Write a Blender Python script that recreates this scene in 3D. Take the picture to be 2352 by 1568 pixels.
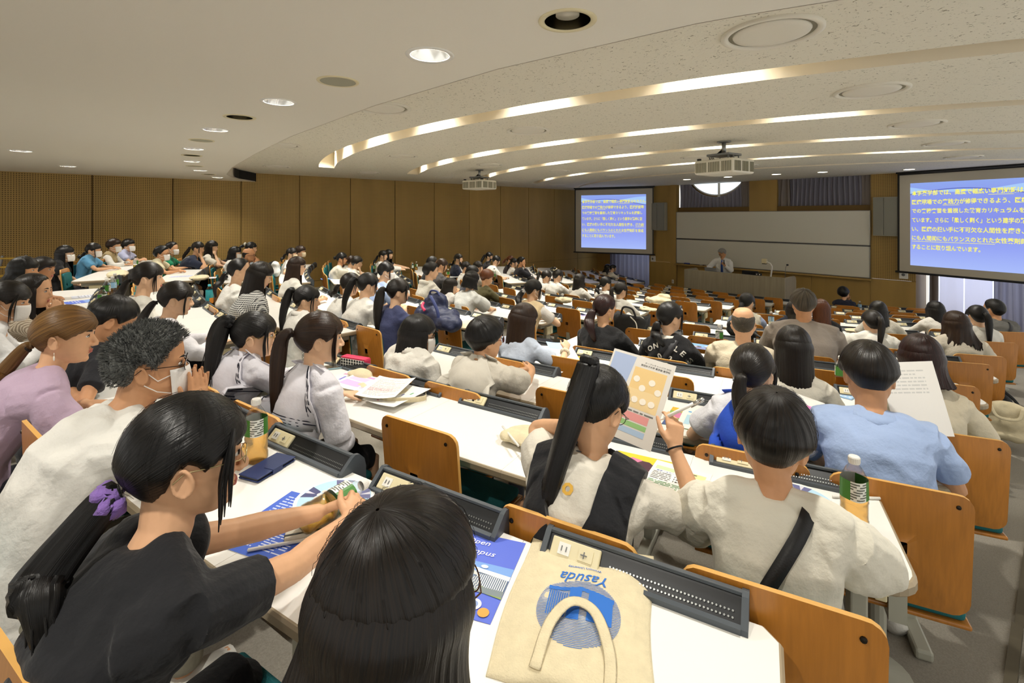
import bpy, bmesh, math, random
import numpy as np
from mathutils import Vector, Matrix, Euler, noise as mnoise
for _o in list(bpy.data.objects): bpy.data.objects.remove(_o)
SC=bpy.context.scene; COL=SC.collection
random.seed(7); rng=np.random.default_rng(7)
H=2.71                                   # camera height above the floor in front of the lectern
R_=math.radians
# ---------------------------------------------------------------- camera, world, exposure
cam=bpy.data.cameras.new('camera'); camo=bpy.data.objects.new('camera',cam); COL.objects.link(camo)
camo.location=(0,0,H); camo.rotation_euler=(R_(90),0,R_(49))
cam.sensor_width=36; cam.lens=1109/2352*36; cam.shift_y=-287/2352; cam.clip_start=.02; cam.clip_end=100
SC.camera=camo
W=bpy.data.worlds.new('world'); SC.world=W; W.use_nodes=True
W.node_tree.nodes['Background'].inputs[0].default_value=(1,.97,.9,1)
W.node_tree.nodes['Background'].inputs[1].default_value=.9
VS=SC.view_settings; VS.view_transform='Standard'; VS.look='None'; VS.gamma=1; VS.use_curve_mapping=False
VS.exposure=0.0
SC.cycles.max_bounces=7; SC.cycles.diffuse_bounces=4; SC.cycles.glossy_bounces=3; SC.cycles.transmission_bounces=6
SC.cycles.transparent_max_bounces=8; SC.cycles.caustics_reflective=False; SC.cycles.caustics_refractive=False
SC.cycles.sample_clamp_indirect=4.0
CX=-5.85
SLOTS=[(2.80,3.13,13.0),(4.75,5.06,11.2),(6.65,6.95,9.2),(8.65,8.92,8.6),(10.60,10.86,8.0)]
def arc(y0,r,x): return y0+r-math.sqrt(max(.01,r*r-(x-CX)**2))
ZB,ZC=H+.83,H+1.04                        # rear flat ceiling, front acoustic ceiling
def area_light(name,loc,power,size,rot=(0,0,0),color=(1,.955,.87),shape='DISK',size_y=None,spread=180):
    l=bpy.data.lights.new(name,'AREA'); l.shape=shape; l.size=size
    if size_y: l.size_y=size_y
    l.energy=power; l.color=color; l.spread=R_(spread)
    o=bpy.data.objects.new(name,l); COL.objects.link(o); o.location=loc; o.rotation_euler=rot; return o
SLOT_W,DOWN_W=30,26
for i,(n,f,r) in enumerate(SLOTS[:4]):      # the lamps inside the curved ceiling slots
    for j in range(-3,4):
        x=CX-.8+1.6*j+(.0 if i%2==0 else .1)
        y=arc((n+f)/2+.02,r,x)
        area_light('slot_lamp',(x,y+.03,ZC+.42),SLOT_W,.12,spread=115)
# the row of recessed downlights in the rear ceiling (lit ones)
DL=[(-1.39,1.52,'dark'),(-2.15,1.31,'lit'),(-2.94,1.14,'speaker'),(-3.75,1.02,'lit'),(-4.54,.93,'dark'),(-5.35,.89,'lit'),(-6.19,.90,'speaker'),
    (-7.02,.94,'lit'),(-7.8,1.02,'dark'),(-8.63,1.13,'lit'),(-9.41,1.27,'speaker'),(-10.23,1.47,'lit'),(-11.07,1.73,'dark'),(-11.8,2.0,'lit'),
    (-.6,1.8,'lit'),(-8.67,-.68,'lit')]
for x,y,k in DL:
    if k=='lit': area_light('downlight_lamp',(x,y,ZB+.085),DOWN_W,.10)
for x,y in ((-4.5,-1.3),(-2.4,-1.0),(-.6,-.4),(-6.6,-1.2),(-10.8,-.3)): area_light('downlight_lamp',(x,y,ZB+.085),DOWN_W,.10)
for x,y in ((-7.01,12.6),(-5.85,12.6),(-4.7,12.7),(-3.76,12.9),(-2.29,13.6),(-8.6,13.2),(-10.2,13.4)): area_light('downlight_lamp',(x,y,ZC+.085),26,.10)
# daylight behind the front windows
area_light('window_daylight',(-9.9,16.3,2.0),60,1.5,(R_(-90),0,0),(.8,.9,1),'RECTANGLE',2.6)
area_light('window_daylight',(-7.2,15.1,3.3),25,1.4,(R_(-90),0,0),(.8,.9,1),'RECTANGLE',.9)
area_light('window_daylight',(-4.3,15.1,3.3),25,2.0,(R_(-90),0,0),(.8,.9,1),'RECTANGLE',.9)
area_light('window_daylight',(-.9,16.3,1.9),220,3.0,(R_(-90),0,0),(.8,.88,1),'RECTANGLE',2.8)

# ---------------------------------------------------------------- helpers
def lin(c):
    if isinstance(c,str): c=[int(c[i:i+2],16)/255 for i in (0,2,4)]
    return tuple(x/12.92 if x<=.04045 else ((x+.055)/1.055)**2.4 for x in c[:3])
MATS={}
def mat(name,col='808080',rough=.5,metal=0,bump=None,var=0,vscale=8,spec=.5,trans=0,emit=None,estr=1,sheen=0,ior=1.45,coat=0,vstretch=None,alpha=None,col2=None,sss=0):
    if name in MATS: return MATS[name]
    m=bpy.data.materials.new(name); m.use_nodes=True; nt=m.node_tree; b=nt.nodes['Principled BSDF']; N=nt.nodes.new; L=nt.links.new
    c=lin(col); b.inputs['Base Color'].default_value=(*c,1); b.inputs['Roughness'].default_value=rough; b.inputs['Metallic'].default_value=metal
    b.inputs['Specular IOR Level'].default_value=spec; b.inputs['IOR'].default_value=ior
    b.inputs['Transmission Weight'].default_value=trans
    if coat: b.inputs['Coat Weight'].default_value=coat; b.inputs['Coat Roughness'].default_value=.15
    if sheen: b.inputs['Sheen Weight'].default_value=sheen
    if sss: b.inputs['Subsurface Weight'].default_value=sss; b.inputs['Subsurface Radius'].default_value=(.012,.005,.003); b.inputs['Subsurface Scale'].default_value=1
    if emit is not None: b.inputs['Emission Color'].default_value=(*lin(emit),1); b.inputs['Emission Strength'].default_value=estr
    if alpha is not None: b.inputs['Alpha'].default_value=alpha
    if var or bump:
        tc=N('ShaderNodeTexCoord'); mp=N('ShaderNodeMapping'); L(tc.outputs['Object'],mp.inputs[0])
        if vstretch: mp.inputs['Scale'].default_value=vstretch
        if var:
            nz=N('ShaderNodeTexNoise'); nz.inputs['Scale'].default_value=vscale; nz.inputs['Detail'].default_value=4; L(mp.outputs[0],nz.inputs['Vector'])
            cr=N('ShaderNodeValToRGB'); c2=lin(col2) if col2 else tuple(x*(1-var) for x in c)
            cr.color_ramp.elements[0].color=(*c2,1); cr.color_ramp.elements[1].color=(*c,1) if col2 else (*[min(1,x*(1+var*.6)) for x in c],1)
            cr.color_ramp.elements[0].position=.3; cr.color_ramp.elements[1].position=.7
            L(nz.outputs['Fac'],cr.inputs[0]); L(cr.outputs[0],b.inputs['Base Color'])
        if bump:
            n2=N('ShaderNodeTexNoise'); n2.inputs['Scale'].default_value=bump[0]; n2.inputs['Detail'].default_value=3; L(mp.outputs[0],n2.inputs['Vector'])
            bp=N('ShaderNodeBump'); bp.inputs['Strength'].default_value=bump[1]; bp.inputs['Distance'].default_value=bump[2] if len(bump)>2 else .01
            L(n2.outputs['Fac'],bp.inputs['Height']); L(bp.outputs[0],b.inputs['Normal'])
    MATS[name]=m; return m
def nodes_of(m): return m.node_tree,m.node_tree.nodes.new,m.node_tree.links.new,m.node_tree.nodes['Principled BSDF']

class MB:
    """collects faces, then becomes ONE mesh object"""
    def __init__(s): s.v=[]; s.f=[]; s.m=[]; s.uv={}
    def add(s,vs,fs,mi=0):
        o=len(s.v); s.v.extend([tuple(p) for p in vs]); s.f.extend([tuple(i+o for i in f) for f in fs]); s.m.extend([mi]*len(fs)); return o
    def box(s,c,d,mi=0,M=None):
        x,y,z=[k/2 for k in d]; P=[Vector((a,b,e)) for a in(-x,x) for b in(-y,y) for e in(-z,z)]
        if M is not None: P=[M@p for p in P]
        P=[Vector(c)+p for p in P]
        s.add(P,[(0,1,3,2),(4,6,7,5),(0,4,5,1),(2,3,7,6),(0,2,6,4),(1,5,7,3)],mi)
    def bbox(s,c,d,b=.004,mi=0,M=None):      # box with chamfered edges
        bm=bmesh.new(); bmesh.ops.create_cube(bm,size=1); bmesh.ops.scale(bm,vec=d,verts=bm.verts)
        bmesh.ops.bevel(bm,geom=bm.edges[:],offset=min(b,min(d)*.45),segments=2,profile=.5,affect='EDGES')
        bm.verts.ensure_lookup_table()
        P=[v.co.copy() for v in bm.verts]
        if M is not None: P=[M@p for p in P]
        s.add([Vector(c)+p for p in P],[tuple(v.index for v in f.verts) for f in bm.faces],mi); bm.free()
    def prism(s,poly,z0,z1,mi=0,top=None,M=None,inset=0):
        n=len(poly); P=[Vector((x,y,z0)) for x,y in poly]+[Vector((x,y,z1)) for x,y in poly]
        if M is not None: P=[M@p for p in P]
        s.add(P,[(i,(i+1)%n,n+(i+1)%n,n+i) for i in range(n)]+[tuple(range(n-1,-1,-1))],mi); s.add(P[n:],[tuple(range(n))],mi if top is None else top)
    def tube(s,path,rad,seg=10,mi=0,side=None,cap=True,closed=False):
        """path of points; rad floats or (a,b) pairs: a along `side`"""
        P=[Vector(p) for p in path]; n=len(P); rad=[r if isinstance(r,(tuple,list)) else (r,r) for r in (rad if isinstance(rad,(list,tuple)) and len(rad)==n else [rad]*n)]
        vs=[]; pv=None
        for i in range(n):
            if closed: t=(P[(i+1)%n]-P[i-1])
            else: t=P[min(i+1,n-1)]-P[max(i-1,0)]
            t=t.normalized() if t.length>1e-9 else Vector((0,0,1))
            if side is not None: a=Vector(side)
            elif pv is not None: a=pv
            else: a=Vector((1,0,0)) if abs(t.x)<.9 else Vector((0,1,0))
            a=(a-t*a.dot(t))
            if a.length<1e-6: a=t.orthogonal()
            a.normalize(); pv=a; b=t.cross(a)
            for k in range(seg):
                th=2*math.pi*k/seg; vs.append(P[i]+a*math.cos(th)*rad[i][0]+b*math.sin(th)*rad[i][1])
        m=n if closed else n-1
        fs=[(i*seg+k,i*seg+(k+1)%seg,((i+1)%n)*seg+(k+1)%seg,((i+1)%n)*seg+k) for i in range(m) for k in range(seg)]
        if cap and not closed:
            t0=(P[0]-P[1]).normalized(); t1=(P[-1]-P[-2]).normalized()
            vs+= [P[0]+t0*min(rad[0])*.55, P[-1]+t1*min(rad[-1])*.55]; a=n*seg; b=a+1
            fs+=[(a,(k+1)%seg,k) for k in range(seg)]+[(b,(n-1)*seg+k,(n-1)*seg+(k+1)%seg) for k in range(seg)]
        s.add(vs,fs,mi)
    def ell(s,c,r,seg=14,rings=8,mi=0,M=None):
        vs=[];c=Vector(c)
        for i in range(rings+1):
            ph=math.pi*i/rings
            for k in range(seg):
                th=2*math.pi*k/seg; p=Vector((r[0]*math.sin(ph)*math.cos(th),r[1]*math.sin(ph)*math.sin(th),r[2]*math.cos(ph)))
                vs.append(c+(M@p if M is not None else p))
        s.add(vs,[(i*seg+k,(i+1)*seg+k,(i+1)*seg+(k+1)%seg,i*seg+(k+1)%seg) for i in range(rings) for k in range(seg)],mi)
    def lathe(s,prof,seg=24,mi=0,M=None,c=(0,0,0),cap=True):
        vs=[];n=len(prof);c=Vector(c)
        for r,z in prof:
            for k in range(seg):
                th=2*math.pi*k/seg; p=Vector((r*math.cos(th),r*math.sin(th),z)); vs.append(c+(M@p if M is not None else p))
        fs=[(i*seg+k,i*seg+(k+1)%seg,(i+1)*seg+(k+1)%seg,(i+1)*seg+k) for i in range(n-1) for k in range(seg)]
        if cap: fs+=[tuple(range(seg-1,-1,-1)),tuple((n-1)*seg+k for k in range(seg))]
        s.add(vs,fs,mi)
    def grid(s,pts,nu,nv,mi=0,closed_u=False,flip=False):
        fs=[]
        for i in range(nu if closed_u else nu-1):
            for j in range(nv-1):
                a,b=i*nv+j,((i+1)%nu)*nv+j; q=(a,b,b+1,a+1); fs.append(q[::-1] if flip else q)
        s.add(pts,fs,mi)
    def mesh(s,name,mats,smooth=False,weld=False):
        me=bpy.data.meshes.new(name); me.from_pydata(s.v,[],s.f)
        for m in (mats if isinstance(mats,(list,tuple)) else [mats]): me.materials.append(m)
        if len(me.materials)>1: me.polygons.foreach_set('material_index',s.m)
        if smooth: me.polygons.foreach_set('use_smooth',[True]*len(me.polygons))
        if weld:
            bm=bmesh.new(); bm.from_mesh(me); bmesh.ops.remove_doubles(bm,verts=bm.verts,dist=1e-5); bmesh.ops.recalc_face_normals(bm,faces=bm.faces); bm.to_mesh(me); bm.free()
        me.update(); return me
    def obj(s,name,mats,parent=None,smooth=False,loc=None,rot=None,weld=False):
        o=bpy.data.objects.new(name,s.mesh(name,mats,smooth,weld)); COL.objects.link(o)
        if parent is not None: o.parent=parent
        if loc is not None: o.location=loc
        if rot is not None: o.rotation_euler=rot
        return o
def tag(o,label=None,cat=None,group=None,kind=None):
    if label: o['label']=label
    if cat: o['category']=cat
    if group: o['group']=group
    if kind: o['kind']=kind
    return o
def thing(name,label,cat,loc=(0,0,0),rot=(0,0,0),group=None):
    o=bpy.data.objects.new(name,None); o.empty_display_size=.1; COL.objects.link(o); o.location=loc; o.rotation_euler=rot
    return tag(o,label,cat,group)
def struct(o): o['kind']='structure'; return o
def copy_tree(o,parent=None):
    c=o.copy(); COL.objects.link(c)
    if parent is not None: c.parent=parent
    for ch in list(o.children): copy_tree(ch,c)
    return c
def inst(name,mesh,parent,loc=None,rot=None,m=None):
    o=bpy.data.objects.new(name,mesh); COL.objects.link(o); o.parent=parent
    if loc is not None: o.location=loc
    if rot is not None: o.rotation_euler=rot
    return o
def ngon_round(w,h,r,n=5,cx=0,cy=0):
    P=[]
    for (sx,sy,a0) in ((1,1,0),(-1,1,90),(-1,-1,180),(1,-1,270)):
        for i in range(n+1):
            a=R_(a0+90*i/n); P.append((cx+sx*(w/2-r)+r*math.cos(a),cy+sy*(h/2-r)+r*math.sin(a)))
    return P
def ORD(n): return {1:'first',2:'second',3:'third',4:'fourth',5:'fifth',6:'sixth',7:'seventh',8:'eighth',9:'ninth',10:'tenth',11:'eleventh',12:'twelfth',13:'thirteenth',14:'fourteenth'}[n]
# lettering: text curves become flat meshes (read once)
TXT={}
def prepare_text(items):
    tmp=[]
    for key,(body,shear,off) in items.items():
        c=bpy.data.curves.new('lettering','FONT'); c.body=body; c.size=1; c.align_x='LEFT'; c.shear=shear; c.offset=off; c.resolution_u=2
        o=bpy.data.objects.new('lettering',c); COL.objects.link(o); tmp.append((key,o,c))
    dg=bpy.context.evaluated_depsgraph_get(); dg.update()
    for key,o,c in tmp:
        me=o.evaluated_get(dg).to_mesh(); v=np.zeros(len(me.vertices)*3); me.vertices.foreach_get('co',v); v=v.reshape(-1,3)
        TXT[key]=(v.copy(),[tuple(p.vertices) for p in me.polygons]); o.evaluated_get(dg).to_mesh_clear()
    for key,o,c in tmp: bpy.data.objects.remove(o); bpy.data.curves.remove(c)
def put_text(mb,key,mi,x,y,width=None,height=None,z=0,align='L',M=None,fit_h=None):
    v,f=TXT[key]; lo=v.min(0); hi=v.max(0); w=hi[0]-lo[0]; h=hi[1]-lo[1]
    sx=width/w if width else height/h; sy=(height/h) if height else sx
    if fit_h: sy=fit_h/h
    P=[Vector(((p[0]-lo[0])*sx+x-(w*sx/2 if align=='C' else 0),(p[1]-lo[1])*sy+y,z)) for p in v]
    if M is not None: P=[M@p for p in P]
    mb.add(P,f,mi)

# ---------------------------------------------------------------- row geometry
Y0=[-.46,.42,1.25,2.05,2.93,3.9,4.82,5.85,6.85,7.84,8.76,9.72,10.7,11.68]
def RR(k): return max(8.0,14.8-y0(k))
def y0(k): return Y0[k-1] if 1<=k<=14 else (-.46+.9*(k-1) if k<1 else 11.68+.97*(k-14))
def yb(k,x): return arc(y0(k),RR(k),x)
def ang(k,x): return math.asin(max(-1,min(1,(x-CX)/RR(k))))
def zdesk(k): return H-.85-.088*(k-1)
def zfl(k): return zdesk(k)-.72

# ---------------------------------------------------------------- materials of the room
def wood_wall(name,perf):
    m=mat(name,'a98a4c',.55,var=.12,vscale=3,vstretch=(1,1,.15)); nt,N,L,b=nodes_of(m)
    if perf:
        tc=N('ShaderNodeTexCoord'); sp=N('ShaderNodeSeparateXYZ'); L(tc.outputs['Object'],sp.inputs[0])
        def mth(op,a,bv=None):
            n=N('ShaderNodeMath'); n.operation=op
            L(a,n.inputs[0]) if not isinstance(a,float) else None
            if bv is not None:
                if isinstance(bv,float): n.inputs[1].default_value=bv
                else: L(bv,n.inputs[1])
            return n.outputs[0]
        def cell(o): return mth('SUBTRACT',mth('FRACT',mth('DIVIDE',o,.036)),.5)
        cy,cz=cell(sp.outputs['X'] if perf=='x' else sp.outputs['Y']),cell(sp.outputs['Z'])
        d=mth('ADD',mth('MULTIPLY',cy,cy),mth('MULTIPLY',cz,cz)); hole=mth('LESS_THAN',d,.062)
        mx=N('ShaderNodeMix'); mx.data_type='RGBA'; L(hole,mx.inputs[0])
        src=b.inputs['Base Color'].links[0].from_socket; L(src,mx.inputs[6]); mx.inputs[7].default_value=(*lin('4a3817'),1); L(mx.outputs[2],b.inputs['Base Color'])
    return m
M_PERF=wood_wall('perforated_oak','y'); M_PERFX=wood_wall('perforated_oak_front','x'); M_OAK=wood_wall('plain_oak',None)
M_SEAM=mat('panel_joint','6a5125',.7); M_STRIP=mat('floor_strip','5b5443',.7)
M_CEIL=mat('painted_ceiling','e9e4d6',.9,bump=(60,.05))
M_LIP=mat('ceiling_edge','d9d0c0',.8)
M_ACOU=mat('acoustic_board','e6e1d0',.95,bump=(55,.35,.01))
nt,N,L,b=nodes_of(M_ACOU)   # fissures of the mineral board
tc=N('ShaderNodeTexCoord'); nz=N('ShaderNodeTexNoise'); nz.inputs['Scale'].default_value=42; nz.inputs['Detail'].default_value=2; nz.inputs['Distortion'].default_value=1.2; L(tc.outputs['Object'],nz.inputs['Vector'])
cr=N('ShaderNodeValToRGB'); cr.color_ramp.elements[0].position=.30; cr.color_ramp.elements[0].color=(*lin('8f8873'),1); cr.color_ramp.elements[1].position=.37; cr.color_ramp.elements[1].color=(*lin('e6e1d0'),1)
L(nz.outputs['Fac'],cr.inputs[0]); L(cr.outputs[0],b.inputs['Base Color'])
M_COVE=mat('slot_paint','ece2cc',.4)
M_CARPET=mat('carpet_tile','9c968a',.97,bump=(450,.5,.004),var=.16,vscale=160)
M_STEEL=mat('brushed_steel','9a9a98',.35,metal=1); M_CHROME=mat('chrome','d8d8d8',.12,metal=1)
M_BLACK=mat('black_plastic','101113',.4); M_DARK=mat('dark_gap','0a0a0a',.8)
M_WHITEP=mat('white_plastic','e9e7df',.35); M_IVORY=mat('ivory_plastic','ddd2ab',.4)
M_GREYP=mat('grey_plastic','6d6f70',.45)
M_LAMP=mat('lamp_glow','ffffff',.5,emit='fff3dc',estr=12)
M_REFL=mat('reflector','e8e8e4',.18,metal=1)
M_BOARD=mat('whiteboard_enamel','d9d6c8',.22)
# ---------------------------------------------------------------- floor: stepped tiers
XS=[-12.8+13.9*i/60 for i in range(61)]
mb=MB()
for k in range(-3,15):
    y_a=[(-4.6 if k==-3 else yb(k,x)-.43) for x in XS]; y_b=[(16.3 if k==14 else yb(k+1,x)-.43) for x in XS]; z=zfl(k)
    pts=[p for x,a,bb in zip(XS,y_a,y_b) for p in ((x,a,z),(x,bb,z))]
    mb.grid(pts,len(XS),2,flip=True)
    if k<14:
        pts=[p for x,bb in zip(XS,y_b) for p in ((x,bb,z),(x,bb,zfl(k+1)))]; mb.grid(pts,len(XS),2,flip=True)
struct(mb.obj('floor',M_CARPET))
mb=MB()
for k in range(-1,12):
    a,bb=yb(k,-.14)-.43,yb(k+1,-.14)-.43
    mb.box((-.14,(a+bb)/2,zfl(k)+.006),(.035,bb-a,.012)); mb.box((.5,(a+bb)/2,zfl(k)+.012),(1.2,bb-a,.024))
struct(mb.obj('trim_1',[M_STRIP,M_CARPET]))
for o in COL.objects:
    if o.name=='trim_1':
        o.data.polygons.foreach_set('material_index',[(i//6)%2 for i in range(len(o.data.polygons))])
# ---------------------------------------------------------------- left wall: oak panels with narrow joints
mb=MB(); mb.box((-12.86,5.6,1.9),(.08,20.4,4.2),1)
ys=[-4.6]+[0+1.325*i for i in range(-3,13)]
for a,bb in zip(ys[1:-1],ys[2:]):
    mb.box((-12.81,(a+bb)/2,(1.045+3.78)/2),(.03,bb-a-.02,3.78-1.045),0 if a<9.2 else 2); mb.box((-12.81,(a+bb)/2,.5),(.03,bb-a-.02,1.07),2)
struct(mb.obj('wall_left',[M_PERF,M_SEAM,M_OAK]))
# ---------------------------------------------------------------- front walls
FY=14.56
mb=MB()
def slab(x0,x1,y,z0,z1,mi=0,d=.12): mb.box(((x0+x1)/2,y+d/2,(z0+z1)/2),(x1-x0,d,z1-z0),mi)
slab(-9.5,-8.68,FY,-.1,1.17,0); slab(-9.5,-8.68,FY,1.185,3.78,0)
mb.box((-9.46,15.2,1.9),(.08,1.25,3.9),0)                                   # return of the left recess
slab(-8.67,-8.46,FY-.05,-.1,3.78,2,.2)
for i in range(4): slab(-8.45+1.3125*i+.004,-8.45+1.3125*(i+1)-.004,FY+.01,-.1,1.12,2)
slab(-8.45,-3.2,FY+.03,1.0,3.0,1)
slab(-6.14,-5.38,FY+.02,2.86,3.78,2); slab(-8.45,-3.2,FY+.28,2.7,3.78,1)
slab(-3.2,-2.33,FY,-.1,1.17,2); slab(-3.2,-2.33,FY,1.185,3.78,3)
mb.box((-2.37,15.2,1.9),(.08,1.25,3.9),1)
slab(-12.9,-9.4,15.8,-.1,.35,0); slab(-12.9,-9.4,15.8,3.0,3.8,0); slab(-12.9,-11.5,15.8,-.1,3.8,0)
slab(-2.4,1.2,15.8,3.2,3.8,0); slab(-2.4,1.2,15.8,-.1,.25,0)
struct(mb.obj('wall_front',[M_OAK,M_SEAM,M_OAK,M_PERFX]))
# windows
M_GLASSB=mat('bright_window','ffffff',.4,emit='dbe9ff',estr=1.6)
mb=MB(); P=[(-7.2+1.02*math.cos(R_(a)),4.40+1.02*math.sin(R_(a))) for a in range(200,341,5)]
vs=[(x,FY+.22,min(z,3.8)) for x,z in P]; mb.add(vs,[tuple(range(len(vs)))],0); mb.box((-7.13,FY+.2,3.6),(.075,.03,.6),1)
mb.tube([(x,FY+.2,z) for x,z in P],.025,8,1)
struct(mb.obj('window_1',[M_GLASSB,M_WHITEP]))
mb=MB(); mb.box((-10.4,16.0,1.7),(2.2,.02,2.6)); struct(mb.obj('window_2',M_GLASSB))
mb=MB(); mb.box((-.6,16.0,1.8),(3.4,.02,2.9)); mb.box((-2.22,15.62,1.55),(.05,.02,2.9)); struct(mb.obj('window_3',M_GLASSB))
# ---------------------------------------------------------------- ceiling
LIP=[(-12.9,3.02),(-12.4,2.68),(-12.07,2.43),(-11.5,2.19),(-10.84,1.99),(-9.3,1.79),(-7,1.63),(-5.3,1.56),(-3.4,1.6),(-2.1,1.73),(-1.0,1.98),(-.5,2.2),(.3,2.55),(1.2,3.0)]
def lipy(x):
    return float(np.interp(x,[p[0] for p in LIP],[p[1] for p in LIP]))
xs=[-12.9+14.1*i/94 for i in range(95)]
mb=MB()
ends=[-10.25,-10.5,-10.75,-11.0,-11.5]
for a,bx in zip(xs[:-1],xs[1:]):
    ca=[lipy(a)]; cb=[lipy(bx)]
    for n,f,r in SLOTS:
        for q in (n,f): ca.append(arc(q,r,a)); cb.append(arc(q,r,bx))
    ca.append(16.4); cb.append(16.4)
    for i in range(len(ca)-1):
        si=(i-1)//2; slot=(i%2==1) and bx>ends[si]-.01
        if slot:
            d=.46 if si<4 else .03
            zt=ZC+d
            mb.add([(a,ca[i],ZC),(bx,cb[i],ZC),(bx,cb[i],zt),(a,ca[i],zt)],[(0,1,2,3)],2)
            mb.add([(a,ca[i+1],ZC),(bx,cb[i+1],ZC),(bx,cb[i+1],zt),(a,ca[i+1],zt)],[(3,2,1,0)],2)
            mb.add([(a,ca[i],zt),(bx,cb[i],zt),(bx,cb[i+1],zt),(a,ca[i+1],zt)],[(0,1,2,3)],2)
            if a<=ends[si]+.02:
                mb.add([(a,ca[i],ZC),(a,ca[i+1],ZC),(a,ca[i+1],zt),(a,ca[i],zt)],[(0,1,2,3)],2)
        else: mb.add([(a,ca[i],ZC),(bx,cb[i],ZC),(bx,cb[i+1],ZC),(a,ca[i+1],ZC)],[(0,1,2,3)],0)
    mb.add([(a,ca[0],ZB),(bx,cb[0],ZB),(bx,cb[0],ZC),(a,ca[0],ZC)],[(0,1,2,3)],1)
    mb.add([(a,ca[0]-.008,ZB-.002),(bx,cb[0]-.008,ZB-.002),(bx,cb[0],ZB-.002),(a,ca[0],ZB-.002)],[(0,1,2,3)],1)
struct(mb.obj('ceiling',[M_ACOU,M_LIP,M_COVE]))
# rear flat ceiling: a slab with holes for the recessed fittings
poly=[(x,lipy(x)-.006) for x in xs]+[(1.2,-4.6),(-12.9,-4.6)]
mb=MB(); mb.prism(poly,ZB,ZB+.10); slabo=mb.obj('ceiling_rear',M_CEIL); struct(slabo); slabo.name='ceiling.001'
cut=MB()
DOWN=[(x,y,k) for x,y,k in DL]
for x,y,k in DOWN:
    if k!='speaker': cut.lathe([(.10,ZB-.05),(.10,ZB+.2)],24,c=(x,y,0))
for x,y in ((-4.5,-1.3),(-2.4,-1.0),(-.6,-.4),(-6.6,-1.2),(-10.8,-.3)): cut.lathe([(.10,ZB-.05),(.10,ZB+.2)],24,c=(x,y,0)); DOWN.append((x,y,'lit'))
cuto=cut.obj('cutter',M_CEIL)
bo=slabo.modifiers.new('holes','BOOLEAN'); bo.operation='DIFFERENCE'; bo.object=cuto; bo.solver='EXACT'
dg=bpy.context.evaluated_depsgraph_get(); dg.update(); me=bpy.data.meshes.new_from_object(slabo.evaluated_get(dg)); slabo.modifiers.clear(); slabo.data=me; bpy.data.objects.remove(cuto)
mb=MB()                                                                        # louvred air outlet in the ceiling step
for j in range(6):
    z=ZB+.02+j*.032
    xx=[-12.78+.055*i for i in range(21)]; pts=[p for x in xx for p in ((x,lipy(x)+.004,z),(x,lipy(x)+.03,z+.012))]
    mb.grid(pts,len(xx),2,0); mb.grid([(p[0],p[1],p[2]+.011) for p in pts],len(xx),2,0,flip=True)
lv=thing('air_vent','black louvred air vent in the curved ceiling step by the left wall','vent',(0,0,0))
mb.obj('louver_slat',M_LIP,lv)
mb=MB(); xx=[-12.78+.055*i for i in range(21)]; mb.grid([p for x in xx for p in ((x,lipy(x)+.032,ZB+.012),(x,lipy(x)+.032,ZC-.005))],len(xx),2); mb.obj('vent_back',M_DARK,lv)
# recessed fittings of the rear ceiling
def fit_meshes():
    r={}
    a=MB(); a.lathe([(.098,0),(.098,-.004),(.121,-.006),(.124,-.002),(.124,.0)],36,cap=False); r['trim']=a.mesh('trim_ring',M_WHITEP,True); a2=a.mesh('trim_ring',M_IVORY,True); r['trim_iv']=a2
    a=MB(); a.lathe([(.097,-.002),(.088,.03),(.07,.065),(.052,.10)],36,cap=False); r['refl']=a.mesh('reflector',M_REFL,True)
    a=MB(); a.lathe([(.0005,.098),(.052,.098)],24,cap=False); r['lamp']=a.mesh('lamp',M_LAMP)
    a=MB(); a.lathe([(.097,-.002),(.095,.10)],36,cap=False); a.lathe([(.0005,.099),(.095,.099)],24,cap=False); r['can']=a.mesh('can',mat('smoked_can','6a6350',.25,metal=1),True)
    a=MB(); a.lathe([(.05,.02),(.05,.09),(.03,.098)],20,cap=True); r['bulb']=a.mesh('bulb',mat('bulb_glass','c9c4b2',.2),True)
    a=MB(); a.lathe([(.0005,-.006),(.104,-.005)],36,cap=False); r['grille']=a.mesh('grille',mat('speaker_mesh','a8a58f',.8,bump=(900,.5)))
    return r
FM=fit_meshes()
nl=nd=ns=0
vis=[i for i in range(14)]
for i,(x,y,k) in enumerate(DOWN):
    pos=f'{ORD(i+1)} fitting of the curved ceiling row counted from the front camera side' if i<14 else None
    if k=='speaker':
        t=thing('ceiling_speaker',f'round beige ceiling speaker grille, {ORD(i+1)} fitting along the curved ceiling row','speaker',(x,y,ZB),group='ceiling speakers'); inst('trim_ring',FM['trim_iv'],t); inst('grille',FM['grille'],t)
    elif k=='lit':
        t=thing('downlight',f'lit silver downlight, {ORD(i+1)} fitting along the curved ceiling row' if i<14 else 'lit recessed downlight in the smooth ceiling away from the curved row','ceiling light',(x,y,ZB),group='lit downlights'); inst('trim_ring',FM['trim'],t); inst('reflector',FM['refl'],t); inst('lamp',FM['lamp'],t)
    else:
        t=thing('downlight',f'unlit dark downlight with ivory rim, {ORD(i+1)} fitting along the curved ceiling row','ceiling light',(x,y,ZB),group='unlit downlights'); inst('trim_ring',FM['trim_iv'],t); inst('can',FM['can'],t); inst('bulb',FM['bulb'],t)
for i,(x,y) in enumerate(((-7.01,12.6),(-5.85,12.6),(-4.7,12.7),(-3.76,12.9),(-2.29,13.6))):
    t=thing('downlight',f'small downlight above the lectern, {ORD(i+1)} from the round window side','ceiling light',(x,y,ZC-.001),group='downlights above the lectern')
    inst('trim_ring',FM['trim_iv'],t); a=MB(); a.lathe([(.0005,-.004),(.098,-.003)],24,cap=False); a.obj('lamp',mat('lamp_soft','fff',.5,emit='fff0d8',estr=2.5) if 0 else M_LAMP,t)
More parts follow.
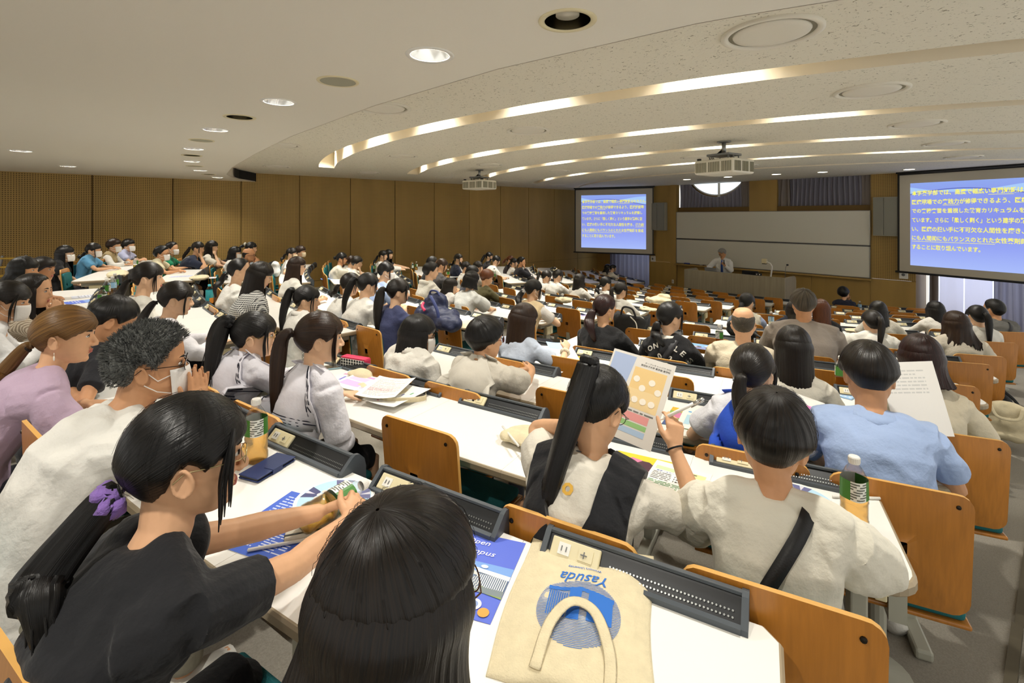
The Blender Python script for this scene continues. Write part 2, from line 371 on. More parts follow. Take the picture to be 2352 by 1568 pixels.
a=MB(); a.lathe([(.262,.0),(.262,-.012),(.245,-.018),(.225,-.012),(.222,-.001)],44,cap=False); dring=a.mesh('outer_ring',mat('diffuser_white','e4dfd0',.6),True)
a=MB(); a.lathe([(.0005,-.016),(.15,-.016),(.195,-.012),(.2,-.004),(.198,0)],44,cap=False); ddisc=a.mesh('disc',MATS['diffuser_white'],True)
a=MB(); a.lathe([(.19,-.003),(.226,-.003)],44,cap=False); dgap=a.mesh('shadow_gap',mat('diffuser_gap','7d7866',.8))
DIF=[(-1.06,4.84),(-1.11,6.97),(-1.14,9.15),(-1.19,11.46),(-1.1,2.9),(-4.27,3.97),(-4.32,6.01),(-4.28,8.0),(-4.29,2.1),(-7.5,4.02),(-7.61,6.02),(-7.59,8.01),(-7.57,10.0),(-7.51,2.08),(-10.77,2.89),(-10.85,4.93),(-10.84,7.06),(-10.9,9.2),(-10.95,11.48),(-4.3,10.0)]
COLN={-1:'column over the right aisle',-4:'column left of the near projector',-7:'column right of the far projector',-10:'column along the oak wall'}
cnt={}
for x,y in sorted(DIF,key=lambda p:p[1]):
    key=-1 if x>-2 else -4 if x>-5 else -7 if x>-8 else -10; cnt[key]=cnt.get(key,0)+1
    t=thing('ceiling_diffuser',f'round air diffuser, {ORD(cnt[key])} from the ceiling step, {COLN[key]}','air diffuser',(x,y,ZC),group='round ceiling diffusers')
    inst('outer_ring',dring,t); inst('disc',ddisc,t); inst('shadow_gap',dgap,t)
# ---------------------------------------------------------------- curtains
M_CURT=mat('lavender_drape','9a98a6',.9,bump=(40,.1)); M_CURTD=mat('taupe_drape','867d78',.9); M_SHEER=mat('pale_drape','c9c7d6',.9,trans=.0)
def curtain(name,label,x0,x1,y,z0,z1,m,waves,amp,ztop=None,seed=0):
    n=int(waves*14); rr=random.Random(seed); ph=[rr.uniform(-.6,.6) for _ in range(40)]
    pts=[]; nz_=7
    for i in range(n+1):
        u=i/n; x=x0+(x1-x0)*u; w=math.sin(2*math.pi*waves*u+ph[int(u*waves)%40]*.8)
        w=math.copysign(abs(w)**.7,w)
        zt=ztop(x) if ztop else z1
        for j in range(nz_):
            v=j/(nz_-1); pts.append((x+.015*math.sin(6*u+3*v),y+amp*w*(.75+.25*v)+.006*math.sin(9*u+4*v),zt+(z0-zt)*v))
    mb=MB(); mb.grid(pts,n+1,nz_); 
    t=thing(name,label,'curtain'); mb.obj('cloth',m,t,True)
    o=MB(); o.tube([(x0,y,(ztop(x0) if ztop else z1)-.005),(x1,y,(ztop(x1) if ztop else z1)-.005)] if not ztop else [(x0+(x1-x0)*i/20,y,ztop(x0+(x1-x0)*i/20)-.005) for i in range(21)],.012,8); o.obj('heading_tape',m,t,True)
    return t
curtain('curtain','lavender grey floor-length curtain below the left projection screen',-11.75,-9.52,15.3,.05,2.6,M_CURT,11,.06,seed=1)
curtain('curtain','gathered grey curtain hanging from the arched edge of the round window',-8.42,-6.40,FY+.12,2.87,3.7,M_CURT,17,.035,ztop=lambda x:min(3.78,4.36-math.sqrt(max(.0,1.05**2-min(1.05,abs(x+7.2))**2))) ,seed=2)
curtain('curtain','narrow taupe side curtain between the round window and the oak panel',-6.42,-6.15,FY+.1,2.87,3.78,M_CURTD,2,.02,seed=3)
curtain('curtain','narrow taupe curtain at the left edge of the high window above the whiteboard',-5.38,-5.08,FY+.1,2.87,3.78,M_CURTD,2,.03,seed=4)
curtain('curtain','pleated grey lavender curtain in the high window above the right end of the whiteboard',-5.08,-3.42,FY+.12,2.87,3.78,M_CURT,15,.04,seed=5)
curtain('curtain','narrow taupe curtain at the right edge of the high window above the whiteboard',-3.42,-3.22,FY+.1,2.87,3.78,M_CURTD,1,.02,seed=6)
PALE=mat('pale_blind','d5d3e4',.9,emit='cfd2ee',estr=.22)
def translucent(m,f):
    nt,N,L,b=nodes_of(m); t=N('ShaderNodeBsdfTranslucent'); t.inputs[0].default_value=b.inputs['Base Color'].default_value; mx=N('ShaderNodeMixShader'); mx.inputs[0].default_value=f; L(b.outputs[0],mx.inputs[1]); L(t.outputs[0],mx.inputs[2]); L(mx.outputs[0],nt.nodes['Material Output'].inputs[0]); return m
translucent(mat('pale_drape2','e6e3f0',.9),.55); translucent(M_CURT,.3)
xs_=[(-2.02,-1.60),(-1.58,-1.12),(-.62,-.42),(-.36,.6)]
names=['pale window drape below the right screen, nearest the oak pier','pale drape below the right screen, second from the oak pier','narrow pale window drape behind the man in the striped shirt','wide pale window drape at the right edge behind the striped shirt man']
curtain('curtain','dark taupe drape at the doorway edge below the right screen',-2.2,-2.03,15.25,.05,2.6,M_CURTD,1,.03,seed=7)
for (a,bx),nm in zip(xs_,names): curtain('window_drape',nm,a,bx,15.3,.12,2.6,mat('pale_drape2','d3d0e0',.9),1.5,.012,seed=int(a*10)+30)
curtain('curtain','folded grey lavender drape between the pale window drapes under the right screen',-1.1,-.62,15.3,.1,2.6,M_CURT,3,.05,seed=8)
curtain('curtain','thin taupe drape edge between the pale drapes below the right screen',-.44,-.34,15.28,.1,2.6,M_CURTD,1,.02,seed=9)
# ---------------------------------------------------------------- whiteboards, speakers, lectern wall
for z0,z1,lb in ((1.99,2.86,'upper sliding panel of the wide whiteboard behind the lecturer'),(1.18,1.97,'lower sliding panel of the wide whiteboard behind the lecturer')):
    t=thing('whiteboard',lb,'whiteboard',(-5.825,FY-.03,0)); a=MB(); a.bbox((0,0,(z0+z1)/2),(5.25,.03,z1-z0),.003); a.obj('panel',M_BOARD,t)
    a=MB(); a.box((0,-.004,z1-.008),(5.26,.04,.016)); a.box((0,-.004,z0+.008),(5.26,.04,.016)); a.box((-2.62,-.004,(z0+z1)/2),(.016,.04,z1-z0)); a.box((2.62,-.004,(z0+z1)/2),(.016,.04,z1-z0)); a.obj('frame',M_STEEL,t)
a=MB(); a.bbox((-5.825,FY-.08,1.15),(5.3,.12,.04),.006); a.box((-5.825,FY-.03,1.978),(5.25,.02,.02),1); struct(a.obj('trim_2',[M_OAK,M_DARK]))
def marker_pen(x,c,lb):
    t=thing('marker_pen',lb,'marker',(x,FY-.09,1.18),(0,R_(90),0)); a=MB(); a.tube([(0,0,-.06),(0,0,.03)],.009,10); a.obj('barrel',M_WHITEP,t,True); a=MB(); a.tube([(0,0,.03),(0,0,.075)],.0095,10); a.obj('cap',mat('marker_'+c,c,.4),t,True)
marker_pen(-7.55,'202020','black marker pen on the whiteboard ledge, nearest the blue eraser'); marker_pen(-7.35,'23408f','blue marker pen on the whiteboard ledge'); marker_pen(-7.1,'b02a2a','red marker pen on the whiteboard ledge beside the lecturer')
t=thing('board_eraser','blue whiteboard eraser lying on the ledge left of the lecturer','eraser',(-8.05,FY-.09,1.17)); a=MB(); a.bbox((0,0,.03),(.17,.06,.03),.006); a.obj('grip',mat('eraser_blue','2d3f8f',.5),t); a=MB(); a.bbox((0,0,.008),(.17,.06,.016),.003); a.obj('felt',mat('eraser_felt','1c1f3d',.95),t)
for x,lb in ((-9.05,'pale grey wall loudspeaker beside the left projection screen'),(-2.87,'pale grey wall loudspeaker beside the right projection screen')):
    t=thing('wall_speaker',lb,'loudspeaker',(x,FY-.1,2.71)); a=MB(); a.bbox((0,.02,0),(.5,.17,.94),.008); a.obj('cabinet',mat('speaker_grey','a39f90',.6),t); a=MB(); a.bbox((-.14,-.075,0),(.2,.03,.9),.004); a.bbox((.105,-.075,0),(.27,.03,.9),.004); a.obj('grille',mat('speaker_cloth','8e8c80',.85,bump=(700,.5)),t)
for x,z,lb in ((-9.33,1.26,'small ivory wall control box below the left screen corner'),(-2.55,1.33,'small ivory wall control box below the right screen corner')):
    t=thing('control_box',lb,'wall control',(x,FY-.03,z)); a=MB(); a.bbox((0,0,0),(.16,.07,.19),.006); a.obj('housing',M_WHITEP,t); a=MB(); a.lathe([(.035,-.001),(.03,.006),(.0005,.006)],20,M=Matrix.Rotation(R_(90),4,'X'),c=(0,-.036,.0),cap=False); a.obj('dial',M_GREYP,t,True)
t=thing('wall_outlet','small white wall outlet low on the oak pilaster left of the lectern','outlet',(-8.57,FY-.055,.56)); a=MB(); a.bbox((0,0,0),(.07,.012,.12),.003); a.obj('plate',M_WHITEP,t); a=MB(); a.box((0,-.007,.02),(.03,.003,.025)); a.box((0,-.007,-.02),(.03,.003,.025)); a.obj('socket',M_GREYP,t)
# ---------------------------------------------------------------- projection screens with the projected slide
LINES=['本学薬学部では、高度で幅広い専門知識はもちろん、','医療現場での実践力が修得できるよう、医療施設等','での実務実習を重視した教育カリキュラムを展開し','ています。さらに「柔しく剛く」という建学の精神に従','い、医療の担い手に不可欠な人間性を磨き、能力的','にも人間的にもバランスのとれた女性薬剤師を育成','することに取り組んでいます。']
items={f'l{i}':(s,0,.022) for i,s in enumerate(LINES)}
items.update(open_=('Open',.22,0),campus=('Campus',.22,0),date=('8/23·24',.1,.005),ywu=("YASUDA WOMEN'S UNIVERSITY",0,0),yasuda=('Yasuda',.35,.006),women=("Women's University",0,.01),n110=('110',.15,0),yaku=('薬学科',0,.02),oc=('オープンキャンパス 2025',0,0),oc2=('安田女子大学 薬学部 薬学科',0,.01),
  los=('LOS ANGELES',0,.02),bloom=('blo',0,.02),bloom2=('om',0,.02),tea=('緑茶',0,.02),p164=('164',0,.02),p0=('0円',0,.02),p80=('80万円',0,.02),head1=('薬学パスポートを活用しましょう',0,.0),suis=('推薦',0,.02),plugE=('E',0,0),y150=('第150回',0,.02))
items.update({'ch_'+c:(c,0,.03) for c in 'JONLES0blo'})
prepare_text(items)
M_SCR=mat('screen_matte','c6bfae',.9); M_SLTXT=mat('slide_text','e8e45a',.9,emit='f0ea62',estr=.85)
def slide_mat():
    m=mat('slide_glow','000000',.9); nt,N,L,b=nodes_of(m)
    tc=N('ShaderNodeTexCoord'); sp=N('ShaderNodeSeparateXYZ'); L(tc.outputs['Object'],sp.inputs[0])
    cr=N('ShaderNodeValToRGB'); mr=N('ShaderNodeMapRange'); mr.inputs[1].default_value=1.59; mr.inputs[2].default_value=3.48; L(sp.outputs['Z'],mr.inputs[0]); L(mr.outputs[0],cr.inputs[0])
    E=cr.color_ramp.elements; E[0].position=0; E[0].color=(*lin('a8bcfa'),1); E[1].position=1; E[1].color=(*lin('8fa8ee'),1)
    for p,c in ((.25,'94a4f4'),(.55,'8591ea'),(.85,'8a9bec')): e=E.new(p); e.color=(*lin(c),1)
    L(cr.outputs[0],b.inputs['Emission Color']); b.inputs['Emission Strength'].default_value=1.0; b.inputs['Base Color'].default_value=(.02,.02,.02,1); return m
M_SLIDE=slide_mat(); M_SWOOSH=mat('slide_swoosh','000000',.9,emit='a8cbfa',estr=1.0); M_SWOOSH2=mat('slide_swoosh_dark','000000',.9,emit='6672c4',estr=1.0)
def screen(label,base,th,rev):
    t=thing('projection_screen',label,'projection screen',(base[0],base[1],0),(0,0,R_(th)))
    s=-1 if rev else 1; w=2.822; x0=-w if rev else 0
    a=MB(); a.box((x0+w/2,.01,2.55),(w,.012,2.31),0); a.obj('screen_cloth',M_SCR,t)
    a=MB(); a.box((x0+.017,.0,2.55),(.034,.02,2.31)); a.box((x0+w-.017,.0,2.55),(.034,.02,2.31)); a.box((x0+w/2,.0,3.69),(w,.02,.035)); a.tube([(x0-.04,0,1.41),(x0+w+.04,0,1.41)],.024,10); a.obj('black_border',M_BLACK,t)
    a=MB(); a.bbox((x0+w/2,.02,3.74),(w+.06,.1,.06),.01); a.obj('housing',M_BLACK,t)
    a=MB(); a.box((x0+w/2,.002,2.53),(2.32,.002,1.89),0); a.obj('projected_slide',M_SLIDE,t)
    sx=x0+.25; a=MB()
    up=[];lo=[]
    for i in range(25):
        u=i/24; xx=sx+2.32*u; up.append((xx,-.0005,3.33+.10*math.sin(u*5.2+2.6)*(1-u*.3))); lo.append((xx,-.0005,3.19+.13*math.sin(u*3.6+.2)))
    a.add(up+lo,[(i,i+1,26+i,25+i) for i in range(24)],0)
    up=[(x_,y_-.0003,z_+.012) for x_,y_,z_ in lo]; lo2=[(x_,y_-.0003,z_-.012) for x_,y_,z_ in lo]; a.add(up+lo2,[(i,i+1,26+i,25+i) for i in range(24)],1)
    a.obj('slide_wave',[M_SWOOSH,M_SWOOSH2],t)
    a=MB(); Mt=Matrix.Translation((0,-.003,0))@Matrix.Rotation(R_(90),4,'X')
    pitch=.2045; hh=.118
    widths=[2.29,2.21,2.16,2.16,2.21,2.20,1.21]
    for i in range(7): put_text(a,f'l{i}',0,sx+.035,3.185-i*pitch,width=widths[i],M=Mt,fit_h=hh)
    def ul(i,c0,c1,n): 
        cw=widths[i]/n; a.box((sx+.035+cw*(c0+c1)/2,-.003,3.165-i*pitch),(cw*(c1-c0),.001,.009))
    ul(0,14,18,24); ul(1,6,9,23); ul(4,20,23,23); ul(5,0,15,23)
    a.obj('slide_text',M_SLTXT,t)
    return t
screen('projection screen with blue Japanese slide to the left of the whiteboard',(-9.23,14.4),22,True)
screen('large projection screen with blue Japanese slide to the right of the whiteboard',(-2.63,14.36),-15.4,False)
# ---------------------------------------------------------------- ceiling projectors
def projector(label,loc,rz,drop):
    t=thing('ceiling_projector',label,'projector',loc,(0,0,rz))
    a=MB(); a.lathe([(.09,0),(.09,-.012),(.04,-.02)],24); a.tube([(0,0,-.01),(0,0,-drop)],.028,14); a.obj('mount_pole',M_STEEL,t,True)
    a=MB(); a.bbox((0,0,-drop-.03),(.34,.3,.03),.004); 
    for sx in(-1,1):
        for sy in(-1,1): a.tube([(sx*.14,sy*.12,-drop-.04),(sx*.14,sy*.12,-drop-.10)],.008,8)
    a.obj('mount_bracket',M_GREYP,t)
    a=MB()
    for q in range(3): a.tube([(-.16,.05*q-.05,-drop-.1),(-.2,.04*q-.05,-drop-.03),(-.1,.03*q,-drop-.0),(-.03,.02,-drop+.06)],.009,8)
    a.obj('cable',M_BLACK,t,True)
    z=-drop-.2
    a=MB(); a.bbox((0,0,z),(.60,.50,.20),.03); a.obj('body',mat('projector_white','e2ded0',.45),t)
    a=MB()
    for i in range(22):
        if i%8!=7: a.box((-.262+.025*i,-.252,z-.005),(.014,.006,.135))
    for i in range(18):
        if i%7!=6: a.box((.302,-.215+.025*i,z-.005),(.006,.014,.135)); a.box((-.302,-.215+.025*i,z-.005),(.006,.014,.135))
    a.obj('vent_grille',mat('grille_dark','75725f',.7),t)
    a=MB(); a.lathe([(.06,0),(.06,.05),(.045,.05)],24,M=Matrix.Rotation(R_(-90),4,'X'),c=(.1,.25,z)); a.obj('lens',M_BLACK,t,True)
    a=MB(); a.box((-.25,-.2,z+.115),(.04,.04,.03)); a.box((.25,-.2,z+.115),(.04,.04,.03)); a.obj('corner_cap',M_BLACK,t)
projector('near white ceiling projector hanging in front of the round window',(-3.13,6.62,ZC),R_(-8),.16)
projector('far white ceiling projector hanging in front of the perforated left wall',(-8.61,6.52,ZC),R_(12),.14)
# ---------------------------------------------------------------- lectern with its equipment
M_LAM=mat('grey_oak_laminate','a39a86',.45,var=.12,vscale=2.5,vstretch=(8,8,.5))
t=thing('lectern','long grey wood-grain lectern in front of the whiteboard','lectern',(-5.83,13.1,0))
TOP=1.21
a=MB(); P=ngon_round(2.66,.06,.02,4); a.prism([(x,y-.36) for x,y in P],0.0,TOP); a.obj('front_panel',M_LAM,t)
for sx in(-1,1):
    a=MB(); pr=[(-.36,0),(-.36,TOP),(.24,TOP),(.32,TOP-.05),(.34,TOP-.14),(.34,0)]; n=len(pr); x0=sx*1.33; th=.05
    vs=[(x0-th*sx,y,z) for y,z in pr]+[(x0,y,z) for y,z in pr]; a.add(vs,[tuple(range(n)),tuple(range(2*n-1,n-1,-1))]+[(i,(i+1)%n,n+(i+1)%n,n+i) for i in range(n)]); a.obj('side_panel',M_LAM,t,weld=True)
a=MB(); a.bbox((0,.0,TOP-.16),(2.56,.66,.03),.004); a.obj('worktop',M_LAM,t)
t=thing('document_camera','cream document camera with bent arm on the lectern','document camera',(-4.98,13.02,TOP-.145))
a=MB(); a.bbox((0,0,.02),(.3,.24,.04),.01); a.obj('base',M_WHITEP,t)
a=MB(); a.tube([(.02,0,.03),(.05,0,.25),(.06,0,.38),(.02,0,.45),(-.08,0,.49)],[.02,.018,.018,.016,.015],12); a.obj('arm',M_WHITEP,t,True)
a=MB(); a.bbox((-.12,0,.5),(.12,.1,.12),.012); a.obj('camera_head',M_IVORY,t); a=MB(); a.bbox((-.12,0,.435),(.1,.08,.02),.004); a.obj('lens',M_BLACK,t)
t=thing('gooseneck_microphone','black gooseneck microphone standing at the right end of the lectern','microphone',(-4.62,13.05,TOP-.145)); a=MB(); a.lathe([(.06,0),(.06,.02),(.02,.03)],20); a.obj('base',M_BLACK,t,True); a=MB(); a.tube([(0,0,.02),(0,0,.28),(.01,0,.38),(.04,0,.43)],.007,8); a.obj('neck',M_STEEL,t,True); a=MB(); a.ell((.05,0,.44),(.03,.022,.022)); a.obj('capsule',M_BLACK,t,True)
t=thing('laptop','grey laptop open on the lectern in front of the lecturer','laptop',(-6.55,13.2,TOP-.145),(0,0,R_(180))); a=MB(); a.bbox((0,0,.01),(.34,.24,.02),.004); a.obj('keyboard_deck',M_GREYP,t); a=MB(); a.bbox((0,.14,.11),(.34,.012,.22),.004,M=Matrix.Rotation(R_(-15),4,'X')); a.obj('display',mat('laptop_grey','8b8d8f',.4),t)
t=thing('outlet_box','black power outlet box on the lectern edge below the document camera','outlet',(-5.15,12.78,TOP+.0)); a=MB(); a.bbox((0,0,.03),(.15,.05,.06),.006); a.obj('housing',M_BLACK,t); a=MB(); a.box((-.035,-.027,.03),(.03,.004,.025)); a.box((.035,-.027,.03),(.03,.004,.025)); a.obj('socket',M_WHITEP,t)
t=thing('office_chair','black office chair standing behind the lectern','chair',(-5.95,14.0,0)); a=MB(); a.bbox((0,.2,.85),(.46,.07,.62),.03); a.obj('backrest',mat('black_fabric','17171a',.85),t); a=MB(); a.bbox((0,-.02,.47),(.48,.46,.09),.03); a.obj('seat',MATS['black_fabric'],t); a=MB(); a.tube([(0,0,.08),(0,0,.44)],.03,12); a.box((0,.22,.6),(.06,.03,.3)); a.obj('gas_post',M_GREYP,t)
for i in range(5):
    a=MB(); c,s=math.cos(i*1.2566),math.sin(i*1.2566); a.tube([(0,0,.1),(.28*c,.28*s,.06)],.02,8); a.ell((.28*c,.28*s,.03),(.03,.03,.03),10,6); a.obj('leg',M_BLACK,t,True)

# ---------------------------------------------------------------- lecture desks and chairs
M_TOP=mat('desk_laminate','f1efe9',.32,spec=.45); M_EDGE=mat('desk_edge','a2937a',.45); M_TRO=mat('trough_black','14171b',.42); M_TROF=mat('trough_frame','4a5056',.4)
M_LEG=mat('desk_leg_grey','b4b3a4',.45); M_TRAY=mat('tray_dark','3b3a36',.6)
M_PLY=mat('beech_plywood','b5762c',.32,var=.14,vscale=3,vstretch=(30,30,1.2),coat=.15); M_PLYE=mat('plywood_edge','d7a457',.5); M_TEAL=mat('teal_upholstery','1f6c70',.9,bump=(300,.3)); M_SCREW=mat('dark_screw','3a3631',.4,metal=1)
nt,N,L,b=nodes_of(M_TRO)
# trough: local +x along the desk, +y away from the sitter, z above the desk top
def trough_meshes():
    l=.44; a=MB()
    prof=[(.014,.004),(.052,.038),(.060,.046),(.074,.043),(.092,.025),(.098,.0),(.098,-.06),(.085,-.06),(.085,.0),(.03,.0)]
    n=len(prof); vs=[(-l/2,y,z) for y,z in prof]+[(l/2,y,z) for y,z in prof]
    a.add(vs,[(i,(i+1)%n,n+(i+1)%n,n+i) for i in range(n)],0)
    body=a.mesh('trough_shell',[M_TRO],weld=True)
    a=MB()
    cap=[(0,0),(.003,.010),(.048,.047),(.060,.053),(.077,.049),(.097,.028),(.104,0),(.104,-.065),(.085,-.065),(.02,-.004)]
    n=len(cap)
    for s in(-1,1):
        x0=s*l/2; x1=s*(l/2+.014); vs=[(x0,y,z) for y,z in cap]+[(x1,y,z) for y,z in cap]
        a.add(vs,[tuple(range(n)),tuple(range(2*n-1,n-1,-1))]+[(i,(i+1)%n,n+(i+1)%n,n+i) for i in range(n)])
    a.box((0,.006,.006),(l,.014,.012)); a.box((0,.058,.048),(l,.012,.007))
    fr=a.mesh('trough_frame',[M_TROF],weld=True)
    S=Matrix.Rotation(math.atan2(.034,.038),4,'X')
    a=MB(); a.bbox((-.148,.031,.0255),(.125,.046,.010),.003,0,S)
    def sk(x,mi,w): a.box((x,.0275,.0295),(w,.026,.005),mi,S)
    sk(-.175,1,.03); sk(-.12,0,.036); 
    for dx in(-.006,.006): a.box((-.175+dx,.0258,.0312),(.002,.011,.005),2,S)
    for dx in(-.008,0): a.box((-.12+dx,.0258,.0312),(.008,.002,.005),2,S)
    a.box((-.124,.0258,.0312),(.002,.014,.005),2,S)
    pl=a.mesh('outlet_plate',[M_IVORY,M_WHITEP,M_GREYP])
    a=MB()
    for i in range(34):                                                   # punched ventilation holes along the slope
        for j in range(2): a.lathe([(.0005,.0022),(.0021,.0022)],6,0,S,(-.06+.008*i,.030+.009*(j-.9),.0215+.008*(j-.9)),cap=False)
    ho=a.mesh('vent_holes',[mat('punched_hole','8f9290',.35,metal=1)])
    return body,fr,pl,ho
TRO=trough_meshes()
def chair_meshes():
    r={}
    w,h=.385,.405; nx,nz=12,12; P=ngon_round(w,h,.045,4)
    def shape(x,z): return -.2-.10*(z-.47)*1.0+.045*(x/.2)**2*.6-.012*math.cos((z-.66)*7)
    def sheet(P,th,zc,mi0,mi1,off=0):
        a=MB(); n=len(P); F=[Vector((x,shape(x,z+zc)+off,z+zc)) for x,z in P]; B=[p+Vector((0,-th,0)) for p in F]
        # filled with rings shrinking to the centre so the sheet can curve
        rings=[1,.8,.55,.3,.1]
        for side,o,rev in ((0,0,False),(1,-th,True)):
            base=len(a.v)
            vs=[]
            for k in rings:
                for x,z in P: vs.append((x*k,shape(x*k,z*k+zc)+off+o,z*k+zc))
            fs=[]
            for i in range(len(rings)-1):
                for j in range(n):
                    q=(i*n+j,i*n+(j+1)%n,(i+1)*n+(j+1)%n,(i+1)*n+j); fs.append(q if rev else q[::-1])
            c=tuple(range((len(rings)-1)*n,len(rings)*n)); fs.append(c if not rev else c[::-1])
            a.add(vs,fs,mi0)
        a.add(list(F)+list(B),[(i,(i+1)%n,n+(i+1)%n,n+i) for i in range(n)],mi1)
        return a
    r['back']=sheet(P,.013,.665,0,1).mesh('backrest',[M_PLY,M_PLYE],True,weld=False)
    r['bcush']=sheet(ngon_round(w-.05,h-.09,.04,4),.03,.655,0,0,.031).mesh('back_cushion',M_TEAL,True)
    a=MB()
    for x,z in ((-.15,.83),(.15,.83),(0,.60)): a.lathe([(.0005,.004),(.006,.003),(.007,0)],10,M=Matrix.Rotation(R_(90),4,'X'),c=(x,shape(x,z)-.0135,z),cap=False)
    r['screw']=a.mesh('screws',M_SCREW)
    a=MB(); a.bbox((0,.02,.425),(.40,.42,.016),.006); r['seat']=a.mesh('seat',M_PLY)
    a=MB(); a.bbox((0,.02,.452),(.38,.40,.04),.016); r['scush']=a.mesh('seat_cushion',M_TEAL,True)
    a=MB(); a.tube([(0,.05,.0),(0,.05,.42)],.028,12); a.box((0,-.1,.41),(.05,.24,.02)); a.box((0,-.215,.5),(.05,.016,.2)); a.lathe([(.11,0),(.11,.012),(.03,.03)],20,c=(0,.05,0)); r['post']=a.mesh('post',M_LEG)
    return r
CHM=chair_meshes()
BLK={'R':('right block',5),'C':('middle block',6),'L':('wall-side block',6)}
def block_angles(k,b):
    if b=='R':
        xr=-.28-.025*(k-4) if k<=9 else -.42-.28*(k-9); xl=-3.14; n=5
    elif b=='C': xl,xr,n=-7.58,-4.13,6
    else: xr,n=-8.52,6; xl=xr-3.4*math.cos(R_(18))
    a0,a1=ang(k,xl),ang(k,xr)
    if b=='R' and k>=10: n=max(3,min(5,round((a1-a0)*RR(k)/.57)))
    if b=='L' and k>=12: n=5; a0=a1-(a1-a0)*5/6
    return a0,a1,n
def on_row(k,th,d):      # point on row k at angle th, d metres in front of the rear desk edge
    R=RR(k); return (CX+(R-d)*math.sin(th), y0(k)+R-(R-d)*math.cos(th))
def seat_side(b,i,n): return f'{ORD(i+1)} seat from left' if b!='L' else f'{ORD(n-i)} seat from right'
SEATS=[]
DEPTH=.475
def build_desk(k,b):
    a0,a1,n=block_angles(k,b); z=zdesk(k); da=(a1-a0)/n; lab,_=BLK[b]
    cx,cy=on_row(k,(a0+a1)/2,.24)
    t=thing('lecture_desk',f'long white lecture desk in the {lab}, {ORD(15-k)} row from the front','desk',(cx,cy,zfl(k)),group='long lecture desks')
    off=Vector((-cx,-cy,-zfl(k)))
    for i in range(n):
        s0,s1=a0+da*i+(.0004/RR(k) if i else 0),a0+da*(i+1)-(.0004/RR(k) if i<n-1 else 0)
        def outline(ins):
            P=[]; R=RR(k); rc=.075
            def pt(th,d): return Vector((*on_row(k,th,d),0))
            e0=ins/R if i==0 else 0; e1=ins/R if i==n-1 else 0
            m=5; q=rc/R
            # rear edge from s0 to s1
            if i==0:
                for j in range(6): 
                    w=R_(90*j/5); P.append(pt(s0+e0+q*(1-math.sin(w)), ins+rc*(1-math.cos(w))))
                P=P[::-1]
                st=s0+e0+q
            else: P.append(pt(s0,ins)); st=s0
            en=s1-e1-q if i==n-1 else s1
            for j in range(1,m): P.append(pt(st+(en-st)*j/m,ins))
            if i==n-1:
                for j in range(6):
                    w=R_(90*j/5); P.append(pt(s1-e1-q*(1-math.sin(w)), ins+rc*(1-math.cos(w))))
            else: P.append(pt(s1,ins))
            if i==n-1: P.append(pt(s1-e1,DEPTH-.03)); P.append(pt(s1-e1-.03/R,DEPTH))
            else: P.append(pt(s1,DEPTH))
            for j in range(1,m): P.append(pt(s1-(s1-s0)*j/m,DEPTH))
            if i==0: P.append(pt(s0+e0+.03/R,DEPTH)); P.append(pt(s0+e0,DEPTH-.03))
            else: P.append(pt(s0,DEPTH))
            return P
        a=MB(); L4=[outline(.006),outline(0),outline(0),outline(.005),outline(.009)]; zz=[-.034,-.026,-.007,-.001,0]; m_=len(L4[0])
        vs=[p+Vector((0,0,z+dz))+off for P,dz in zip(L4,zz) for p in P]
        fs=[(r*m_+j,r*m_+(j+1)%m_,(r+1)*m_+(j+1)%m_,(r+1)*m_+j) for r in range(4) for j in range(m_)]
        a.add(vs,fs,1); a.add([vs[4*m_+j] for j in range(m_)],[tuple(range(m_))],0); a.add([vs[j] for j in range(m_)],[tuple(range(m_-1,-1,-1))],1)
        a.obj('tabletop_panel',[M_TOP,M_EDGE],t)
        th=(s0+s1)/2; px,py=on_row(k,th,DEPTH-.045)
        tr=inst('cable_trough',TRO[0],t,(px-cx,py-cy,z-zfl(k)),(0,0,th)); inst('trough_frame',TRO[1],tr); inst('outlet_plate',TRO[2],tr)
        if k<=4: inst('vent_holes',TRO[3],tr)
        SEATS.append((k,b,i,n,th))
    # legs
    nl=[a0+.10/RR(k)]+([(a0+a1)/2+(da/2 if n%2 else 0)])+[a1-.10/RR(k)]
    for th in nl:
        px,py=on_row(k,th,.27); a=MB(); Rz=Matrix.Rotation(th,4,'Z')
        a.bbox((0,0,.36),(.045,.085,.66),.006); a.bbox((0,-.02,.66),(.06,.30,.05),.006); a.bbox((0,-.02,.02),(.06,.40,.04),.01)
        a.obj('leg',M_LEG,t,loc=(px-cx,py-cy,0),rot=(0,0,th))
        if th is nl[0] or th is nl[-1]:
            s=1 if th is nl[-1] else -1
            a=MB(); a.bbox((s*.045,-.02,.60),(.03,.13,.10),.004); a.box((s*.062,-.055,.60),(.004,.045,.07)); a.box((s*.062,.015,.60),(.004,.045,.07)); a.obj('socket_box',M_IVORY,t,loc=(px-cx,py-cy,0),rot=(0,0,th))
    a=MB(); pts=[]
    for j in range(13):
        th=a0+.12/RR(k)+(a1-a0-.24/RR(k))*j/12
        for d,zz in ((.20,-.115),(.42,-.115),(.42,-.05)):
            px,py=on_row(k,th,d); pts.append((px-cx,py-cy,z-zfl(k)+zz))
    a.grid(pts,13,3); a.obj('under_shelf',M_TRAY,t)
    return t
for k in range(1,15):
    for b in 'RCL':
        if b=='L' and k<1: continue
        build_desk(k,b)
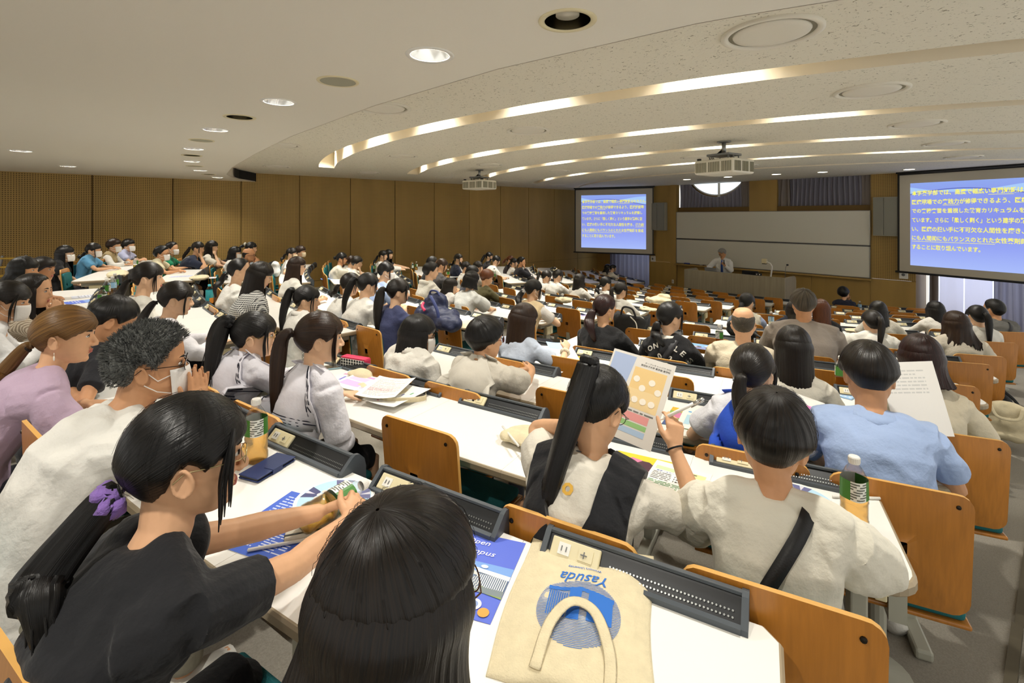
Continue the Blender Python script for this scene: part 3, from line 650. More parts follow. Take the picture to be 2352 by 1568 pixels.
def chair_at(k,th,d,label,occupied):
    x,y=on_row(k,th,d)
    t=thing('lecture_chair',label,'chair',(x,y,zfl(k)),(0,0,th),group='plywood lecture chairs')
    inst('backrest',CHM['back'],t); inst('seat',CHM['seat'],t); inst('back_cushion',CHM['bcush'],t); inst('seat_cushion',CHM['scush'],t); inst('post',CHM['post'],t)
    if k<=6: inst('screw',CHM['screw'],t)
    return t
TAKEN={}
def fill_chairs():
    for (k,b,i,n,th) in SEATS:
        who=TAKEN.get((k,b,i))
        lab=f'{BLK[b][0]}, {ORD(15-k)} row from front, {seat_side(b,i,n)}'
        if who: 
            chair_at(k,who[0],who[1],f'occupied plywood chair, {lab}',True)
        else: chair_at(k,th,.115,f'empty plywood chair, {lab}',False)

# ---------------------------------------------------------------- people
V=Vector
def skin_mat(n,c): return mat('skin_'+n,c,.5,sss=.0,var=.06,vscale=30,spec=.35)
SK={'a':skin_mat('a','d9a983'),'b':skin_mat('b','c8946c'),'c':skin_mat('c','e3b996'),'d':skin_mat('d','b98660')}
def hair_mat(n,c,c2,rough=.33):
    m=mat('hair_'+n,c,rough,spec=.38); nt,N,L,b=nodes_of(m)
    uv=N('ShaderNodeUVMap'); mp=N('ShaderNodeMapping'); mp.inputs['Scale'].default_value=(120,1.6,1); L(uv.outputs[0],mp.inputs[0])
    nz=N('ShaderNodeTexNoise'); nz.inputs['Scale'].default_value=1.5; nz.inputs['Detail'].default_value=5; L(mp.outputs[0],nz.inputs['Vector'])
    cr=N('ShaderNodeValToRGB'); cr.color_ramp.elements[0].position=.35; cr.color_ramp.elements[0].color=(*lin(c),1); cr.color_ramp.elements[1].position=.75; cr.color_ramp.elements[1].color=(*lin(c2),1); L(nz.outputs['Fac'],cr.inputs[0]); L(cr.outputs[0],b.inputs['Base Color'])
    bp=N('ShaderNodeBump'); bp.inputs['Strength'].default_value=.55; bp.inputs['Distance'].default_value=.004; L(nz.outputs['Fac'],bp.inputs['Height']); L(bp.outputs[0],b.inputs['Normal'])
    return m
HM={'black':hair_mat('black','050505','151211'),'soft':hair_mat('soft','0a0807','20170f'),'brown':hair_mat('brown','170c07','38220f'),'auburn':hair_mat('auburn','110504','34100a'),'tan':hair_mat('tan','4a3113','8a6432',.4),'grey':hair_mat('grey','1f2122','8b8d89',.45),'silver':hair_mat('silver','6b6a66','a9a7a1',.5),'ash':hair_mat('ash','2a2620','665c4c',.5),'chestnut':hair_mat('chestnut','3a1c0b','6d3b18')}
M_EYEW=mat('eye_white','e8e4dd',.25); M_IRIS=mat('iris','17100c',.2); M_LIP=MATS.get('lips') or mat('lips','b5675c',.45); M_BROW=mat('eyebrow','1a1411',.8)
M_MASK=mat('face_mask','eeeae4',.85,bump=(90,.15)); M_MASKB=mat('face_mask_beige','d9c6a2',.85); M_LENS=mat('lens_glass','ffffff',.03,trans=1,ior=1.02,spec=.5)
FAB={}
def fab(c,bump=(55,.35),var=.05,rough=.9):
    k='fabric_'+c
    return mat(k,c,rough,bump=(bump[0],bump[1],.01),var=var,vscale=6,sheen=.1)
def pattern_fab(name,c1,c2,scale,kind):
    m=mat(name,c1,.9); nt,N,L,b=nodes_of(m); tc=N('ShaderNodeTexCoord'); sp=N('ShaderNodeSeparateXYZ'); L(tc.outputs['Object'],sp.inputs[0])
    def band(o,s,w,ph=0):
        a=N('ShaderNodeMath'); a.operation='MULTIPLY_ADD'; a.inputs[1].default_value=s; a.inputs[2].default_value=ph; L(sp.outputs[o],a.inputs[0]); f=N('ShaderNodeMath'); f.operation='FRACT'; L(a.outputs[0],f.inputs[0]); g=N('ShaderNodeMath'); g.operation='LESS_THAN'; g.inputs[1].default_value=w; L(f.outputs[0],g.inputs[0]); return g.outputs[0]
    if kind=='check':
        h=N('ShaderNodeMath'); h.operation='ADD'; L(band('X',scale,.45),h.inputs[0]); L(band('Z',scale,.45),h.inputs[1]); q=N('ShaderNodeMath'); q.operation='MULTIPLY'; q.inputs[1].default_value=.5; L(h.outputs[0],q.inputs[0]); f=q.outputs[0]
    elif kind=='stripe': f=band('Z',scale,.4)
    else:
        nz=N('ShaderNodeTexNoise'); nz.inputs['Scale'].default_value=scale; mp=N('ShaderNodeMapping'); mp.inputs['Scale'].default_value=(1,1,9); L(tc.outputs['Object'],mp.inputs[0]); L(mp.outputs[0],nz.inputs['Vector']); f=nz.outputs['Fac']
    mx=N('ShaderNodeMix'); mx.data_type='RGBA'; L(f,mx.inputs[0]); mx.inputs[6].default_value=(*lin(c1),1); mx.inputs[7].default_value=(*lin(c2),1); L(mx.outputs[2],b.inputs['Base Color']); return m
REM=[]         # (object, voxel, smooth, wrinkle) -> one evaluation at the end
def remesh(o,vox,sm=4,wr=0,ws=.12,seed=0): REM.append((o,vox,sm,wr,ws)); return o
def finish_remesh():
    tex=bpy.data.textures.new('fold_texture','MARBLE'); tex.noise_scale=.16; tex.turbulence=9; tex.noise_depth=1; tex.marble_type='SOFT'
    for o,vox,sm,wr,ws in REM:
        m=o.modifiers.new('r','REMESH'); m.mode='VOXEL'; m.voxel_size=vox; m.use_smooth_shade=True
        s=o.modifiers.new('s','SMOOTH'); s.factor=.5; s.iterations=sm
        if wr: d=o.modifiers.new('d','DISPLACE'); d.texture=tex; d.strength=wr; d.mid_level=.5; d.texture_coords='GLOBAL'
    dg=bpy.context.evaluated_depsgraph_get(); dg.update()
    new=[bpy.data.meshes.new_from_object(o.evaluated_get(dg)) for o,*_ in REM]
    for (o,*_),me in zip(REM,new):
        mats=[m for m in o.data.materials]; o.modifiers.clear(); o.data=me
        if not me.materials:
            for m in mats: me.materials.append(m)
        me.polygons.foreach_set('use_smooth',[True]*len(me.polygons))
    REM.clear()
def ik(S,T,l1,l2,hint):
    d=T-S; D=min(max(d.length,abs(l1-l2)+.01),(l1+l2)*.995); u=d.normalized(); T=S+u*D
    a=(l1*l1-l2*l2+D*D)/(2*D); h=math.sqrt(max(0,l1*l1-a*a)); hv=hint-u*hint.dot(u)
    hv=hv.normalized() if hv.length>1e-6 else u.orthogonal(); return S+u*a+hv*h, T
HEADP=[(.112,.012,.028,-.028),(.108,.038,.052,-.06),(.096,.056,.070,-.083),(.075,.067,.083,-.097),(.045,.074,.0905,-.103),(.015,.0755,.0925,-.102),(-.005,.074,.0905,-.098),(-.025,.0725,.0895,-.090),(-.045,.069,.0875,-.078),(-.065,.064,.0865,-.06),(-.085,.0555,.084,-.04),(-.102,.043,.079,-.012),(-.113,.026,.070,.014),(-.118,.012,.06,.03)]
def head_blob(mb,X,hs,face=True,male=False,ears=True):
    vs=[];n=24
    for z,w,f,b in HEADP:
        if male and z<-.06: w*=1.1
        cy=(f+b)/2; ry=(f-b)/2
        for k in range(n):
            t=2*math.pi*k/n; c,s=math.cos(t),math.sin(t); e=.86
            x=w*math.copysign(abs(c)**e,c); y=cy+ry*math.copysign(abs(s)**(.8 if s>0 else 1),s); vs.append(X@(V((x,y,z))*hs))
    m=len(HEADP); fs=[(i*n+k,(i+1)*n+k,(i+1)*n+(k+1)%n,i*n+(k+1)%n) for i in range(m-1) for k in range(n)]+[tuple(range(n)),tuple(range(m*n-1,(m-1)*n-1,-1))]
    mb.add(vs,fs)
    P=lambda x,y,z:X@(V((x,y,z))*hs)
    R3=X.to_3x3()
    if face:
        mb.tube([P(0,.086,.006),P(0,.098,-.018),P(0,.1085,-.036)],[.0065*hs,.0085*hs,.0105*hs],10,side=R3@V((1,0,0)))
        mb.ell(P(0,.107,-.039),(.0105*hs,.0105*hs,.0095*hs),10,6); 
        for s in(-1,1): mb.ell(P(s*.0115,.098,-.042),(.0075*hs,.009*hs,.007*hs),8,6); mb.ell(P(s*.031,.081,.016),(.021*hs,.011*hs,.007*hs),10,6,M=R3)
        mb.ell(P(0,.0865,-.064),(.021*hs,.009*hs,.0055*hs),10,6,M=R3); mb.ell(P(0,.0855,-.074),(.018*hs,.009*hs,.006*hs),10,6,M=R3)
        mb.ell(P(0,.074,-.102),(.02*hs,.014*hs,.014*hs),10,6,M=R3)
    if ears:
        for s in(-1,1):
            E=R3@Matrix.Rotation(R_(s*-18),3,'Z')@Matrix.Rotation(R_(12),3,'X'); c=P(s*.0775,-.012,-.022)
            ring=[c+E@(V((s*(.004+.004*math.cos(q)),.0165*math.sin(q),.029*math.cos(q)*(1 if math.cos(q)>0 else .9)))*hs) for q in [2*math.pi*i/12 for i in range(12)]]
            mb.tube(ring,.0046*hs,6,closed=True); mb.ell(c,(.0035*hs,.0145*hs,.026*hs),10,6,M=E)
def hand_blob(mb,W,f,nrm,side,curl=.5,spread=.1,hs=1.,thumb=1.,fine=True):
    """W wrist, f pointing direction, nrm back-of-hand normal, side=+1 right hand"""
    f=f.normalized(); nrm=(nrm-f*nrm.dot(f)).normalized(); x=f.cross(nrm).normalized()    # x: towards the little finger for a right palm-down hand
    x=x*side
    K=W+f*.085*hs
    mb.tube([W-f*.02*hs,W+f*.03*hs,K],[(.024*hs,.017*hs),(.034*hs,.0145*hs),(.038*hs,.0115*hs)],12,side=x)
    L4=[.070,.078,.072,.056]
    for i in range(4):
        o=(-.0285+.019*i)*hs; b=K+x*o-f*(.006*abs(i-1)*.6*hs); d=(f+x*spread*(i-1.4)*.35).normalized(); L=L4[i]*hs; p=b-f*.008*hs; path=[p]; a=curl*(.55+.12*i)
        for q,fr in enumerate((.47,.29,.24)):
            ax=a*(q+ .6); dd=(d*math.cos(ax)-nrm*math.sin(ax)).normalized(); p=p+dd*L*fr*1.12; path.append(p)
        mb.tube(path,[.0088*hs,.0083*hs,.0074*hs,.0062*hs],8,side=x)
    b=W+f*.022*hs-x*.024*hs; d1=(f*.72-x*.62-nrm*.25*thumb).normalized(); d2=(f*.93-x*.22-nrm*.3*thumb).normalized()
    mb.tube([b,b+d1*.042*hs,b+d1*.042*hs+d2*.03*hs,b+d1*.042*hs+d2*.056*hs],[.0145*hs,.0115*hs,.0095*hs,.0075*hs],8)
def sph(az,el): return V((math.sin(az)*math.cos(el),math.cos(az)*math.cos(el),math.sin(el)))
LINES_H={'open':[(0,40),(28,37),(48,26),(62,6),(74,-10),(82,-4),(90,2),(102,-2),(116,-32),(140,-50),(180,-52)],
 'bangs':[(0,9),(30,7),(44,2),(56,-4),(70,-14),(80,-4),(90,2),(102,-2),(116,-32),(140,-50),(180,-52)],
 'down':[(0,38),(28,34),(44,20),(54,8),(64,2),(180,2)],
 'downbangs':[(0,6),(35,5),(50,2),(180,2)],
 'short':[(0,36),(28,32),(48,22),(60,8),(72,-10),(80,-6),(90,4),(102,0),(116,-34),(138,-56),(180,-60)],
 'bob_s':[(0,12),(32,10),(48,4),(60,-6),(74,-22),(88,-24),(100,-30),(120,-46),(140,-56),(180,-60)],
 'bald':[(0,200),(60,200),(64,24),(74,-2),(84,4),(92,14),(104,0),(118,-28),(140,-42),(180,-44)]}
def covers(d,line,topcut=None):
    az=abs(math.degrees(math.atan2(d.x,d.y))); el=math.degrees(math.asin(max(-1,min(1,d.z))))
    if topcut is not None and el>topcut+ (18 if az<100 else 0)*0: return False
    return el>=np.interp(az,[p[0] for p in line],[p[1] for p in line])
def skull_r(d,th): 
    a,b,c=.079+th,.1005+th,.1+th*1.1
    return 1/math.sqrt((d.x/a)**2+(d.y/b)**2+(d.z/c)**2)
def strand(a,seed,k=1.): return (math.sin(a*23+seed)+.7*math.sin(a*41+2.1*seed)+.5*math.sin(a*67+seed*3)+.35*math.sin(a*113+seed))*.4*k
def hair_shell(X,hs,line,pole,th,seed,N,M,amp=.0016,topcut=None,wave=0,tie=None):
    """grid of locks that run from the pole to the hairline"""
    mb=MB(); uv=[]
    e1=pole.orthogonal().normalized(); 
    if abs(pole.z)<.95: e1=V((0,0,1)).cross(pole).normalized()
    e2=pole.cross(e1)
    if tie is not None: f1=V((0,0,1)); f1=(f1-tie*f1.dot(tie)).normalized(); f2=tie.cross(f1)
    pts=[]
    for i in range(N):
        al=2*math.pi*i/N; tm=.0; ok=False
        while tm<3.1:
            d=pole*math.cos(tm)+(e1*math.cos(al)+e2*math.sin(al))*math.sin(tm)
            if not covers(d,line,topcut):
                if tm>.15: break
            tm+=.03
        tm=max(.03,tm-.02+.012*math.sin(i*1.7+seed))
        for j in range(M):
            u=j/(M-1); t=.02+tm*u*(1)
            d=pole*math.cos(t)+(e1*math.cos(al)+e2*math.sin(al))*math.sin(t)
            edge=(1-max(0,(u-.82)/.18)**2*.85)*(min(1,max(.22,(d.z+.72)/.62)) if line is not LINES_H['down'] and line is not LINES_H['downbangs'] else 1)
            sa,su,fd=al,u,min(1,u*3)
            if tie is not None:
                sa=math.atan2(d.dot(f2),d.dot(f1)); sd_=math.acos(max(-1,min(1,d.dot(tie)))); su=sd_/2.2; fd=min(1,sd_*2.5)
            r=skull_r(d,th*edge)+amp*strand(sa,seed+ .8*su)*fd*edge+wave*math.sin(9*al+5*u+seed)*edge
            pts.append(X@((d*r+V((0,-.005,.012)))*hs)); uv.append((sa/(2*math.pi)+.5 if tie is not None else i/N,su*.5))
    mb.grid(pts,N,M,closed_u=True); 
    return mb,uv
def add_uv(o,uvs):
    me=o.data; l=me.uv_layers.new(name='UVMap'); vi=np.zeros(len(me.loops),dtype=np.int64); me.loops.foreach_get('vertex_index',vi)
    U=np.array(uvs,dtype=np.float32); l.data.foreach_set('uv',U[np.minimum(vi,len(U)-1)].ravel())
def tail_tube(mb,uv,path,rad,seed,seg=20,amp=.12,flat=1.):
    n=len(path); P=[V(p) for p in path]; vs=[]
    for i in range(n):
        t=(P[min(i+1,n-1)]-P[max(i-1,0)]).normalized(); a=V((1,0,0)); a=(a-t*a.dot(t)); a=a.normalized() if a.length>1e-4 else t.orthogonal().normalized(); b=t.cross(a)
        for k in range(seg):
            q=2*math.pi*k/seg; r=rad[i]*(1+amp*strand(q,seed+i*.15)); vs.append(P[i]+a*math.cos(q)*r*flat+b*math.sin(q)*r); uv.append((k/seg*.8,i/n*1.2))
    fs=[(i*seg+k,i*seg+(k+1)%seg,(i+1)*seg+(k+1)%seg,(i+1)*seg+k) for i in range(n-1) for k in range(seg)]+[tuple(range(seg-1,-1,-1)),tuple((n-1)*seg+k for k in range(seg))]
    mb.add(vs,fs)
def bez(P,n):
    """Catmull-Rom through P"""
    P=[V(p) for p in P]; Q=[P[0]*2-P[1]]+P+[P[-1]*2-P[-2]]; out=[]
    for i in range(1,len(Q)-2):
        for j in range(n):
            t=j/n; a,b,c,d=Q[i-1:i+3]; out.append(.5*((2*b)+(c-a)*t+(2*a-5*b+4*c-d)*t*t+(3*b-a-3*c+d)*t**3))
    out.append(P[-1]); return out
def hair_down(mb,uv,X,hs,up,base,az0,length,th,seed,N,M,ragged=.02,flare=1.,back_y=-.13,curve=0):
    """locks hanging from the sides and the back of the head; `up` is world up in person space"""
    pts=[]
    for i in range(N):
        s=i/(N-1); az=R_(az0+(360-2*az0)*s); side=math.sin(az); d0=sph(az,R_(14)); 
        L=length*(1+ragged*math.sin(i*5.3+seed)+ragged*.8*math.sin(i*2.1))
        p0=X@((d0*(skull_r(d0,th*.8))+V((0,-.005,.012)))*hs)
        d1=sph(az,R_(-20)); p1=X@((d1*(skull_r(d1,th*1.35))*V((1,1,1)).length/1.732+V((0,-.005,.012)))*hs)
        for j in range(M):
            u=j/(M-1)
            if u<.3: q_=u/.3; dm=sph(az,R_(14-34*q_)); p=X@((dm*skull_r(dm,th*(.8+.55*min(1,q_*1.6)))+V((0,-.005,.012)))*hs)
            else:
                v=(u-.3)/.7; p=p1-up*(L*v)
                c=base; rel=p-c
                bk=max(0,-math.cos(az))
                p=p+V((side*(.012*flare*v-.02*v*(1-flare)),-(.03*v*bk) if back_y is None else 0,0))
                if back_y is not None: p.y=min(p.y,p.y*(1-v)+ (base.y+back_y*(.35+.65*bk))*v) if bk>.2 else p.y
                p=p+V((side*-.018*math.sin(v*3.1)*curve,0,0))
            r=.0022*strand(az*2,seed+u)*min(1,u*2)
            out=V((side,math.cos(az),0)).normalized(); pts.append(p+out*r*hs); uv.append((s,u*1.2))
    o=len(mb.v); mb.grid(pts,N,M); 
    # inner side, so that the curtain of hair has thickness
    inn=[]
    for i in range(N):
        s=i/(N-1); az=R_(az0+(360-2*az0)*s); out=V((math.sin(az),math.cos(az),0))
        for j in range(M): inn.append(pts[i*M+j]-out*.012*(1-.6*j/(M-1))); uv.append((s,j/(M-1)*1.2))
    mb.grid(inn,N,M,flip=True)
    E=[]; 
    q=len(mb.v)-N*M; mb.f+= [(o+i*M+M-1,o+(i+1)*M+M-1,q+(i+1)*M+M-1,q+i*M+M-1) for i in range(N-1)]; mb.m+=[0]*(N-1)
    for i in (0,N-1): mb.f+=[(o+i*M+j,o+i*M+j+1,q+i*M+j+1,q+i*M+j) for j in range(M-1)]; mb.m+=[0]*(M-1)

LECT=V((-6.4,13.8,1.5)); SCRR=V((-1.3,13.9,2.5)); SCRL=V((-10.5,13.8,2.5))
GAR={}
def person_at(qx,qy,qz,k,t,hair=('pony','black'),top=('short','e6e3da'),arms='desk',look='L',label='',male=False,lean=14,slouch=8,mask=None,glasses=None,skin='a',legs='1b1d26',extra=(),yaw=0,hy=0,hp=0,roll=0,seed=0,floor=None,face=True,big=0,name='person',bangs=None,ears=True,width=1.,dchair=None,cat='person',bare_legs=False,group=None,hs=1.,nochair=False):
    seed=seed or int(abs(qx)*700+abs(qy)*310)%997+1
    # --- where the head is
    C=V((qx,qy,0)); ztop=qz     # where the head is: plan position and height of the crown
    fz=zfl(k) if floor is None else floor
    h=ztop-fz-.012
    th=(ang(k,C.x) if floor is None else 0)+R_(yaw)
    Rz=Matrix.Rotation(th,3,'Z')
    sh=.186 if male else .166; sh*=width
    def skel(s,ln):
        a1,a2,a3,a4=[R_(q) for q in (ln*.5,ln*1.0,ln*1.15+slouch,ln*.7+slouch*1.6)]
        up=lambda a:V((0,math.sin(a),math.cos(a)))
        Pv=V((0,0,.535)) if floor is None else V((0,0,.93)); Wa=Pv+up(a1)*.165*s; Ch=Wa+up(a2)*.185*s; Nb=Ch+up(a3)*.165*s; Nt=Nb+up(a4)*.085*s
        return Pv,Wa,Ch,Nb,Nt,a2,a3,a4
    s=1.; HS=hs*(1.0 if male else .965)
    dirw=None
    for _ in range(4):
        Pv,Wa,Ch,Nb,Nt,a2,a3,a4=skel(s,lean)
        top_z=Nt.z+(.085+.118)*HS
        s=max(.8,min(1.18,s+(h-top_z)/.62))
    Pv,Wa,Ch,Nb,Nt,a2,a3,a4=skel(s,lean)
    Hc=Nt+V((0,.022,.085*HS)); 
    O=V((C.x,C.y,fz))-Rz@V((Hc.x,Hc.y,0))
    Hc.z=h+.012-.118*HS if abs(h-(Hc.z+.118*HS))<.08 else Hc.z
    tgt={'L':LECT,'R':SCRR,'S':SCRL}.get(look)
    if look=='D': lw=Rz@V((0,.5,-.42)); 
    elif look=='F': lw=Rz@V((0,1,0))
    elif tgt is not None: lw=tgt-(O+Hc)
    else: lw=Rz@V(look)
    ll=Rz.inverted()@lw; yw=max(-70,min(70,math.degrees(math.atan2(-ll.x,ll.y)))); pt=math.degrees(math.atan2(ll.z,math.hypot(ll.x,ll.y)))
    pt=max(-40,min(20,pt-3))
    X3=Matrix.Rotation(R_(yw+hy),3,'Z')@Matrix.Rotation(R_(pt+hp),3,'X')@Matrix.Rotation(R_(roll),3,'Y')
    X=Matrix.Translation(Hc)@X3.to_4x4()
    root=thing(name,label,cat,O,(0,0,th),group)
    vox=max(.0042,min(.011,.0017*t+.0012)) if t>1.6 else (.0042 if t>1.2 else .0036)
    # desk edge in local space
    c0=V((CX,y0(k)+RR(k),0)); d0=RR(k)-(V((O.x,O.y,0))-c0).length; yd=-d0 if floor is None else .5
    zd=.72
    # --- body
    def torso(mb,inf,bot=0):
        x=V((1,0,0)); f=1+big
        pts=[Pv+V((0,-.01,-.09)),Pv,Pv.lerp(Wa,.6),Wa,Wa.lerp(Ch,.6),Ch,Ch.lerp(Nb,.5),Ch.lerp(Nb,.8),Nb+V((0,0,-.005))]
        hw=[.155,.168,.146,.135,.145,.150,.140,.115,.075] if not male else [.15,.165,.158,.153,.165,.176,.165,.13,.08]
        hd=[.105,.115,.10,.093,.10,.108,.095,.08,.06] if not male else [.11,.12,.112,.108,.116,.12,.105,.085,.066]
        rr=[(w*f*s*width+inf,d*(1+big*1.2)*s+inf) for w,d in zip(hw,hd)]
        if bot: pts=pts[bot:]; rr=rr[bot:]
        mb.tube(pts,rr,18,side=x)
        for sd in(-1,1):
            S=SH[sd]; mb.tube([Nb+V((sd*.03*s,0,-.01*s)),Nb.lerp(S,.55)+V((0,0,.008)),S],[(.05*s+inf),(.05*s+inf),(.052*s*(1.12 if male else 1)+inf)],12)
            mb.tube([S,Ch.lerp(Nb,.35)+V((sd*sh*.62*s,0,0))],[.052*s+inf,.07*s+inf],12)
            if not male: mb.ell(Ch+V((sd*.07*s,.085*s,.0)),(.062*s+inf*.7,.055*s+inf*.7,.058*s+inf*.7),12,8)
    SH={sd:Nb+V((sd*sh*s,-.012,-.062*s)) for sd in(-1,1)}
    l1,l2=.268*s,.238*s
    A={}
    def put(sd,T,hint,f=None,nrm=None,curl=.5,spread=.12,thumb=1.):
        E_,T_=ik(SH[sd],V(T),l1,l2,V(hint)); A[sd]=(E_,T_,V(f) if f is not None else (T_-E_).normalized(),V(nrm) if nrm is not None else V((0,0,1)),curl,spread,thumb)
    def rest(sd,x=.1,y=.13,z=.035,curl=.45): put(sd,(sd*x,yd+y,zd+z),(sd*.9,-.3,-.5),f=(-sd*.55,.8,-.08),curl=curl)
    def lap(sd): put(sd,(sd*.07,.26*s+.02,.60),(sd*.8,-.5,-.3),f=(-sd*.5,.8,-.25),curl=.55)
    def chin(sd): 
        q=X@V((sd*.03,.10,-.125)); El=V((sd*.13,max(yd+.05,.2),zd+.05)); T=V(q)+V((sd*.015,-.01,-.035))
        put(sd,T,(sd*.5,.2,-1),f=(-sd*.25,-.1,.9),nrm=(sd*.4,.9,.1),curl=1.0)
    m=arms
    if isinstance(m,dict):
        for sd in(-1,1):
            q=m.get(sd,'desk')
            if callable(q): put(sd,*q()) 
            elif q=='desk': rest(sd)
            elif q=='lap': lap(sd)
            elif q=='chin': chin(sd)
            else: put(sd,**q)
    elif m=='desk': rest(-1); rest(1)
    elif m=='lap': lap(-1); lap(1)
    elif m=='chinR': chin(1); rest(-1,.02)
    elif m=='chinL': chin(-1); rest(1,.02)
    elif m=='write': rest(1,.06,.17,.04,.9); rest(-1,.12,.1)
    elif m=='clasp': 
        for sd in(-1,1): put(sd,(sd*.052,yd+.17,zd+.055),(sd*.9,-.3,-.5),f=(-sd*.62,.75,.1),nrm=(sd*.75,.25,.6),curl=.9,spread=.1)
    elif m=='pray':
        for sd in(-1,1):
            q=X@V((sd*.02,.135,-.115)); put(sd,q+V((sd*.012,.0,-.06)),(sd*.9,.1,-.8),f=(-sd*.06,.05,1),nrm=(sd*1,.25,0),curl=.12,spread=.08,thumb=.2)
    body=MB(); head_blob(body,X,HS,face and not (mask and t>4),male,ears)
    nr=(.058 if male else .049)*s**.5
    body.tube([Nb+V((0,-.005,-.06)),Nb,Nt.lerp(Nb,.4),X@V((0,-.02,-.06)),X@V((0,-.02,.0))],[nr*1.35,nr*1.12,nr,nr,nr*.9],16)
    torso(body,-.03)
    for sd in(-1,1):
        E_,T_,f,nrm,cu,sp,tm=A[sd]
        body.tube([SH[sd],SH[sd].lerp(E_,.4),E_],[.047*s*(1.12 if male else 1),.043*s*(1.12 if male else 1),.036*s*(1.1 if male else 1)],12)
        body.tube([E_,E_.lerp(T_,.3),E_.lerp(T_,.85),T_],[.036*s,.037*s*(1.1 if male else 1),(.026*s),(.024*s)],12)
        hand_blob(body,T_,f,nrm,sd,cu,sp,(.98 if male else .9)*s**.5*hs,tm)
    if floor is None:
        kn={sd:V((sd*.1,.43*s,.49)) for sd in(-1,1)}; an={sd:V((sd*.11,.40*s,.09)) for sd in(-1,1)}
    else:
        kn={sd:V((sd*.09,.03,.49)) for sd in(-1,1)}; an={sd:V((sd*.1,0,.09)) for sd in(-1,1)}
    for sd in(-1,1):
        body.tube([Pv+V((sd*.08,.0,-.04)),kn[sd]],[.078*s,.055*s],12); body.tube([kn[sd],kn[sd].lerp(an[sd],.3),an[sd]],[.053*s,.052*s,.036*s],12)
        body.tube([an[sd]+V((0,-.04,-.045)),an[sd]+V((0,.14,-.055))],[.035,.03],10)
    bo=body.obj('body',SK[skin],root); remesh(bo,vox,3)
    # --- clothes
    kind,col=top[0],top[1]; fm=col if not isinstance(col,str) else fab(col)
    g=MB(); torso(g,.016)
    if kind in('short','shirt','polo','sailor','cape','boxy'): fr=.62 if kind!='boxy' else .75; lw_=.022 if kind not in('cape','boxy') else .042
    else: fr=None; lw_=.018
    for sd in(-1,1):
        E_,T_,*_r=A[sd]; b_=1.12 if male else 1
        if fr is not None: g.tube([SH[sd],SH[sd].lerp(E_,fr*.5),SH[sd].lerp(E_,fr)],[.05*s*b_+lw_*.7,.047*s*b_+lw_,.044*s*b_+lw_],14)
        elif kind!='sleeveless':
            e=.92; g.tube([SH[sd],SH[sd].lerp(E_,.5),E_,],[.05*s*b_+lw_,.045*s*b_+lw_,.039*s*b_+lw_],14); g.tube([E_,E_.lerp(T_,.5),E_.lerp(T_,e)],[.039*s*b_+lw_,.036*s*b_+lw_,.026*s+lw_*.8],14)
    # hem over the lap
    g.tube([Pv+V((0,-.012,-.07)),Pv+V((0,0,-.03))],[(.172*s*width+.014+big*.1,.125*s+.014),(.172*s*width+.014+big*.1,.12*s+.016)],18,side=V((1,0,0)))
    go=g.obj('shirt' if kind in('shirt','polo','longshirt','sailor') else 'top',fm,root); remesh(go,vox*1.15,6 if t<4 else 3,.016 if t<4 else .010)
    if kind in('shirt','polo','longshirt') or 'collar' in extra:
        c=MB(); n=16; pts=[]
        for i in range(n+1):
            q=R_(-160+320*i/n)-math.pi/2; rx,ry=nr*1.22,nr*1.2
            for (sc_,dz) in ((.98,.036),(1.06,.040),(1.42,.004)): pts.append(Nb+V((math.cos(q)*rx*sc_,math.sin(q)*ry*sc_-.008,dz-.012+.01*math.sin(q)*-1)))
        c.grid(pts,n+1,3); cc=[e for e in extra if isinstance(e,tuple) and e[0]=='collarcol']; co=c.obj('collar',fab(cc[0][1]) if cc else fm,root,True); sm=co.modifiers.new('t','SOLIDIFY'); sm.thickness=.004; sm.offset=0
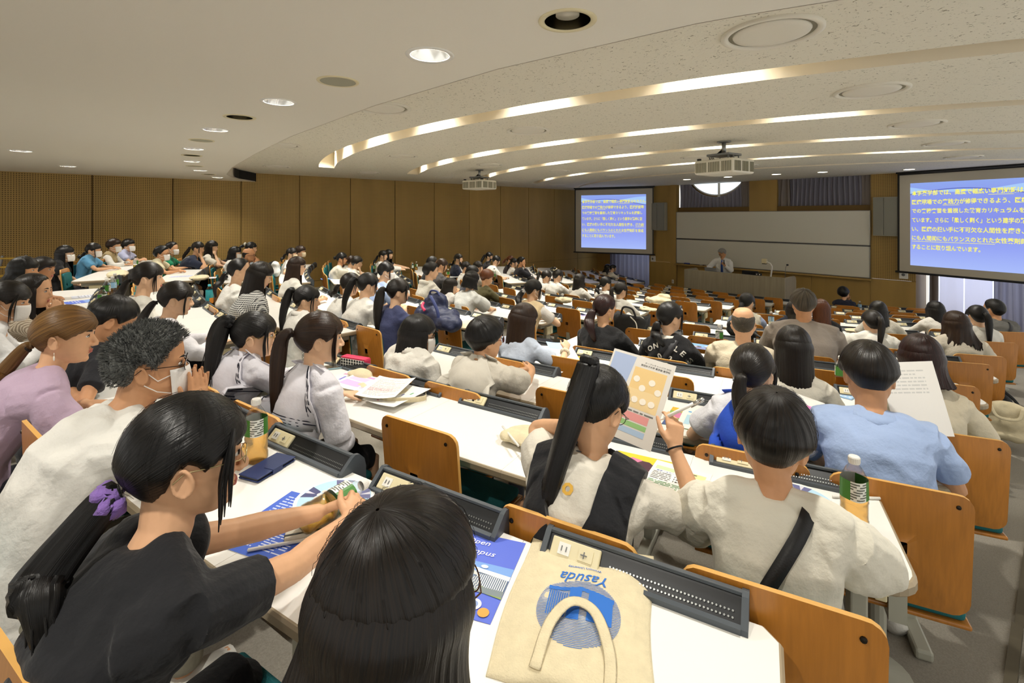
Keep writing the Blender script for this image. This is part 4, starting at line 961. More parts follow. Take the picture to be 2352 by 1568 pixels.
    for e in extra:
        if isinstance(e,tuple) and e[0]=='vest':
            v=MB(); torso(v,.026,1); vo=v.obj('vest',fab(e[1],(90,.5)),root); remesh(vo,vox*1.3,4,.01)
        if isinstance(e,tuple) and e[0]=='sailor':
            def late(e=e):
                on=drape(go); W_=e[3] if len(e)>3 else .155*s; dp=e[4] if len(e)>4 else .2*s
                up=(Nb-Ch).normalized(); fw=V((0,1,0)); fw=(fw-up*fw.dot(up)).normalized()
                def P_(u,v,off=.009):
                    w_=nr*1.1*(1-v)**2+W_*(1-(1-v)**2); return on(Nb+up*(.035*(1-v)-v*dp)+V((u*w_,0,0)),fw,off+.006*abs(u)*v,-fw*(nr*1.05+.01+.07*v))
                c=MB(); c.grid([P_(-1+2*i/20,j/10) for i in range(21) for j in range(11)],21,11)
                co=c.obj('sailor_collar',fab(e[1],(60,.1)),root,True); sm=co.modifiers.new('t','SOLIDIFY'); sm.thickness=.005; sm.offset=-1
                for sd in(-1,1):
                    q=[]
                    for j in range(9):
                        v=j/8; 
                        for w_ in (.06,.5,.95):
                            top=Nb+V((sd*(nr*(1-v*.45)*.92+ (.5*sh*s)*w_*(1-v*.5)),0,.0)); ff=(.11*s+.03)*v-.01
                            a_=Nb.lerp(Ch,v*.9)+V((sd*(nr*.95*(1-v*.6)+.62*sh*s*w_*(1-.55*v)),0,0)); q.append(on(a_+fw*.001,-fw,.009,fw*(.09*s+.03)) if v>.25 else a_+V((0,-.02+.16*v,.045+.018*(1-w_))))
                    c=MB(); c.grid(q,9,3,flip=sd>0); co=c.obj('collar_front',fab(e[1],(60,.1)),root,True); sm=co.modifiers.new('t','SOLIDIFY'); sm.thickness=.005; sm.offset=0
                if e[2]:
                    st=MB()
                    for off in (.07,.12,.17):
                        path=[P_(-1+off,v,.0125) for v in [j/10*(1-off*.9) for j in range(11)]]+[P_(-1+off+(2-2*off)*i/14,1-off*.9,.0125) for i in range(1,14)]+[P_(1-off,v,.0125) for v in [(10-j)/10*(1-off*.9) for j in range(11)]]
                        st.tube(path,.0024,6)
                    st.obj('collar_stripes',mat('stripe_navy','14162a',.8),root)
            LATE.append(late)
        if e=='hood':
            c=MB(); 
            pts=[Nb+V((nr*1.55*math.cos(q),nr*1.3*math.sin(q)-.03,.0+.035*-math.sin(q))) for q in [R_(180+180*i/10) for i in range(11)]]
            c.tube(pts,[.02]+[.035]*9+[.02],10); c.ell(Nb+V((0,-.1*s,-.06)),(.09,.04,.09),14,8); ho=c.obj('hood',fm,root); remesh(ho,vox*1.3,4)
        if isinstance(e,tuple) and e[0]=='strap':      # cross-body strap over one shoulder, seen on the back
            def late(e=e):
                on=drape(go); sd=e[1]; up=(Nb-Ch).normalized(); fw=V((0,1,0)); fw=(fw-up*fw.dot(up)).normalized()
                a_=SH[sd].lerp(Nb,.42)+up*.03; b_=Pv.lerp(Wa,.3)+V((-sd*.13*s*width,0,0)); n=16
                top=on(a_-fw*.012,-V((0,0,1)),.004,V((0,0,.06)))
                pts=[on(a_+fw*.07-up*.04,-fw,.004,fw*.05),on(a_+fw*.03,-V((0,0,1)),.004,V((0,0,.06))),top]+[on(a_.lerp(b_,i/n),fw,.004,-fw*.12) for i in range(1,n+1)]
                for _ in range(2): pts=[pts[0]]+[(pts[i-1]+pts[i]*2+pts[i+1])/4 for i in range(1,len(pts)-1)]+[pts[-1]]
                wd=e[3]; L_=[]; 
                for i,q in enumerate(pts):
                    tn=(pts[min(i+1,len(pts)-1)]-pts[max(i-1,0)]).normalized(); nm=-fw if i>2 else (V((0,0,1)) if i else fw); sdv=tn.cross(nm).normalized(); L_+=[q+sdv*wd,q-sdv*wd]
                c=MB(); c.grid(L_,len(pts),2); co=c.obj('shoulder_strap',fab(e[2],(200,.1),rough=.5),root,True); sm=co.modifiers.new('t','SOLIDIFY'); sm.thickness=.007; sm.offset=0
            LATE.append(late)
        if isinstance(e,tuple) and e[0]=='apron':      # pinafore dress: wide straps and a bodice over the shirt
            v=MB(); torso(v,.036,0); 
            vo=v.obj('pinafore',fab(e[1],(120,.4)),root); remesh(vo,vox*1.1,4,.012); cutb=MB(); up=(Nb-Ch).normalized()
            
            vs=[]; prof=[(-.085*s,.08),(.085*s,.08),(.075*s,-.04),(.0,-.24*s),(-.075*s,-.04)]
            for y_ in (-.4,.02):
                for x_,z_ in prof: vs.append(Nb+V((x_+.0,0,0))+up*z_+V((0,y_,0)))
            cutb.add(vs,[(0,1,2,3,4),(9,8,7,6,5)]+[(i,5+i,5+(i+1)%5,(i+1)%5) for i in range(5)])
            for sd in(-1,1):
                S=SH[sd]; cutb.ell(S+V((sd*.085,0,-.07)),(.095,.3,.20),14,8)
            CUTS.append((vo,cutb))
        if isinstance(e,tuple) and e[0]=='earring':
            for sd in(-1,1):
                p=X@(V((sd*.083,-.006,-.056))*HS); c=MB(); c.tube([p,p-V((0,0,.012))],.0012,6); c.ell(p-V((0,0,.022)),(.009,.003,.010),12,8); c.obj('earring',mat('earring_'+e[1],e[1],.2),root,True)
        if isinstance(e,tuple) and e[0]=='band':
            sd=e[1]; E_,T_,*_r=A[sd]; p=T_+(E_-T_).normalized()*e[4]; d=(E_-T_).normalized(); a_=d.orthogonal().normalized(); b_=d.cross(a_)
            c=MB(); rr_=.03*s; 
            if e[3]>.01: c.tube([p+(a_*math.cos(q)+b_*math.sin(q))*rr_*(1+.12*math.sin(7*q))+d*.006*math.sin(9*q) for q in [2*math.pi*i/30 for i in range(30)]],e[3],8,closed=True)
            else: c.tube([p+(a_*math.cos(q)+b_*math.sin(q))*rr_ for q in [2*math.pi*i/24 for i in range(24)]],e[3],8,closed=True)
            c.obj(e[5] if len(e)>5 else 'bracelet',fab(e[2]),root,True)
        if e=='tie':
            c=MB(); c.box((0,0,0),(.01,.01,.01)); c=MB(); q=Nb+V((0,.078*s,-.01)); c.tube([q,q+V((0,.045,-.1)),Ch+V((0,.142*s,-.02)),Wa+V((0,.13*s,.0))],[(.014,.008),(.022,.006),(.03,.005),(.034,.004)],8,side=(1,0,0)); c.obj('necktie',fab('2f4f9e'),root,True)
    # --- lower body
    l=MB()
    if legs:
        for sd in(-1,1):
            l.tube([Pv+V((sd*.08,-.02,-.035)),Pv.lerp(kn[sd],.5)+V((0,0,.0)),kn[sd]],[.1*s,.088*s,.07*s],12)
            if not bare_legs: l.tube([kn[sd],an[sd]+V((0,0,.02))],[.07*s,.058*s],12)
        l.ell(Pv+V((0,-.01,-.03)),(.165*s*width,.125*s,.10),14,8)
        if bare_legs: l.tube([V((0,.1,.5)),V((0,.36*s,.5))],[(.17,.09),(.17,.085)],14,side=(1,0,0))
        lo=l.obj('skirt' if bare_legs else 'trousers',fab(legs),root); remesh(lo,max(vox*1.4,.008),4)
    if t<2.6 or floor is not None:
        for sd in(-1,1):
            c=MB(); c.tube([an[sd]+V((0,-.05,-.05)),an[sd]+V((0,.03,-.045)),an[sd]+V((0,.15,-.06))],[(.042,.042),(.046,.045),(.04,.03)],12,side=(1,0,0)); c.obj('shoe',fab('d8d5cc' if floor is None else '17171a',rough=.6),root,True)
    # --- face details
    if face and t<11:
        if not (mask and t>6):
            for sd in(-1,1):
                c=MB(); c.ell(X@(V((sd*.0315,.0805,.0))*HS),(.0125*HS,.0085*HS,.0055*HS),12,8,0,X3); c.ell(X@(V((sd*.0315,.0855,-.0005))*HS),(.0055*HS,.0042*HS,.005*HS),10,6,1,X3)
                c.tube([X@(V((sd*(.0315+q*.0125),.0885-abs(q)*.003-(.003 if q*1>0 else 0)*0,.006-.0035*q*q))*HS) for q in (-1,-.3,.4,1.1)],[.0012*HS,.0018*HS,.0018*HS,.0012*HS],6,2); c.obj('eye',[M_EYEW,M_IRIS,M_BROW],root,True)
            c=MB()
            for sd in(-1,1): c.tube([X@(V((sd*(.018+.0105*q),.0925-.0017*q*q,.020+.003*math.sin(q*1.1)))*HS) for q in (0,1,2,2.7)],[(.0016*HS,.0032*HS),(.0018*HS,.004*HS),(.0016*HS,.0032*HS),(.001*HS,.0015*HS)],8,side=X3@V((0,1,0)))
            c.obj('eyebrow',M_BROW,root,True)
        if not mask: c=MB(); c.ell(X@(V((0,.0905,-.0645))*HS),(.0195*HS,.0065*HS,.0042*HS),12,6,0,X3); c.ell(X@(V((0,.0895,-.0725))*HS),(.0165*HS,.007*HS,.005*HS),12,6,0,X3); c.obj('lips',M_LIP,root,True)
    if mask:
        c=MB(); pts=[]
        for i in range(15):
            q=(i/14-.5)*2; 
            for j in range(7):
                v=j/6; z=-.012-.098*v; bul=.034*(1-q*q)*math.sin(math.pi*(.2+.62*v))+.004; 
                x=q*(.07-.012*v); y=.0885*math.sqrt(max(.02,1-(x/.088)**2))+bul*.72-.004*(v>.9)
                pts.append(X@(V((x,y+.003,z))*HS))
        c.grid(pts,15,7); mm=M_MASK if mask=='w' else M_MASKB
        for sd in(-1,1):
            for z in(-.028,-.088): c.tube([X@(V((sd*.062,.066,z))*HS),X@(V((sd*.078,.03,(z-.03)*.55-.01))*HS),X@(V((sd*.083,-.004,-.03+(z+.058)*.7))*HS)],.0016*HS if t<3 else .0026*HS,6)
        mo=c.obj('face_mask',mm,root,True); so=mo.modifiers.new('t','SOLIDIFY'); so.thickness=.002
    if glasses:
        c=MB(); gm=mat('spectacle_'+glasses,glasses,.25,metal=.7)
        for sd in(-1,1):
            c.tube([X@(V((sd*.033+.0225*math.cos(q),.101-.004*abs(math.cos(q)),-.003+.019*math.sin(q)))*HS) for q in [2*math.pi*i/22 for i in range(22)]],.0011*HS if t<3 else .0018,6,closed=True)
            c.tube([X@(V((sd*.0555,.097,.001))*HS),X@(V((sd*.074,.08,.001))*HS),X@(V((sd*.081,.03,.0))*HS),X@(V((sd*.083,-.012,-.0))*HS),X@(V((sd*.084,-.03,-.016))*HS)],.0012*HS if t<3 else .002,6)
        c.tube([X@(V((-.0105,.101,.0))*HS),X@(V((0,.104,.004))*HS),X@(V((.0105,.101,.0))*HS)],.0011*HS,6); c.obj('spectacle_frame',gm,root,True)
        if t<3:
            for sd in(-1,1):
                c=MB(); n=20; vs=[X@(V((sd*.033+.022*math.cos(2*math.pi*i/n),.1005-.004*abs(math.cos(2*math.pi*i/n)),-.003+.0185*math.sin(2*math.pi*i/n)))*HS) for i in range(n)]; c.add(vs,[tuple(range(n))]); c.obj('spectacle_lens',M_LENS,root)
    # --- hair
    hk,hc=hair[0],hair[1]; opt=hair[2] if len(hair)>2 else {}; hm=HM[hc]
    N,M=(150,26) if t<1.6 else (84,18) if t<3.2 else (44,12)
    th_=opt.get('th',.014); bang=opt.get('bangs',True)
    mb=None; UP=V((0,0,1)); tie=None
    if hk in('pony','lowpony','bun','updo'):
        el=opt.get('el',{'pony':14,'lowpony':-28,'bun':22,'updo':5}[hk]); pole=sph(R_(180),R_(el))
        mb,uv=hair_shell(X,HS,LINES_H['bangs' if bang else 'open'],sph(0,R_(86)),th_,seed,N,M,.0011,tie=pole)
        p0=X@((pole*(skull_r(pole,th_)-.004)+V((0,-.005,.012)))*HS); nv=X3@pole; tie=p0+nv*.012
        if hk in('pony','lowpony'):
            Lt=opt.get('len',.30)*HS; yb_=Nb.y-.125*s-.04-big*.1; fw=opt.get('out',.06); ox=opt.get('x',0); 
            e0=p0+nv*.03; mid=e0+nv*fw*.6-UP*(.06); lo=V((Hc.x+(e0.x-Hc.x)*.6+ox*.5,min(e0.y-.02,yb_),e0.z-Lt*.55)); en=V((Hc.x+ox,min(yb_,e0.y-.0),e0.z-Lt))
            if opt.get('free'): lo=e0+V(opt['free'])*.55-UP*(-.02); en=e0+V(opt['free'])
            path=bez([p0,e0,mid,lo,en],6 if t<3.2 else 3); n=len(path); w_=opt.get('w',.034)
            rad=[w_*(.42 if i<n*.1 else min(1,.5+.9*i/n) if i<n*.55 else max(.16,1-1.25*(i/n-.55)**1.0*1.5)) for i in range(n)]
            tail_tube(mb,uv,path,rad,seed,28 if t<3.2 else 14,.14,1.05)
            if t<3.2:
                for q in range(26):
                    r_=random.Random(seed+q); o_=V((r_.gauss(0,.3),r_.gauss(0,.2),0))*w_*2; pp=[p+o_*(i/n) for i,p in enumerate(path)]; pp[-1]=pp[-1]+V((r_.gauss(0,.012),r_.gauss(0,.008),-abs(r_.gauss(.0,.02)))); tail_tube(mb,uv,pp[::2],[.0042*(1-.75*i/len(pp[::2])) for i in range(len(pp[::2]))],seed+q,5,0)
        if hk=='bun':
            c0_=p0+nv*.03; 
            for q in range(3): 
                ring=[c0_+nv*(.008*q-.01)+(X3@V((math.cos(a_),0,math.sin(a_))))*(.024-.006*q)*HS for a_ in [2*math.pi*i/14 for i in range(14)]]; o=len(mb.v); mb.tube(ring,.017*HS,8,closed=True); uv+=[(i%8/8,.5) for i in range(len(mb.v)-o)]
        if opt.get('locks',True) and bang:
            for sd in(-1,1):
                st=[X@(V((sd*.062,.066,.062))*HS),X@(V((sd*.078,.062,.015))*HS),X@(V((sd*.080,.060,-.035))*HS),X@(V((sd*.075,.064,-.085))*HS),X@(V((sd*.072,.066,-.115))*HS)]
                r_=random.Random(seed+sd)
                for q in range(7 if t<3.2 else 3):
                    dx,dy,dl=r_.uniform(-.006,.006),r_.uniform(-.014,.010),r_.uniform(-.03,.02); pp=[p+X3@V((dx*min(1,i),dy*min(1,i*.6),-dl*(i/4)))*HS for i,p in enumerate(st)]
                    path=bez(pp,4); n=len(path); w_=.0042 if t<3.2 else .0055; tail_tube(mb,uv,path,[w_*HS*(1-.85*(i/n)**1.6) for i in range(n)],seed+sd+q,6,.1)
    elif hk in('bob','long','lob'):
        Lg=opt.get('len',{'bob':.06,'lob':.13,'long':.30}[hk]); crown=sph(R_(180),R_(opt.get('crown',72)))
        mb,uv=hair_shell(X,HS,LINES_H['downbangs' if bang else 'down'],crown,th_+.002,seed,N,M,.0012)
        hair_down(mb,uv,X,HS,UP,Nb,opt.get('az',56),Lg,th_+.004,seed,N,20 if t<3.2 else 12,opt.get('rag',.03),opt.get('flare',1.),None if hk=='bob' else -(.115+big*.08)*s-.03,opt.get('curve',.5))
    elif hk in('short','bob_s'):
        crown=sph(R_(180),R_(opt.get('crown',64)))
        mb,uv=hair_shell(X,HS,LINES_H[hk],crown,th_+.006,seed,N,M,.0022,wave=opt.get('wave',.0))
    elif hk=='bald':
        mb,uv=hair_shell(X,HS,[(0,200),(55,200),(60,8),(74,-2),(84,4),(92,14),(104,0),(118,-28),(140,-42),(180,-44)],sph(R_(180),R_(-8)),.004,seed,N,M,.0004,topcut=opt.get('cut',36)) 
    if opt.get('spike'):
        r_=random.Random(seed); nsp=opt['spike']
        for q in range(nsp):
            az=r_.uniform(-180,180); el=math.degrees(math.asin(r_.uniform(-.6,1))); d=sph(R_(az),R_(el))
            if not covers(d,LINES_H['short']): continue
            b_=d*(skull_r(d,th_+.002))+V((0,-.005,.012)); g_=(d*.75+V((0,.35 if el>30 else -.25,.15))+V((r_.gauss(0,.32),r_.gauss(0,.32),r_.gauss(0,.25)))).normalized(); L_=r_.uniform(.012,opt.get('spl',.03))*(.5 if el<5 else 1); tg=(d+V((r_.gauss(0,.4),r_.gauss(0,.4),r_.gauss(0,.4)))).normalized()
            a_=g_.orthogonal().normalized()*.0011; p_=[b_,b_+g_*L_*.55,b_+g_*L_+tg*.004]; o=len(mb.v)
            mb.tube([X@(x_*HS) for x_ in p_],[.0014,.0011,.0004],4,cap=False); uv+=[(r_.random(),.2)]*(len(mb.v)-o)
    if mb is not None and t<1.7 and opt.get('fly',1):
        r_=random.Random(seed+5)
        base=list(mb.v[:N*M])
        for q in range(90):
            i=r_.randrange(N); j0=r_.randrange(2,M-8); pth=[V(base[i*M+j]) for j in range(j0,min(M,j0+8))]; c_=Hc; pth=[p+(p-c_).normalized()*(.0015+.004*math.sin(math.pi*z_/len(pth))*r_.random()) for z_,p in enumerate(pth)]; o=len(mb.v); mb.tube(pth,.00035,3,cap=False); uv+=[(i/N,.3)]*(len(mb.v)-o)
    if mb is not None:
        ho=mb.obj('hair',hm,root,True); add_uv(ho,uv)
    if tie is not None and opt.get('tie'):
        tk,tc_=opt['tie']; c=MB(); a_=X3@V((1,0,0)); nv=X3@pole; b_=nv.cross(a_)
        R0=.017*HS if hk!='bun' else .04
        if tk=='scrunchie': c.tube([tie+nv*.008+(a_*math.cos(q)+b_*math.sin(q))*R0*(1.25+.2*math.sin(7*q))+nv*.008*math.sin(5*q+1) for q in [2*math.pi*i/40 for i in range(40)]],[.0125+.004*math.sin(i*1.9) for i in range(40)],8,closed=True)
        elif tk=='bow': 
            for sd in(-1,1): c.ell(tie+nv*.012+a_*sd*.035,(.032,.012,.022),10,6)
        else: c.tube([tie+nv*.004+(a_*math.cos(q)+b_*math.sin(q))*R0*.95 for q in [2*math.pi*i/24 for i in range(24)]],.0052,8,closed=True)
        c.obj('hair_tie' if tk!='scrunchie' else 'scrunchie',fab(tc_,(120,.5)),root,True)
    # --- seat
    if floor is None and not nochair:
        best=None
        for (kk,b,i,n,ths) in SEATS:
            if kk==k:
                dd=abs(ths-ang(k,O.x))*RR(k)
                if (kk,b,i) not in TAKEN and (best is None or dd<best[0]): best=(dd,b,i)
        if best and best[0]<.6:
            # the seat swings back with the sitter
            th_s=math.asin(max(-1,min(1,(O.x-CX)/math.hypot(O.x-CX,(y0(k)+RR(k))-O.y))))
            TAKEN[(k,best[1],best[2])]=(th_s,max(d0-.02,-.14) if dchair is None else dchair)
    return dict(top=go,root=root,O=O,th=th,X=X,Hc=Hc,A=A,Nb=Nb,Ch=Ch,Pv=Pv,s=s,yd=yd,SH=SH,Rz=Rz,fz=fz)
CUTS=[]; LATE=[]
from mathutils.bvhtree import BVHTree
BV={}
def drape(o):
    """returns on(p, direction, offset, fallback): p moved onto the cloth of o as met along `direction`, lifted by offset"""
    if o.name not in BV: BV[o.name]=BVHTree.FromPolygons([v.co.copy() for v in o.data.vertices],[tuple(f.vertices) for f in o.data.polygons])
    b=BV[o.name]
    def on(p,dr,off,fb):
        h=b.ray_cast(p-dr*.5,dr,.62)
        return (h[0]-dr*off) if h[0] is not None else p+fb
    return on
def finish_late():
    for f in LATE: f()
    LATE.clear()
def finish_cuts():
    if not CUTS: return
    tmp=[]
    for vo,cb in CUTS:
        co=cb.obj('cutter',M_DARK); co.parent=vo.parent; m=vo.modifiers.new('b','BOOLEAN'); m.operation='DIFFERENCE'; m.object=co; m.solver='FAST'; tmp.append(co)
    dg=bpy.context.evaluated_depsgraph_get(); dg.update()
    for (vo,cb) in CUTS:
        me=bpy.data.meshes.new_from_object(vo.evaluated_get(dg)); vo.modifiers.clear(); vo.data=me
        me.polygons.foreach_set('use_smooth',[True]*len(me.polygons))
    for co in tmp: bpy.data.objects.remove(co)

STRIPED=pattern_fab('melange_stripe','4d4d4c','7c7a74',26,'mel'); CHECK=pattern_fab('black_white_check','16171c','d9d8d2',62,'check'); CHECKB=pattern_fab('beige_check','6e5c48','d8cdb8',110,'check')
WH='e6e3da'; OFF='d9d4c6'
# ---- nearest sitters
P1=person_at(-1.136,0.141,2.354,1,0.95,label='woman in black T-shirt with purple scrunchie and glasses, hands clasped on nearest desk',hair=('lowpony','black',dict(el=-32,len=.22,out=.14,w=.04,tie=('scrunchie','7d5fa5'),bangs=True)),top=('short','121317'),arms={-1:dict(T=(-.035,.64,.775),hint=(-.9,-.3,-.5),f=(.35,.9,.1),nrm=(-.6,.1,.8),curl=.9),1:dict(T=(.045,.62,.79),hint=(.9,-.3,-.5),f=(-.45,.85,.15),nrm=(.6,.2,.8),curl=.9)},glasses='b9a77a',skin='a',lean=22,legs='15161a',look=(.35,1,-.05))
P2=person_at(-1.982,0.144,2.347,1,1.59,label='man with spiky grey hair, white mask and black glasses in white T-shirt',hair=('short','grey',dict(spike=5200,spl=.019,th=.014)),top=('short','dfddd6'),arms='pray',mask='w',glasses='15161a',skin='b',male=True,lean=30,slouch=14,legs='8b8675',look=(.45,1,-.02))
P3=person_at(-2.696,-0.083,2.339,1,1.98,label='woman with light brown ponytail and drop earrings in lilac knit top',hair=('lowpony','tan',dict(el=-30,len=.2,out=.12,w=.03,bangs=True,locks=False,tie=('band','2a221c'))),top=('short','b7a0b6'),extra=(('earring','e8e0d0'),),skin='a',lean=30,legs='1b1d26',look=(.5,1,-.05))
P4=person_at(-0.563,0.298,2.249,1,0.62,label='person with dark bobbed hair and tortoise glasses, only head top showing at the nearest desk',hair=('lob','soft',dict(len=.10,bangs=True,crown=66)),top=('short','2b2b30'),glasses='5a3a22',arms='lap',lean=10,slouch=4,look=(.2,1,-.1))
P5=person_at(-2.275,0.797,2.264,2,2.24,label='girl in white sailor uniform with striped collar and long ponytail over papers',hair=('pony','brown',dict(el=4,len=.50,out=.05,w=.034,tie=('band','2b1a18'))),top=('longshirt','dddbe2'),extra=(('sailor','e2e0e8',True,.17,.215),),arms={-1:'desk',1:'lap'},legs='111216',bare_legs=True,lean=12,skin='c',look=(.55,1,-.02))
P6=person_at(-2.761,0.635,2.212,2,2.5,label='girl in white sailor uniform with black scrunchie and round gold glasses',hair=('pony','black',dict(el=26,len=.40,out=.06,w=.045,tie=('scrunchie','111113'))),top=('longshirt','d9d7df'),extra=(('sailor','dedce5',True,.17,.2),),arms='desk',glasses='c9a65a',legs='111216',bare_legs=True,lean=14,skin='c',look=(.6,1,-.02))
P7=person_at(-0.945,1.168,2.246,2,1.48,label='woman with long black ponytail in black pinafore reading a leaflet, pen in hand',hair=('pony','black',dict(el=34,len=.56,out=.05,w=.036,x=-.10,bangs=False,tie=('band','101012'),locks=False)),top=('short','d8d2c4'),extra=(('apron','15161a'),('band',1,'111111',.003,.0)),arms={-1:dict(T=(-.11,.26,.99),hint=(-.9,.5,-.6),f=(.35,.1,.9),nrm=(-.8,.3,.2),curl=.9),1:dict(T=(.20,.40,.93),hint=(.7,-.2,-.9),f=(-.05,.45,.85),nrm=(.55,-.8,.1),curl=1.0)},glasses='3a3a3a',lean=24,slouch=12,skin='a',look='D',hp=6,hy=-14)
P8=person_at(-0.516,1.372,2.238,2,1.29,label='short-haired woman from behind in cream knit top with black bag strap',hair=('bob_s','soft',dict(crown=58,th=.016)),top=('boxy','ddd8c8'),extra=(('strap',1,'141416',.016),),arms='desk',skin='b',lean=12,slouch=10,roll=6,look=(.12,1,-.12),legs='c9c2ac',width=1.12,glasses='1a1a1a',hp=-8)
P9=person_at(-0.535,2.403,2.183,3,1.98,label='dark-haired man from behind in pale blue dress shirt',hair=('short','soft',dict(th=.018,crown=58)),top=('shirt','a3b8de'),arms='desk',male=True,skin='b',lean=16,slouch=14,width=1.15,look='D',hp=18,legs='14151b')
P10=person_at(-0.502,3.264,2.090,4,2.52,label='woman with auburn bobbed hair from behind in cream blouse',hair=('lob','auburn',dict(len=.09,bangs=False,crown=80)),top=('long','d6cbb2'),arms='desk',lean=14,skin='c',legs='4a4438')
P11=person_at(-0.916,2.208,2.141,3,2.14,label='girl with low ponytail and silver glasses in white top with blue sailor collar',hair=('pony','soft',dict(el=-14,len=.36,out=.03,w=.03,tie=('band','131313'))),top=('short','e4e4ea'),extra=(('sailor','2a52c0',False,.16,.22),),glasses='c9ccd0',arms='desk',lean=12,skin='c',look=(.3,1,-.1))
P12=person_at(-1.013,2.980,2.089,4,2.72,label='girl with very long straight black hair down her back',hair=('long','soft',dict(len=.54,bangs=False,crown=78,flare=1.9)),top=('short',OFF),arms='desk',lean=8,skin='c',look=(-.1,1,-.1))
P13=person_at(-1.526,4.723,2.059,6,4.25,label='broad man with ash brown hair in taupe T-shirt',hair=('short','ash',dict(th=.02,wave=.003,crown=62)),top=('short','9a9087'),arms='desk',male=True,skin='b',lean=16,width=1.12,big=.08,look=(-.1,1,-.05))
P14=person_at(-1.586,3.663,2.035,5,3.6,label='balding man from behind in beige top',hair=('bald','ash',dict(cut=30)),top=('long','cbbfa6'),arms='desk',male=True,skin='a',lean=12,slouch=4,width=1.12,glasses='202020',look='F')
P15=person_at(-2.054,3.429,2.035,5,3.8,label='girl in black varsity jacket with curved white lettering on the back',hair=('lowpony','black',dict(el=-34,len=.14,out=.03,w=.04,bangs=True)),top=('long','121215'),extra=('collar',('collarcol','d9d5cb'),('strap',1,'1c1c20',.022)),arms='desk',lean=10,skin='c',look=(.7,1,-.05))
P16=person_at(-2.559,3.260,2.049,5,4.07,label='woman with dark low ponytail and gold earrings in black long-sleeved top',hair=('lowpony','auburn',dict(el=-22,len=.22,out=.06,w=.045,bangs=False)),top=('long','131315'),extra=(('earring','d9b45a'),),arms='desk',lean=14,skin='a',look=(.5,1,-.1))
P17=person_at(-2.600,2.374,2.072,4,3.52,label='girl with long straight brown hair in pale blue blouse holding a leaflet',hair=('long','brown',dict(len=.40,bangs=True,crown=76)),top=('short','c3cddd'),extra=(('band',1,'e2d8bd',.014,.03,'scrunchie'),),arms={-1:'desk',1:dict(T=(.22,.36,.84),hint=(.8,-.3,-.7),f=(-.2,.75,.6),nrm=(.6,-.3,.7),curl=.9)},lean=10,skin='c',look=(.5,1,-.2))
P18=person_at(-2.167,1.684,2.134,3,2.74,label='short-haired woman with red glasses in oatmeal top with wide square collar',hair=('bob_s','black',dict(th=.018,crown=60)),top=('boxy','c9c2b4'),extra=(('sailor','c9c3b6',False,.19,.22),),arms={-1:dict(T=(.03,.50,.79),hint=(-.9,-.3,-.5),f=(.6,.7,.05),nrm=(-.5,.1,.8),curl=.7),1:dict(T=(.12,.48,.80),hint=(.9,-.3,-.5),f=(-.5,.75,.3),nrm=(.6,.2,.7),curl=.8)},glasses='8a1f2a',lean=16,skin='a',look=(.45,1,-.05),width=1.1)
P19=person_at(-2.612,1.507,2.104,3,2.96,label='girl with black chin-length bob, mask and dark glasses in white blouse',hair=('bob','black',dict(len=.11,bangs=True,rag=.05)),top=('longshirt','dcd8ce'),arms='lap',mask='w',glasses='3b2a22',lean=12,skin='c',look=(.8,1,-.12),width=1.1)
# ---- middle block and beyond
person_at(-4.185,1.359,2.129,3,4.05,label='girl with high ponytail and long side locks in white blouse beside empty chair backs',hair=('pony','black',dict(el=26,len=.42,out=.05,w=.036)),top=('shirt',WH),lean=12,skin='c',look=(.7,1,-.05))
person_at(-4.046,2.129,2.136,4,4.45,label='girl in navy cardigan with long dark ponytail behind the navy rucksack',hair=('pony','soft',dict(el=-2,len=.45,out=.04,w=.045)),top=('long','3b4164'),lean=10,skin='c',look=(.5,1,-.05))
person_at(-4.563,2.068,2.147,4,4.8,label='girl with slick black ponytail in white shirt seen from behind',hair=('pony','black',dict(el=14,len=.40,out=.06,w=.036,x=-.08)),top=('longshirt',WH),lean=18,skin='c',look=(.3,1,-.1),width=1.1)
person_at(-5.017,2.078,2.106,4,5.15,label='girl with brown fringe in white shirt with dark collar trim, looking down',hair=('lowpony','soft',dict(el=-30,len=.1,out=.04,w=.03)),top=('longshirt',WH),extra=(('collarcol','23242c'),),lean=20,skin='c',look=(.5,1,-.25))
person_at(-5.693,2.825,2.128,5,6.15,label='girl in light blue short-sleeved blouse and white mask, leaning forward',hair=('lowpony','black',dict(el=-24,len=.16,out=.05,w=.04)),top=('short','a8bce2'),mask='w',lean=24,skin='c',look=(.6,1,-.05))
person_at(-4.100,3.895,1.971,6,5.65,label='girl in cream knit vest and white mask with patterned scrunchie',hair=('lowpony','black',dict(el=-24,len=.22,out=.08,w=.04,tie=('scrunchie','b9b6b2'))),top=('short','dfdad2'),extra=(('vest','d9c29a'),),mask='w',glasses='9a8a7a',arms={-1:'desk',1:dict(T=(.16,.42,.79),hint=(.9,-.3,-.4),curl=.6)},lean=16,skin='c',look=(.6,1,-.15))
person_at(-6.140,3.759,2.025,6,7.1,label='boy with short black hair in light grey hoodie',hair=('short','black',dict(th=.022)),top=('long','d3cfc2'),extra=('hood',),male=True,lean=8,skin='c',look=(.4,1,-.05),width=.9)
person_at(-7.437,4.782,1.945,7,8.75,label='woman with brown tied-up hair in dark grey T-shirt',hair=('lowpony','brown',dict(el=-10,len=.1,w=.03)),top=('short','4b4a4b'),lean=22,skin='a',look=(.5,1,-.25))
person_at(-7.896,4.863,1.943,7,9.15,label='black-haired person mostly hidden behind the boy in the grey hoodie',hair=('short','black',dict(th=.016)),top=('long','1b1b20'),lean=8,skin='b')
person_at(-5.574,3.725,1.859,6,6.65,label='small girl with straight dark bob in white dress with dark straps',hair=('lob','soft',dict(len=.14,bangs=True)),top=('short','e0dcd6'),lean=8,skin='c',look=(.9,1,-.15),hs=.95)
